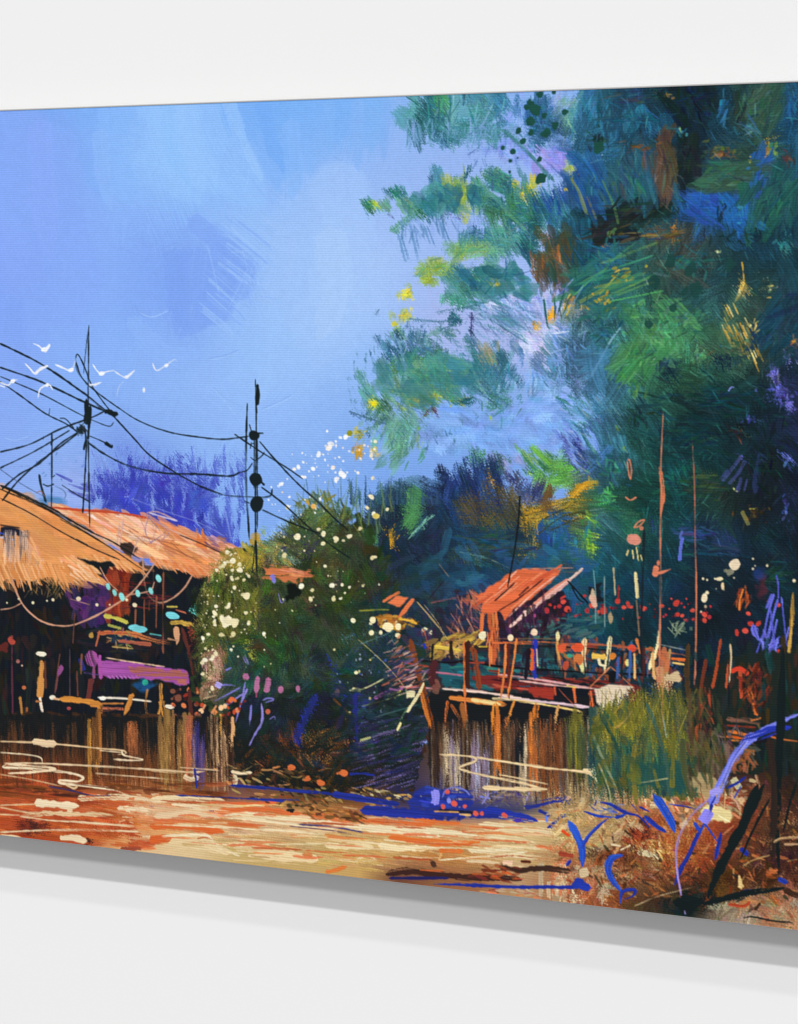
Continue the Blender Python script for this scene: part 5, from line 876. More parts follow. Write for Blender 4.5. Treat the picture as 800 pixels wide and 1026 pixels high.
# dark bank, right: brown vertical sticks
P([688, 690, 740, 655, 1000, 640, 1000, 800, 600, 800, 600, 740], '1a2420', rag=4)
D([(690, 650), (1000, 650), (1000, 800), (700, 800)], 420, (8, 30), (2, 7), ['14201f', '1a2826', '101a1a', '2a241c', '123034', '3a2418'], ang=88, sp=10, dry=.3)
for q, w, c in (([723, 640, 719, 665, 714, 690], 3.4, 'a04426'), ([708, 660, 703, 690, 700, 720], 4, '6a3020'), ([690, 645, 689, 690, 696, 740], 6, '4a3620'), ([730, 665, 728, 690], 3, 'b05030'), ([742, 670, 743, 700], 4, 'b0482c'), ([732, 645, 733, 660, 731, 684], 2, 'c8b088'), ([760, 680, 756, 700], 3, '8a4424'), ([750, 688, 754, 700, 759, 717], 4, 'cc6a30'), ([757, 680, 757, 690], 2, 'c08a40')): L(q, w, c, dry=.3)
L([733, 673, 742, 670, 750, 676], 5, 'c83c28', dry=.2); D((757, 690, 16, 22), 70, (6, 16), (1.5, 4), ['7a2c1c', '5a2018', '9a3c20', '3a1814', '4a3020'], ang=95, sp=30, dry=.25)
D((705, 720, 12, 34), 70, (6, 18), (1.5, 3.5), ['8a3c20', 'a84c28', '5a2c1c', '3a2c20', '2c3828'], ang=85, sp=15, dry=.4)
for q, w, c in (([728, 721, 745, 722, 762, 724], 5, '7a5444'), ([728, 727, 758, 729], 2, '8a3020'), ([752, 722, 763, 719], 3, 'd8783c'), ([730, 733, 745, 736, 758, 740], 4, 'd8742c'), ([728, 738, 752, 741], 3, 'c8581c'), ([733, 742, 760, 743], 2, 'd87830'), ([772, 738, 785, 741, 800, 743], 1.6, 'c86a34'), ([760, 726, 764, 734], 2, 'a08048'), ([740, 745, 770, 742], 5, '141418')): L(q, w, c, dry=.1)
D((735, 745, 22, 16), 40, (6, 18), (1, 3), ['8a7a6a', '6a5a50', '5a4a60', '3a3040'], ang=65, sp=20, dry=.4)
D([(760, 640), (1000, 640), (1000, 740), (770, 740)], 60, (10, 26), (3, 7), ['123a48', '14424c', '0e2c34', '3a2418'], ang=88, sp=8, dry=.3)
# ------------------------------------------------------------------ water, left
seg('painted_river', 'orange and cream river with brown reflections painted along the bottom')
P([-95, 720, 60, 715, 228, 722, 236, 785, 330, 798, 415, 792, 432, 725, 600, 725, 600, 800, 560, 990, -95, 990], '3a2418', rag=3, j=.1, dirx=0)
wm = under_map(["241c18 1f1c1a 2a1e18 2c2018 4a3020 4a3424 2a1c1c 1c1a20 241c18 2a1e18 241c24 3a2a20 4a3a2c 54402c 3a3028 4a4a2c",
 "4a2818 3c2418 4a2c1a 54341f 6a3c20 6a4424 4a3024 3a2c24 3a2418 34221a 2a2030 5a4430 7a6448 7a5c40 6a5a48 5a5434",
 "8a4420 7a3c20 6a3820 6a3c20 7a4424 7a4c28 4a3440 5a4430 4a2c18 4a2c1a 2c2444 5a4a50 7a6a58 8a7058 8a7a60 7a7048",
 "b4522a b85428 c05c30 c88050 d09060 8a5030 8a5a48 7a4c30 4a3a24 5a3c20 24284c 2c2c60 5a4c60 6a5c60 9a7c58 9a8458",
 "b4502a b8522c c06038 d08a5c dcae84 dc9060 d8a070 c8905c b87844 a06038 6a4c50 24307c 22307a 40405c a08458 a88c60",
 "a8441c b04a22 b85028 cc7040 d07a44 d89460 e0b484 d8b080 d8b488 cc8850 d8b080 c88450 cc9868 d0b078 c8a878 b89a68",
 "a03c1c a84420 b45024 d89058 dcb480 dcc08c c8a870 c8a068 c8a870 c8a468 cca468 d08c50 d8b480 d4b880 c0a070 9a6c44",
 "c8784c c8784c d09a6c dcbc8c e0c498 dcc090 c4a86c c4a468 c4a468 c8a060 c09458 b07440 c89860 ccb080 a87c50 9a5a38",
 "c8784c c8784c d09a6c dcbc8c e0c498 dcc090 c4a86c c4a468 c4a468 c8a060 6a4030 8a5c3c 98603c b8946c a06844 94502e",
 "c8784c c8784c d09a6c dcbc8c e0c498 dcc090 c4a86c c4a468 c4a468 c8a060 9a6a50 a0704c a8744c b8946c a06844 94502e"],
 0, 40, [725, 752, 780, 800, 812, 826, 842, 858, 880, 910])
b = box(-95, 600, 720, 990); s_ = (slice(b[2], b[3]), slice(b[0], b[1]))
m = inpoly(np.array([(-95, 722), (60, 717), (228, 722), (236, 782), (330, 796), (415, 790), (432, 728), (600, 728), (600, 800), (590, 990), (-95, 990)]), PX[s_]+(noise_at(b, .6, 9)-.5)*6, PY[s_]+(noise_at(b, .6, 50)-.5)*10)[..., None]
IMG[s_] = np.where(m, wm(PX[s_], PY[s_]), IMG[s_])
SEG[s_][m[..., 0]] = cur[0]
wf = lambda x, y: wm(x, y)
BR_ = ['4a2c1c', '32201a', '6a4024', '3e281a', '201a18', '5a3820', '14181c', '181c1c']
P([-90, 712, 228, 720, 230, 750, -90, 750], '16181a', rag=2, dirx=0)
VS(-80, 195, 724, 780, 190, (1.2, 6), BR_, dry=.45, a=.6, sy=3); VS(-80, 60, 760, 800, 40, (2, 6), ['9a4a24', '8a4020', 'a8502a', '6a3420'], dry=.4, sy=6)
VS(88, 100, 722, 780, 12, (3, 7), ['8a5428', '9a602c', 'b07a34', '6a4424'], dry=.4); VS(128, 135, 722, 760, 8, (3, 6), ['9a5a34', '8a5030'], dry=.3, sy=3); VS(160, 196, 720, 785, 34, (2, 6), ['7a5a34', '8a6838', '6a4428', '9a7040'], dry=.4)
VS(186, 192, 722, 780, 8, (2, 4), ['a85c3c', '9a5440'], dry=.3); VS(192, 206, 724, 792, 18, (1.5, 4), ['4a3c70', '5a4a88', '2c2c60', '3a3080'], dry=.5, a=.6, sy=3); VS(206, 232, 722, 786, 50, (1, 3), ['241814', '3a2418', '9a7a58', 'b89068', '1a1c1c', '6a4a34'], dry=.45)
L([222, 716, 221, 735], 3.4, 'c88a34', dry=.15); L([233, 718, 233, 735, 230, 745], 3.6, 'd8a470', dry=.15); E(236, 782, 3.4, 5, 'd8c8a8', rag=.4)
D([(0, 700), (190, 715), (190, 790), (0, 790)], 240, (3, 10), (.8, 1.6), under=lambda x, y: wf(x, y)*R.choice([.5, 1.5]), ang=88, sp=8, dry=.35, a=.6)
D([(-90, 790), (40, 785), (130, 800), (170, 850), (-90, 850)], 260, (10, 36), (2, 7), ['b8522a', 'c05a2c', 'ac4824', 'c86432', 'b04c26', '9c3e20'], ang=3, sp=4, dry=.3)
VS(18, 46, 822, 836, 30, (1, 5), ['5a2018', '7a2c1c', '3a1c1c', '8a3a20'], dry=.35, sy=3); VS(70, 140, 820, 845, 30, (1, 5), ['b04c24', 'a04020', 'c05c2c'], dry=.4, sy=3); E(89, 842, 2.4, 4, '241418', rag=.6)
smear([[-90, 722, 230, 724, 232, 790, -90, 785]], 14, .2, np.full((NV, NU), 1.56, np.float32), 9, rag=6, lighten=.3)
smear([[-90, 792, 130, 800, 150, 845, -90, 845]], 10, .06, np.full((NV, NU), .04, np.float32), 9, rag=6)
D([(-90, 782), (225, 784), (225, 800), (-90, 800)], 120, (14, 40), (1.5, 5), ['6a3418', '8a4420', '5a2c18', '9a4a24', '4a2414'], ang=3, sp=3, dry=.4, a=.75)
CM = ['e4c8a0', 'ead2ac', 'dcbc90', 'ecd8b4']
for q, w in (([0, 743, 33, 744, 60, 746, 100, 750, 122, 752, 126, 755, 118, 756], 1.8), ([33, 743, 45, 745, 56, 745.5], 7), ([122, 752, 125, 757, 143, 761, 132, 762, 114, 761], 2), ([4, 765, 40, 765, 100, 768, 150, 771, 185, 773], 1.8), ([6, 766, 4, 769, 25, 770, 50, 772, 72, 775, 83, 779, 78, 783, 61, 782, 62, 785, 90, 788, 112, 791, 124, 795, 126, 798], 2.6), ([8, 775, 30, 774, 55, 771, 40, 768, 8, 766], 2.6), ([0, 776, 30, 781, 62, 788], 1), ([66, 786, 74, 790, 78, 787], 2.4), ([35, 805, 55, 806, 78, 808], 7.5), ([0, 807, 36, 806], 1.4), ([78, 800, 100, 799, 126, 799, 150, 801], 5.5), ([20, 818, 45, 815, 80, 816, 115, 817], 4.5), ([20, 818, 48, 822, 80, 824, 120, 827, 150, 830], 2.2), ([0, 809, 20, 813, 40, 816], 1.4), ([0, 834, 50, 832, 100, 832, 150, 834], 2), ([60, 840, 75, 840, 87, 843], 6), ([143, 837, 155, 838], 5), ([68, 811, 72, 813], 5), ([118, 810, 160, 812, 175, 814], 5), ([150, 834, 162, 831, 167, 835, 150, 838], 3), ([96, 775, 120, 777, 160, 780], 1), ([100, 752, 122, 754], 1), ([0, 754, 25, 756, 40, 759, 43, 765], 1.4), ([0, 816, 20, 817], 1.6), ([0, 837, 15, 838, 25, 842], 1.6), ([150, 772, 190, 774, 205, 773], 2.2), ([184, 778, 192, 781, 199, 779], 4.5), ([232, 773, 242, 775, 253, 774], 3.4), ([150, 779, 195, 784], .9), ([180, 769, 220, 772], 1)):
    L(q, w, R.choice(CM), dry=.1, ta=(.04, .1), j=.04)
for i in range(150): x, y = R.uniform(118, 190), R.uniform(796, 832); L([x, y, x+R.uniform(3, 9), y+R.normal(0, 1)], R.uniform(.8, 2.2), R.choice(['e4c8a0', 'c86432', 'dcae84']), dry=.3, a=.8)
L([48, 788, 70, 792, 92, 797, 112, 797], 1.5, '342c5c', dry=.05); L([150, 808, 175, 810, 200, 816, 225, 820, 243, 823], 1.5, '3a3468', dry=.15); L([187, 811, 190, 809, 208, 811, 217, 814, 218, 818], 1.5, '342c6c')
D([(140, 808), (330, 805), (480, 832), (470, 870), (380, 872), (230, 852), (150, 842)], 330, (16, 50), (2, 7), under=wf, ang=5, sp=4, dry=.3, a=.85, jit=.05)
smear([[150, 835, 150, 800, 480, 826, 565, 850, 560, 880, 380, 876]], 12, .08, np.full((NV, NU), .04, np.float32), 9, rag=6)
for q, w, c in (([150, 802, 180, 800, 225, 802], 6, 'e8cfa4'), ([155, 809, 190, 812, 225, 808], 5, 'dcb488'), ([200, 806, 240, 806, 285, 805], 5, 'd8683a'), ([218, 813, 260, 812, 290, 816, 345, 820], 7, 'd86c38'), ([232, 808, 270, 807, 310, 809], 2.2, 'ecc878'), ([172, 806, 200, 808, 222, 806], 3, 'ecd4ac'), ([155, 818, 190, 815, 220, 820], 6, 'e0c098'), ([225, 818, 250, 818, 300, 824, 360, 829, 420, 834, 478, 837], 8, 'ead6ae'), ([345, 819, 390, 824, 440, 827], 5, 'dc6c34'), ([150, 828, 185, 828, 215, 832, 225, 834], 8, 'd4642e'), ([180, 826, 220, 824, 260, 830], 6, 'cc7a44'), ([155, 826, 220, 829, 300, 834, 360, 838], 1.6, 'ecd8ae'), ([150, 842, 162, 841, 172, 840], 7, 'd4602c'), ([162, 838, 205, 837, 215, 846, 240, 858], 3, 'ecdab4'), ([170, 846, 200, 845, 230, 855], 12, 'e4c898'), ([235, 850, 270, 852, 315, 861, 250, 858], 7, 'e6cc9c'), ([215, 846, 290, 846, 340, 845], 1.6, 'e6d0a0'), ([325, 847, 350, 849, 375, 849], 5, 'ecd6a6'), ([380, 847, 400, 850, 430, 850], 6, 'ecd8aa'), ([390, 839, 420, 842, 460, 845, 480, 844], 5, 'dc7030'), ([358, 861, 368, 858, 375, 862, 340, 862], 3, 'e6cc9c'), ([327, 874, 338, 872, 348, 868], 5, 'd87838'), ([304, 856, 310, 856, 312, 859], 6, 'd08048'), ([325, 837, 345, 841], 4, 'd08848'), ([290, 828, 330, 832, 352, 836], 1, '4a3450'), ([300, 826, 335, 829, 368, 835], 1.8, '3a3470'), ([416, 851, 440, 851, 440, 862], 4, 'd8a868'), ([400, 832, 440, 834, 476, 838], 7, 'ead8b0'), ([482, 827, 510, 830, 545, 833, 568, 840], 7, 'e4ccA0'.lower()), ([488, 837, 520, 842, 540, 847], 5, 'e0c898'), ([470, 852, 500, 853, 525, 853, 500, 858], 6, 'ead8b0'), ([400, 848, 440, 850, 470, 850], 3, 'e8d0a4'), ([430, 845, 470, 847], 5, 'dc7434'), ([440, 852, 465, 853], 5, 'd87030'), ([440, 862, 500, 858, 540, 861], 1.8, 'ecdcb4'), ([480, 826, 520, 830], 2, 'ecd8b0'), ([405, 818, 430, 822, 460, 825], 5, 'dc7034'), ([530, 850, 560, 851], 3, 'e0cca0')):
    L(q, w, c, dry=.14, ta=(.06, .2), j=.04)
for i in range(120):
    x, y = R.uniform(180, 560), R.uniform(806, 866); L([x, y, x+R.uniform(10, 40), y+R.uniform(0, 3)], R.uniform(.7, 1.6), R.choice(['ecdcb4', 'b8885a', '9a6c44', 'd87840', 'e4c898']), dry=.35, a=.6)
for i in range(95):                                    # layered cream, orange and rust ripples
    x = R.uniform(150, 540); y = (796+R.uniform(0, 36)) if x < 150 else 806+(x-150)*.05+R.uniform(-6, 46); l = R.uniform(14, 60)
    L([x, y, x+l/2, y+l*.02+R.normal(0, .8), x+l, y+l*.05], R.uniform(1, 3.6), R.choice(['ecd8b0', 'e4c898', 'd8683a', 'cc5c30', 'b04c26', 'ead2a4', 'c8a468', 'dc7840']), dry=.35, a=.75, ta=(.1, .35), j=.06)
D([(210, 768), (330, 760), (345, 815), (250, 805)], 120, (4, 14), (1, 3.5), ['3a2c1c', '5a4424', '9a8850', 'c8a860', '1c1814', '8a4c24', 'd89858'], ang=15, sp=25, dry=.35)
D([(345, 785), (400, 795), (430, 800), (370, 812)], 70, (4, 12), (1, 2.8), ['c8a858', 'e8d8a0', '6a5430', '3a3020', 'd8a048'], ang=20, sp=20, dry=.3)
D([(300, 805), (370, 815), (365, 825), (310, 818)], 50, (4, 14), (1.5, 4), ['5a3820', '7a5428', '3a2418', 'c87c40'], ang=15, sp=15, dry=.35)
D((300, 800, 30, 10), 50, (4, 12), (1, 3), ['1c1a14', '3a3420', '6a5c30', '8a4420'], ang=20, sp=25, dry=.3); E(290, 812, 6, 2.4, '1c1c1c', rag=.5)
for x, y in ((309, 781), (321, 785), (343, 775), (292, 770)): E(x, y, 4, 2.6, 'd06a38', rag=.5)
# reflections under the jetty
VS(430, 600, 724, 800, 250, (1, 4), ['3e2a1e', '6a4228', '8a7a64', '201a1a', '54485a', '6a4c34', '32201a', '4a3428', '14181c', '5a4c3c'], dry=.42, a=.75, sy=6)
VS(446, 462, 745, 800, 14, (1.5, 4), ['b8a890', 'a89478', '8a7a9a', 'c8b08c'], dry=.4); VS(472, 490, 745, 800, 14, (1.5, 4), ['8a7a90', 'a0a0b8', '7a6a80'], dry=.4); VS(521, 528, 742, 800, 8, (2, 4), ['b8a488', 'a08c70'], dry=.35)
VS(495, 500, 722, 770, 8, (2, 4), ['d0742c', 'c06a2c'], dry=.4); VS(518, 523, 722, 775, 7, (3, 6), ['14181e', '1a2028'], dry=.3); VS(530, 538, 725, 785, 8, (2, 4), ['c8702c', 'a85c2c'], dry=.45); VS(541, 560, 722, 800, 16, (2, 5), ['7a4424', '5a3420', '241a18', '8a5830'], dry=.35)
VS(567, 586, 716, 786, 26, (2, 5), ['7a7226', '6a6422', '5a5a24', '4a5028', '3a4a34'], dry=.5, a=.75, sy=3); E(576, 722, 9, 10, '6e6826', rag=.5, soft=.5, a=.8); VS(586, 604, 715, 805, 26, (2, 5), ['2a4a44', '4a5a48', '7a6c50', '34504c', '8a7a60'], dry=.4)
D([(545, 790), (600, 785), (640, 800), (600, 820), (545, 815)], 110, (3, 10), (1, 3), ['b8986a', '9a7848', 'c8a878', '7a5c38', 'a88a58'], ang=80, sp=30, dry=.35)
smear([[430, 726, 606, 720, 606, 806, 430, 796]], 14, .2, np.full((NV, NU), 1.56, np.float32), 9, rag=6, lighten=.3)
NB = '202e8a'
for q, w in (([176, 797, 220, 799, 260, 801, 300, 802], 2.2), ([230, 787, 260, 789, 300, 793, 335, 796], 4.4), ([333, 796, 360, 800, 400, 806], 9), ([362, 812, 400, 814, 440, 817, 466, 819], 11), ([350, 776, 362, 775, 376, 777], 4), ([195, 770, 197, 790], 3), ([290, 792, 310, 794], 2), ([250, 800, 285, 803], 3)): L(q, w*.8, NB, dry=.3, j=.15)
P([424, 790, 440, 789, 472, 791, 472, 812, 440, 810, 418, 812, 408, 806], '22308c', rag=3, dry=.1); D((440, 800, 24, 10), 30, (6, 18), (2, 5), ['24389c', '1a2a80', '2c44b0'], ang=5, sp=10, dry=.2)
L([440, 812, 480, 815], 3, '141a38'); L([480, 812, 500, 815, 525, 820, 538, 823], 9, '22339c', dry=.1, ta=(.2, .3)); L([526, 808, 545, 804, 560, 801, 572, 803], 7, NB, dry=.15); L([470, 818, 500, 818], 4, NB)
D((505, 799, 30, 9), 70, (5, 16), (.8, 2.2), ['8a84b8', '5a5070', '3a3480', 'a8947c', '7a6a58', '2c2c70'], ang=10, sp=50, dry=.35)
L([436, 792, 437, 800, 436, 806], 8, '8a88e4', dry=.15); E(450, 802, 2, 3, '8088e0'); L([443, 800, 447, 792, 456, 789, 466, 792, 471, 797], 1.4, '7a80d8'); L([481, 798, 492, 800], 2, '8088e0', dry=.3); L([483, 806, 490, 796], 1.4, '8a88d8')
for x, y, r in ((455, 805, 3), (444, 808, 2.4), (466, 808, 2), (448, 794, 2.4), (506, 817, 2.6), (477, 815, 2.4), (483, 815, 2)): E(x, y, r, r, 'd8584c', rag=.3, rot=R.rand())
E(520, 822, 3.6, 2.4, '4a34a8'); L([435, 813, 460, 814], 1.6, 'e0a050'); L([460, 816, 472, 817], 2.2, 'e8b870'); E(548, 819, 1.8, 5, '6a88f0'); L([540, 812, 552, 818], 3, NB); L([548, 830, 560, 820, 566, 815], 3, NB, dry=.3)
for q, w in (([440, 756, 460, 757, 475, 759, 476, 763, 462, 768, 464, 772, 490, 778, 520, 784, 548, 791], 2.4), ([478, 759, 510, 764, 550, 770, 582, 773, 606, 778], 2.2), ([584, 772, 594, 774, 606, 778], 4.6), ([484, 789, 500, 790, 525, 791, 548, 791], 4), ([500, 776, 530, 782, 550, 786], 1.4), ([520, 765, 545, 768], 1.2)): L(q, w, 'e8cc9c', dry=.12, ta=(.04, .15))
seg()
# ------------------------------------------------------------------ reeds and tangled foreground
fm = under_map(["4a4a28 6a6a28 6a6428 4a4a28 2c3828 2a241c 241c18 1c1c1c 2a2018 1c2422 1c2422",
 "2c4a40 3a4a34 4a5030 24463e 244038 4a3824 4a3020 3a2420 3a241c 241c18 241c18",
 "b89868 a88c60 a0a07c a88a58 b88c60 a8885c 8a4c2c 7a4028 5a3424 34201a 34201a",
 "a88c60 b09058 a8804c 8a3c20 a85c34 b07c50 9a4424 7a3c24 54301f 4a2c20 4a2c20",
 "b89a68 a88454 ac9060 7a3420 a0602c a05830 8a3c24 6a3820 4a2c1c 40261c 40261c",
 "9c5a38 a06c44 6a3c24 8a4c28 8a5428 8a4428 7a3820 5a3420 3c241a 34201a 34201a",
 "b09470 984c2c 8a5434 7a5c40 7a4424 5a2c1c 3a2418 3a2014 2c1c18 5a3020 5a3020",
 "a88a68 98542f 8a4c2c 543420 3a2c1c 14201f 241c14 8a6c54 98694c a07050 a07050",
 "a88a68 98542f 8a4c2c 3c2c20 2a2c20 101c1c 7a6854 a09078 a07050 ac7c58 ac7c58"],
 560, 26, [750, 778, 800, 820, 838, 860, 880, 900, 918])
seg('painted_bank', 'tangled brown and ochre river bank painted in the lower right corner')
b = box(540, 1000, 778, 1000); s_ = (slice(b[2], b[3]), slice(b[0], b[1]))
m = inpoly(np.array([(575, 830), (600, 805), (640, 795), (700, 780), (1000, 770), (1000, 1000), (566, 1000), (560, 880)]), PX[s_]+(noise_at(b, .5, 9)-.5)*20, PY[s_]+(noise_at(b, .5, 50)-.5)*10)[..., None]
IMG[s_] = np.where(m, fm(PX[s_], PY[s_]), IMG[s_]); SEG[s_][m[..., 0]] = cur[0]
ff = lambda x, y: fm(x, y)
fr = [(560, 800), (640, 790), (1000, 770), (1000, 960), (560, 920)]
D(fr, 700, (6, 22), (2, 7), under=ff, ang=20, sp=60, dry=.3, a=.85, jit=.12, j=.15)
D(fr, 900, (2, 9), (.8, 2), under=lambda x, y: np.clip(ff(x, y)*R.choice([.4, .6, 1.5, 1.8]), 0, 1), ang=50, sp=60, dry=.35, a=.7, jit=.12)
D([(585, 835), (630, 818), (640, 828), (610, 852), (585, 850)], 40, (10, 26), (4, 8), ['c0a070', 'b89460', 'c8a878', 'a8885a'], ang=150, sp=8, dry=.2)
D([(545, 815), (600, 805), (600, 825), (555, 845)], 40, (8, 20), (3, 7), ['c0a070', 'c8aa78', 'b08c58', 'd0a868'], ang=150, sp=30, dry=.25)
VS(540, 610, 868, 905, 50, (2, 7), ['c87048', 'c8b088', 'b8a484', 'a8502c', 'd8c098', '8a5034'], dry=.35, sy=4)
D((640, 840, 14, 10), 50, (5, 14), (2, 6), ['7a2818', '9a3c20', '2c1814', 'b04c28', '141414'], ang=60, sp=50, dry=.25)
D((625, 855, 40, 6), 40, (6, 18), (1.5, 4), ['3a1c18', '5a2a1c', '241818', '8a4428'], ang=170, sp=20, dry=.3)
D((645, 850, 18, 7), 40, (4, 12), (1, 2.6), ['d8b060', 'e8cc88', 'b88a40', '8a5a2c'], ang=30, sp=60, dry=.3); L([640, 853, 648, 855, 658, 854], 8, 'c8b890', dry=.25)
D((600, 880, 40, 12), 50, (8, 26), (2, 5), ['a86038', 'b89068', '7a4428', '989070', '5a3824'], ang=3, sp=6, dry=.3)
D((650, 872, 50, 14), 90, (6, 22), (1.5, 4), ['a84c28', '7a3c20', '4a2818', '9a8464', 'b87848', '241c18'], ang=10, sp=25, dry=.3)
D((690, 850, 30, 26), 140, (4, 14), (1, 3), ['b06a30', 'c89048', '8a4420', '7a2c18', 'd8a860', 'a84024'], ang=40, sp=60, dry=.3)
D([(700, 885), (720, 870), (780, 870), (780, 885), (720, 900)], 60, (10, 26), (3, 7), ['4a2c14', '3a2010', '5a3818'], ang=100, sp=30, dry=.2)
D((690, 905, 30, 8), 90, (4, 14), (2, 5), ['0e181a', '14201f', '0a1416', '3a2c20'], ang=150, sp=50, dry=.2)
D([(710, 908), (800, 898), (1000, 890), (1000, 950), (712, 915)], 130, (6, 22), (2, 6), ['a8a084', '989478', 'a8502c', 'b87048', 'b8a888', '8a8468'], ang=5, sp=12, dry=.3)
D([(735, 815), (800, 800), (1000, 790), (1000, 890), (740, 890)], 330, (3, 12), (1, 3), ['8a5a40', 'a86c48', '5a3828', '3a241c', '7a3c24', 'b08060', '241818'], ang=60, sp=40, dry=.35)
D((715, 800, 30, 12), 60, (6, 18), (2, 6), ['b89468', 'a84c2c', 'c8a478', '8a7a58', '9a3c20'], ang=25, sp=30, dry=.25)
D((660, 800, 30, 10), 50, (6, 16), (2, 5), ['d86a30', 'e8b888', 'a8a078', 'c8502c', 'e0c8a0'], ang=30, sp=30, dry=.25); P([676, 783, 692, 794, 690, 800, 678, 801], 'd87844', rag=2); P([679, 788, 690, 795, 682, 797], 'eccca4', rag=1)
D((735, 760, 26, 14), 60, (6, 18), (2, 6), ['7a4a30', '9a5430', '5a4a3c', 'a8603c'], ang=60, sp=40, dry=.3)
smear([fr], 7, .16, cells(16, 70, 40), 4, lighten=.3)
D([(600, 830), (660, 815), (800, 800), (1000, 790), (1000, 930), (700, 910), (560, 890)], 520, (4, 16), (1, 4), ['8a3c20', 'a84c28', '3a1c14', '5a2c1c', 'c87840', '241814', 'b05a30', '7a2c18', 'c89860', '1c1a18'], ang=35, sp=60, dry=.35, a=.75)
D([(545, 800), (640, 796), (650, 815), (600, 850), (560, 860)], 130, (4, 14), (1, 4), ['c0a070', 'd0b080', 'a88458', '8a6840', 'b87040', 'dcc090'], ang=150, sp=50, dry=.35, a=.8)
D([(660, 795), (760, 780), (760, 815), (680, 830)], 120, (4, 16), (1.5, 5), ['c0a070', 'a84c2c', 'b8a880', '8a3c24', 'd8b888', '6a5a48'], ang=40, sp=50, dry=.3, a=.8)
P([703, 812, 712, 806, 724, 809, 734, 817, 728, 825, 716, 822, 706, 820], 'f0dc9c', rag=2, j=.08); L([720, 817, 732, 824], 2, 'fff0c0', dry=.3)
for q, w, c in (([728, 790, 738, 803, 742, 812], 2.4, 'c89880'), ([733, 814, 742, 820], 2.4, 'c88058'), ([688, 795, 694, 801], 6, 'e8cc90'), ([612, 846, 622, 848], 2.4, 'e8d0a8'), ([622, 852, 632, 847], 1.6, 'ead8b0'), ([556, 838, 566, 828], 4, 'e8c88c'), ([563, 832, 571, 838], 3, 'e04c20'), ([581, 876, 590, 874], 8, 'd0b890'), ([560, 855, 575, 858], 5, '9a3c28')): L(q, w, c, dry=.2)
L([388, 876, 410, 873, 440, 877, 480, 880, 512, 880, 522, 882], 7, '3a201c', dry=.1); L([390, 880, 420, 880, 450, 880], 3, '20205c', dry=.2); L([500, 868, 520, 872, 545, 870, 572, 873], 6, '3a241c', dry=.12); L([504, 864, 514, 865], 5, 'e8c0a0', dry=.1); L([522, 863, 532, 864], 3, '5a2418'); E(434, 865, 4, 3, '4a3024', rag=.5); D((500, 876, 30, 8), 26, (6, 18), (2, 4), ['c8582c', '7a3020', 'a84c28'], ang=5, sp=15, dry=.35)
L([435, 886, 470, 887, 520, 889, 578, 889], 3.6, '1c2f98', dry=.06, ta=(.3, 0)); L([576, 890, 580, 884, 584, 888, 592, 890], 8, '2038a8', ta=(.1, .1)); L([490, 893, 500, 893], 3.4, '8a2c1c', dry=.1); L([420, 872, 445, 873], 2, 'c86030', dry=.2)
D((510, 897, 40, 6), 40, (6, 18), (1.5, 3), ['c8a888', 'c87850', 'b89878', 'a86040'], ang=8, sp=8, dry=.3)
D((665, 856, 6, 5), 12, (3, 8), (1, 2), ['e8d090', 'c8a050'], ang=30, sp=50)
seg('painted_reed', 'clump of olive reeds painted beside the jetty')
P([594, 738, 597, 722, 608, 710, 626, 700, 650, 693, 672, 692, 686, 698, 690, 720, 692, 770, 700, 800, 640, 800, 600, 790, 598, 760], '5c5a26', rag=5, j=.12)
D([(600, 722), (630, 706), (662, 698), (684, 706), (690, 765), (600, 750)], 330, (8, 22), (1.5, 5), ['6e6a22', '7c752a', '605e22', '525424', '7c702a', '44502c', '8a7e36', '34483a', '3a5044'], ang=80, sp=16, dry=.3)
D([(600, 712), (650, 700), (640, 740), (604, 745)], 90, (10, 26), (2, 6), ['827a26', '8e8630', '767024'], ang=125, sp=20, dry=.28)
D([(590, 750), (650, 750), (690, 762), (700, 795), (600, 792)], 170, (10, 26), (2, 6), ['1f4a44', '2a544a', '24483c', '1a4444', '3a5a40'], ang=88, sp=10, dry=.3)
smear([[596, 712, 660, 688, 690, 692, 700, 800, 600, 795]], 16, .18, cells(30, 14, 84), 9, lighten=.3)
P([636, 768, 690, 764, 696, 792, 640, 790], '1c4a4a', rag=4, a=.7)
for q, w, c in (([602, 716, 612, 735, 622, 760], 4, '24483c'), ([606, 712, 614, 728], 4, '34583c'), ([594, 735, 604, 760, 618, 790], 3, '7a8a6a'), ([648, 705, 660, 735, 668, 765, 672, 800], 4, '3a5a50'), ([634, 712, 626, 722, 616, 730], 2.4, 'a8883c'), ([618, 730, 626, 722, 640, 705], 1.4, 'b89848'), ([610, 722, 626, 702], 1.6, '9a8430'), ([664, 715, 668, 740], 2, '8a9a8a'), ([668, 650, 664, 700, 664, 730], 1.4, 'b8884c'), ([636, 745, 634, 770, 638, 806], 5, '7a7030'), ([655, 770, 660, 790], 3, '6a6a30'), ([684, 740, 686, 770, 694, 800], 6, '4a5030'), ([675, 740, 674, 790], 5, '6a6a2c'), ([640, 785, 670, 780], 1.2, 'a0a070'), ([600, 765, 610, 790, 612, 806], 2, '9a9a70'), ([690, 700, 694, 740, 700, 780], 4, '5a4a28'), ([628, 690, 640, 700], 1.2, '5a5424')): L(q, w, c, dry=.35)
for i in range(60): x = R.uniform(600, 690); L([x, 705+R.uniform(-8, 30), x+R.normal(3, 8), 692-R.uniform(0, 4)], R.uniform(.7, 1.3), R.choice(['6e6a26', '5a5424', 'a8983c', '3a4428']), dry=.3, a=.8, ta=(0, .6))
D([(690, 740), (730, 740), (735, 790), (690, 790)], 90, (10, 28), (2, 5), ['5a4a34', '4a3828', '6a5c40', '3a3428', '2c4438', '6a5a50'], ang=80, sp=10, dry=.35)
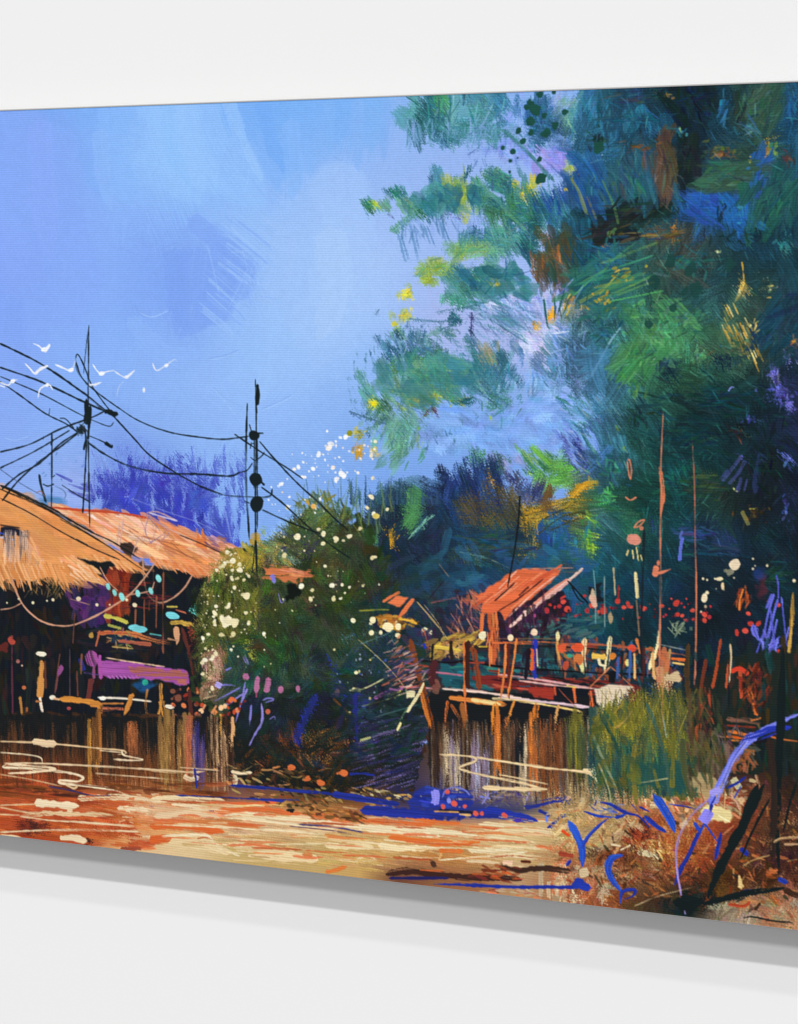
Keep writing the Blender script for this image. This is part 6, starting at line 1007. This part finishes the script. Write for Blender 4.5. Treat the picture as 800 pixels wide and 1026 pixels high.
P([690, 775, 716, 778, 728, 790, 720, 800, 700, 795], 'b8a070', rag=3, a=.85); L([735, 780, 742, 790], 8, 'b8b088', dry=.3)
D([(686, 700), (722, 690), (725, 790), (690, 795)], 70, (10, 26), (2, 5), ['4a4a2c', '3c4028', '5a5430', '2c3c30', '4a3828'], ang=84, sp=14, dry=.45, a=.75)
D([(594, 728), (612, 708), (640, 700), (640, 790), (598, 790)], 60, (8, 20), (3, 8), ['5e5c26', '6a6628', '44502e', '30483c'], ang=75, sp=35, dry=.5, a=.65)
seg('painted_branch', 'blue and violet branches painted over the river bank')
BB = '2343b0'
for q, w in (([570, 823, 577, 835, 583, 850, 584, 868], 8.5), ([583, 850, 590, 838, 600, 828, 610, 820], 5), ([585, 813, 600, 818, 618, 819], 3.4), ([602, 804, 612, 806, 626, 814, 640, 818, 652, 830], 4), ([616, 820, 628, 816], 4), ([596, 808, 598, 802], 2), ([624, 857, 614, 860, 610, 870, 614, 882, 623, 894], 9), ([622, 906, 624, 894, 636, 892, 634, 898, 624, 902], 4.5), ([655, 796, 664, 808, 672, 822, 677, 834], 9), ([646, 818, 658, 828, 668, 834], 6), ([670, 806, 685, 808, 698, 811], 2.4), ([640, 808, 652, 814], 3), ([718, 788, 714, 805, 708, 826], 5), ([707, 824, 698, 840, 690, 858, 682, 872, 676, 888], 6), ([696, 824, 702, 834], 5), ([704, 822, 714, 836, 720, 845], 3), ([723, 834, 720, 848, 717, 862], 6), ([742, 850, 748, 855, 750, 858], 6), ([728, 790, 740, 784, 748, 778], 4), ([736, 800, 744, 786], 2), ([745, 892, 758, 892], 4), ([780, 880, 790, 885], 6), ([568, 868, 572, 862], 5)):
    L(q, w*.78, BB, dry=.24, col2='2c5cd0' if w > 7 else '1c2c90', ta=(.2, .3))
D((620, 812, 26, 7), 30, (3, 9), (1, 2), ['2343b0', '6a80d0', '1c2c90'], ang=20, sp=20, dry=.3)
L([800, 716, 785, 722, 768, 730, 752, 741], 5, '7880e4', dry=.1, ta=(.3, 0)); L([758, 735, 745, 747, 734, 762, 727, 778, 718, 796, 712, 806], 9, '6a74e4', dry=.1, col2='8088ec'); L([750, 742, 735, 764, 726, 785], 2.4, '9a9cf0', dry=.2)
L([792, 729, 775, 732, 758, 738, 745, 742], 9, '2334a8', dry=.15, ta=(.4, .1)); L([711, 812, 708, 818, 704, 824], 10, '8c84ec', dry=.1); L([712, 796, 722, 790], 6, 'a098ec', dry=.3)
L([712, 800, 698, 812, 686, 828, 679, 846, 678, 866, 682, 892, 687, 916], 2.2, 'a088c8', dry=.05, ta=(.1, .3)); E(685, 825, 4, 4, 'd8c0a8', rag=.6, a=.6)
seg('painted_branch', 'black bare branches painted across the lower right corner')
K = '0e1a1c'
for q, w in (([766, 786, 754, 808, 742, 832, 728, 858, 714, 888, 710, 900], 11), ([772, 800, 762, 818, 752, 838, 742, 862], 4), ([785, 650, 783, 720, 780, 780, 779, 830, 781, 878], 9), ([800, 780, 792, 805, 785, 835], 4), ([704, 906, 725, 901, 750, 895, 786, 890], 7.5), ([676, 904, 690, 906, 704, 903], 15), ([690, 918, 697, 908], 5), ([760, 786, 748, 812, 744, 818], 7), ([745, 920, 755, 919, 775, 923, 800, 925], 2.4), ([880, 700, 860, 800, 850, 900], 10), ([830, 760, 845, 840, 840, 930], 7), ([930, 720, 920, 850, 900, 940], 12)): L(q, w*.85, K, dry=.3, ta=(.2, .3))
L([771, 740, 776, 790, 774, 860], 8, '2a201c', dry=.45)
seg()
L([786, 892, 800, 898, 830, 905], 6, '3a2418', dry=.15); L([741, 877, 742, 884, 743, 890], 5, 'dcbc7c', dry=.08, ta=(.4, .1)); L([745, 868, 755, 862, 772, 857], 1.4, 'b89058'); L([776, 844, 786, 840, 810, 839], 2.6, 'c8a070', dry=.1); L([786, 846, 800, 846], 2.4, 'b8906a', dry=.1); L([636, 908, 655, 900, 680, 893, 695, 889], 1.2, 'c8b088', dry=.1); L([730, 906, 745, 908, 752, 904], 3, 'a84024', dry=.2); L([762, 905, 757, 912], 3, '3a2418'); D((775, 875, 5, 5), 10, (4, 9), (2, 4), ['c86838', 'b85830'])
# ------------------------------------------------------------------ poles, wires and birds
K = '101c20'
seg('painted_pole', 'black utility pole painted nearest the left edge with wires tangled round it')
for q, w in (([89, 326, 88.5, 380, 88.5, 440, 90, 528], 1.5), ([89, 328, 86, 350, 84, 374], 1), ([87, 440, 85, 480, 83, 514], 1.7), ([86.5, 400, 87, 412, 86, 425], 4.6), ([90.5, 406, 90, 420, 88, 440], 3), ([85, 430, 86, 440, 84, 451], 2.4)): L(q, w, K, dry=.05, ta=(.1, .03))
D((82, 431, 5, 5), 30, (3, 9), (.9, 1.8), [K], ang=60, sp=50, dry=.05)
seg('painted_pole', 'short thin pole painted above the near thatched roof')
for q, w in (([52, 433, 52, 470, 51.5, 508], 1.5), ([39, 475, 42, 490, 46, 503], 2.6), ([43, 485, 48, 487, 54, 485], 1.3), ([49, 416, 50, 409], .8), ([53, 440, 51, 446], 2), ([53, 478, 55, 476], 1.6)): L(q, w, '1a2a34', dry=.1)
L([36, 494, 41, 492, 45, 497], 1.4, '9a6a5a', dry=.2); D((60, 455, 30, 30), 18, (1, 4), (.7, 1.2), ['4a70b0'], ang=45, sp=90, dry=.2)
L([55, 487, 63, 491, 66, 496, 64, 500], .9, '5a7aa0')
seg('painted_pole', 'black utility pole with three round knots painted right of the blue bush')
for q, w in (([248, 404, 247, 430, 246.5, 470, 247.5, 500, 250, 541], 1.8), ([256, 380, 256.5, 400, 257, 440, 256, 500, 257, 574], 1.5), ([258, 440, 258, 500, 258, 530], 1.1), ([255, 440, 254.5, 490], 1), ([258, 385, 258.5, 395, 257.5, 406], 4), ([257, 405, 257.5, 414], 1.3), ([250, 425, 252, 432], 1), ([252, 443, 251, 449, 252, 445, 255, 444], 1), ([251, 458, 256, 461, 262, 457, 265, 453], 1.3), ([242, 473, 248, 471, 253, 464], 1.3), ([253, 574, 257, 530], 1), ([256, 530, 257, 550, 257.5, 574], 2), ([245, 502, 250, 504], 1)): L(q, w, K, dry=.03, ta=(.06, .06))
E(254.6, 436, 5.6, 5, K, rot=.4, rag=.1); E(256.5, 480.5, 6.6, 6.4, K, rag=.1); E(257.6, 505, 6.6, 8, K, rag=.08); L([259, 434, 264, 434], 1.8, K); L([262, 483, 265, 486], 2.2, K)
E(256, 537, 4, 5, 'c09030', rag=.3, a=.6)
def wire(*a, lab=None, w=1.5, c=K):
    seg('painted_wire', lab); L(list(a), w, c, dry=.04, ta=(.01, .02), k=10); seg()
wire(0, 344, 40, 364, 80, 391, 104, 410, 116, 416, w=1.9); L([103, 411, 110, 413, 118, 416], 5, K, ta=(.6, .1))
wire(0, 368, 40, 382, 85, 403, 110, 414, w=1.8); wire(0, 377, 40, 394, 80, 415, 100, 424, 110, 427, 114, 423, w=1); wire(0, 382, 20, 396, 45, 414, 65, 424, 78, 433, w=1.3)
wire(0, 453, 30, 445, 60, 430, 90, 419, 105, 412, w=1.5); wire(0, 469, 35, 452, 70, 431, w=1.5); wire(2, 490, 20, 475, 40, 464, 60, 445, 78, 433, w=1.8); wire(2, 502, 18, 482, 40, 462, 60, 448, 78, 434, w=1.6)
wire(88, 386, 78, 372, 76, 360, 78, 355, 84, 366, 92, 386, 103, 402, 114, 416, w=1.3); wire(76, 362, 82, 378, 96, 392, 118, 408, 140, 422, 170, 433, 200, 438, 225, 440, 250, 437, w=1.3)
wire(112, 415, 135, 440, 150, 456, 175, 473, 200, 487, w=1.4); wire(88, 443, 105, 455, 130, 467, 165, 474, 200, 475, 230, 477, 241, 473, w=2)
wire(200, 487, 225, 496, 250, 498, 270, 497.5, 273, 490, w=1.6); wire(235, 435, 262, 453, 285, 467, 304, 480, w=1.4); wire(260, 442, 278, 463, 300, 486, 320, 504, 336, 520, 350, 532, w=1.5)
wire(262, 488, 282, 503, 306, 525, 330, 545, 352, 560, w=1.5); wire(263, 511, 285, 521, 310, 531, 322, 535, w=1.4); wire(90, 437, 100, 441, 110, 446, w=1.1); wire(60, 419, 66, 420, 74, 429, w=1)
wire(0, 470, 20, 484, 45, 498, w=.8, c='4a5a80'); wire(62, 486, 76, 495, 90, 503, w=1); wire(-80, 300, -40, 322, 0, 344, w=1.9); wire(-80, 335, 0, 368, w=1.7)
L([105, 444, 110, 447, 113, 448], 4.4, K); L([105, 413, 118, 415], 3, K)
for q in ([0, 470, 12, 468, 30, 467], [350, 412, 362, 420]): L(q, .8, '4a6a9a', dry=.2)
WB = 'eef2fc'
for q, w in ((([33, 344, 38, 346, 43, 350, 46, 352, 50, 345], 1.6)), (([25, 364, 30, 369, 35, 374, 40, 369, 48, 366], 1.7)), (([55, 365, 62, 368, 70, 371, 74, 366, 76, 359], 1.8)), (([0, 383, 8, 386, 12, 382, 18, 380], 1.8)), (([38, 399, 40, 390, 46, 386, 50, 386, 53, 391], 1.3)), (([93, 365, 97, 371, 101, 374, 108, 372, 115, 371], 1.3)), (([115, 372, 121, 376, 126, 378, 131, 375, 135, 371], 1.5)), (([89, 386, 95, 385, 102, 383], 2.4)), (([153, 364, 155, 369, 158, 371, 166, 366, 175, 360, 177, 362], 1.4))):
    seg('painted_bird', None); L(q, w, WB, dry=.05, ta=(.1, .25)); cx_, cy_ = q[len(q)//4*2], q[len(q)//4*2+1]; E(cx_+1, cy_, 2.6, 1.8, WB, rag=.3, rot=-.4)
    seg()
L([50, 345, 45, 351], 3, WB); L([36, 373, 48, 366], 2.4, WB); L([124, 382, 119, 388, 117, 397], .8, 'c8d4f4'); E(144.3, 391, 1.4, 2.4, WB); L([135, 371, 127, 377], 1.2, WB); L([0, 386, 5, 388], 1.2, WB); L([103, 373, 106, 373], 1, WB)
# ------------------------------------------------------------------ printed canvas grain
g = NZ[(PY*.9).astype(int) % BN, (PX*.9).astype(int) % BN]; g2 = NL[(PY*.7+300).astype(int) % BN, (PX*.7).astype(int) % BN]
IMG *= (1+.012*(g-.5)+.05*(R.rand(NV, NU).astype(np.float32)-.5))[..., None]
IMG = np.clip(IMG, 0, 1)
# soft unsharp so that the strokes have crisp ridges
def bx(a): return (a+np.roll(a, 1, 0)+np.roll(a, -1, 0)+np.roll(a, 1, 1)+np.roll(a, -1, 1))/5
IMG = np.clip(IMG+.35*(IMG-bx(bx(IMG))), 0, 1)
# ------------------------------------------------------------------ materials
def mat(name):
    m = bpy.data.materials.new(name); m.use_nodes = True
    return m, m.node_tree.nodes, m.node_tree.links, m.node_tree.nodes['Principled BSDF']
mp, N, K_, bs = mat('printed_canvas')
at = N.new('ShaderNodeAttribute'); at.attribute_name = 'paint'; K_.new(at.outputs['Color'], bs.inputs['Base Color'])
bs.inputs['Roughness'].default_value = .78; bs.inputs['Specular IOR Level'].default_value = .12
tc = N.new('ShaderNodeTexCoord'); sx = N.new('ShaderNodeSeparateXYZ'); K_.new(tc.outputs['Object'], sx.inputs[0])
def sine(sock, per, amp):
    a = N.new('ShaderNodeMath'); a.operation = 'MULTIPLY'; a.inputs[1].default_value = 2*math.pi/per; K_.new(sock, a.inputs[0])
    w = N.new('ShaderNodeTexNoise'); w.inputs['Scale'].default_value = 90; K_.new(tc.outputs['Object'], w.inputs['Vector'])
    c = N.new('ShaderNodeMath'); c.operation = 'MULTIPLY_ADD'; c.inputs[1].default_value = 1.2; K_.new(w.outputs['Fac'], c.inputs[0]); K_.new(a.outputs[0], c.inputs[2])
    s = N.new('ShaderNodeMath'); s.operation = 'SINE'; K_.new(c.outputs[0], s.inputs[0])
    d = N.new('ShaderNodeMath'); d.operation = 'MULTIPLY'; d.inputs[1].default_value = amp; K_.new(s.outputs[0], d.inputs[0]); return d.outputs[0]
s1, s2 = sine(sx.outputs['Z'], .0024, 1.), sine(sx.outputs['X'], .0030, .35)
ad = N.new('ShaderNodeMath'); ad.operation = 'ADD'; K_.new(s1, ad.inputs[0]); K_.new(s2, ad.inputs[1])
nz = N.new('ShaderNodeTexNoise'); nz.inputs['Scale'].default_value = 800; nz.inputs['Detail'].default_value = 2; K_.new(tc.outputs['Object'], nz.inputs['Vector'])
a2 = N.new('ShaderNodeMath'); a2.operation = 'MULTIPLY_ADD'; a2.inputs[1].default_value = .8; K_.new(nz.outputs['Fac'], a2.inputs[0]); K_.new(ad.outputs[0], a2.inputs[2])
bp = N.new('ShaderNodeBump'); bp.inputs['Strength'].default_value = WEAVE; bp.inputs['Distance'].default_value = .00022; K_.new(a2.outputs[0], bp.inputs['Height']); K_.new(bp.outputs[0], bs.inputs['Normal'])
mw, N, K_, bs = mat('wall_paint'); bs.inputs['Base Color'].default_value = (.86, .86, .86, 1); bs.inputs['Roughness'].default_value = .9; bs.inputs['Specular IOR Level'].default_value = .1
nz = N.new('ShaderNodeTexNoise'); nz.inputs['Scale'].default_value = 120; nz.inputs['Detail'].default_value = 4
bp = N.new('ShaderNodeBump'); bp.inputs['Strength'].default_value = .05; bp.inputs['Distance'].default_value = .0004
tc = N.new('ShaderNodeTexCoord'); K_.new(tc.outputs['Object'], nz.inputs['Vector']); K_.new(nz.outputs['Fac'], bp.inputs['Height']); K_.new(bp.outputs[0], bs.inputs['Normal'])
me_, N, K_, bs = mat('raw_canvas_edge'); bs.inputs['Base Color'].default_value = (.36, .355, .35, 1); bs.inputs['Roughness'].default_value = .85; bs.inputs['Specular IOR Level'].default_value = .15
nz = N.new('ShaderNodeTexNoise'); nz.inputs['Scale'].default_value = 500; bp = N.new('ShaderNodeBump'); bp.inputs['Strength'].default_value = .2; bp.inputs['Distance'].default_value = .0003; K_.new(nz.outputs['Fac'], bp.inputs['Height']); K_.new(bp.outputs[0], bs.inputs['Normal'])
mwood, N, K_, bs = mat('pine_stretcher'); bs.inputs['Roughness'].default_value = .7
wv = N.new('ShaderNodeTexNoise'); wv.inputs['Scale'].default_value = 40; cr = N.new('ShaderNodeValToRGB'); cr.color_ramp.elements[0].color = (.42, .28, .15, 1); cr.color_ramp.elements[1].color = (.6, .44, .27, 1); K_.new(wv.outputs['Fac'], cr.inputs[0]); K_.new(cr.outputs[0], bs.inputs['Base Color'])
# ------------------------------------------------------------------ objects
C = bpy.context.scene.collection
def mesh(name, V, Fc, m, parent=None, smooth=False):
    me = bpy.data.meshes.new(name); me.from_pydata(V, [], Fc); me.update(); me.materials.append(m)
    o = bpy.data.objects.new(name, me); C.objects.link(o); o.parent = parent; return o
wall = mesh('wall', [(-9, 0, -4), (9, 0, -4), (9, 0, 7), (-9, 0, 7)], [(0, 1, 2, 3)], mw)
wall['kind'] = 'structure'; wall['label'] = 'plain white wall the canvas print hangs on'
root = bpy.data.objects.new('canvas_print', None); C.objects.link(root); root.location = (CX0+WC/2, 0, ztop-HC)
root['label'] = 'wide stretched canvas print of a riverside village painting, mounted on the plain white wall'; root['category'] = 'canvas print'
ox, oz = -root.location.x, -root.location.z
YF = -TH
def grid_mesh(name, sid, parent):
    mk = SEG == sid
    if not mk.any(): return None
    vs, us = np.nonzero(mk)
    used = np.zeros((NV+1, NU+1), bool)
    for a in (0, 1):
        for c in (0, 1): used[vs+a, us+c] = True
    idx = np.full((NV+1, NU+1), -1, np.int32); k = int(used.sum()); idx[used] = np.arange(k)
    vv, uu = np.nonzero(used)
    co = np.empty((k, 3), np.float32); co[:, 0] = CX0+uu*PIT+ox; co[:, 1] = YF; co[:, 2] = ztop-vv*PIT+oz
    q = np.stack([idx[vs, us], idx[vs+1, us], idx[vs+1, us+1], idx[vs, us+1]], 1).astype(np.int32)
    me = bpy.data.meshes.new(name); me.vertices.add(k); me.vertices.foreach_set('co', co.ravel())
    nf = len(q); me.loops.add(nf*4); me.loops.foreach_set('vertex_index', q.ravel()); me.polygons.add(nf)
    me.polygons.foreach_set('loop_start', np.arange(nf, dtype=np.int32)*4); me.update(calc_edges=True)
    ca = me.color_attributes.new('paint', 'BYTE_COLOR', 'POINT')
    col = np.ones((k, 4), np.float32); col[:, :3] = CIMG[vv, uu]
    ca.data.foreach_set('color_srgb', col.ravel())
    me.materials.append(mp); o = bpy.data.objects.new(name, me); C.objects.link(o); o.parent = parent
    return o
pad = np.pad(IMG, ((0, 1), (0, 1), (0, 0)), 'edge'); pad2 = np.pad(IMG, ((1, 0), (1, 0), (0, 0)), 'edge')
CIMG = (pad+pad2+np.pad(IMG, ((0, 1), (1, 0), (0, 0)), 'edge')+np.pad(IMG, ((1, 0), (0, 1), (0, 0)), 'edge'))/4
CIMG = np.clip(CIMG+.45*(CIMG-bx(CIMG)), 0, 1)
CIMG = CIMG**GAM*GAIN
# seg clean up: merge small speckle of broad areas
counts = np.bincount(SEG.ravel(), minlength=len(SEGS))
pic = grid_mesh('picture', 0, root); pic['label'] = 'printed painting of stilt houses, river, trees and blue sky'
tot = 0
for i in range(1, len(SEGS)):
    if counts[i] < 12: continue
    nm, lab = SEGS[i]
    o = grid_mesh(nm, i, pic)
    if lab: o['label'] = lab
# the wrapped canvas edge: a rounded band round all four sides
r = .0016; x0, x1, za, zb = CX0+ox, CX0+WC+ox, ztop-HC+oz, ztop+oz
prof = [(0., YF-.00035), (r*.45, YF-.00025), (r*.85, YF+r*.4), (r, YF+r), (r, -.004), (r-.002, -.002)]
V, Fc = [], []
for d, y in prof:
    V += [(x0-d, y, za-d), (x1+d, y, za-d), (x1+d, y, zb+d), (x0-d, y, zb+d)]
for i in range(len(prof)-1):
    for j in range(4):
        a, b_ = i*4+j, i*4+(j+1) % 4; Fc.append((a, b_, b_+4, a+4))
edge = mesh('canvas_edge', V, Fc, me_, root); edge['label'] = 'pale folded canvas edge round the print'
for bx0, bx1, bz0, bz1 in ((x0+.002, x1-.002, zb-.042, zb-.002), (x0+.002, x1-.002, za+.002, za+.042), (x0+.002, x0+.042, za+.044, zb-.044), (x1-.042, x1-.002, za+.044, zb-.044)):
    V = [(x, y, z) for x in (bx0, bx1) for y in (YF+.004, -.003) for z in (bz0, bz1)]
    mesh('stretcher_bar', V, [(0, 1, 3, 2), (4, 6, 7, 5), (0, 4, 5, 1), (2, 3, 7, 6), (0, 2, 6, 4), (1, 5, 7, 3)], mwood, root)
# ------------------------------------------------------------------ camera
cam = bpy.data.cameras.new('camera'); co = bpy.data.objects.new('camera', cam); C.objects.link(co)
cam.sensor_fit = 'HORIZONTAL'; cam.sensor_width = 36; cam.lens = F/800*36
cam.shift_y = -(513-HY)/800; cam.clip_end = 100
th = math.atan2(-e[1], e[0])
co.location = (camx, -TH-camd, camz); co.rotation_euler = (math.pi/2, 0, th)
bpy.context.scene.camera = co
# ------------------------------------------------------------------ light
W = bpy.data.worlds.new('World'); bpy.context.scene.world = W; W.use_nodes = True
bg = W.node_tree.nodes['Background']; bg.inputs[0].default_value = (1, 1, 1, 1); bg.inputs[1].default_value = AMB
from mathutils import Vector
def lamp(name, elev, az, dist, size, power):
    l = bpy.data.lights.new(name, 'AREA'); l.shape = 'DISK'; l.size = size; l.energy = power
    o = bpy.data.objects.new(name, l); C.objects.link(o)
    c = Vector((.15, -TH, 1.2)); d = Vector((math.sin(az)*math.cos(elev), -math.cos(az)*math.cos(elev), math.sin(elev)))
    o.location = c+d*dist; o.rotation_euler = d.to_track_quat('Z', 'Y').to_euler()
for a in LAMPS: lamp(*a)
sc = bpy.context.scene; vs_ = sc.view_settings; vs_.view_transform = 'Standard'; vs_.look = 'None'; vs_.exposure = 0; vs_.gamma = 1
sc.cycles.max_bounces = 6
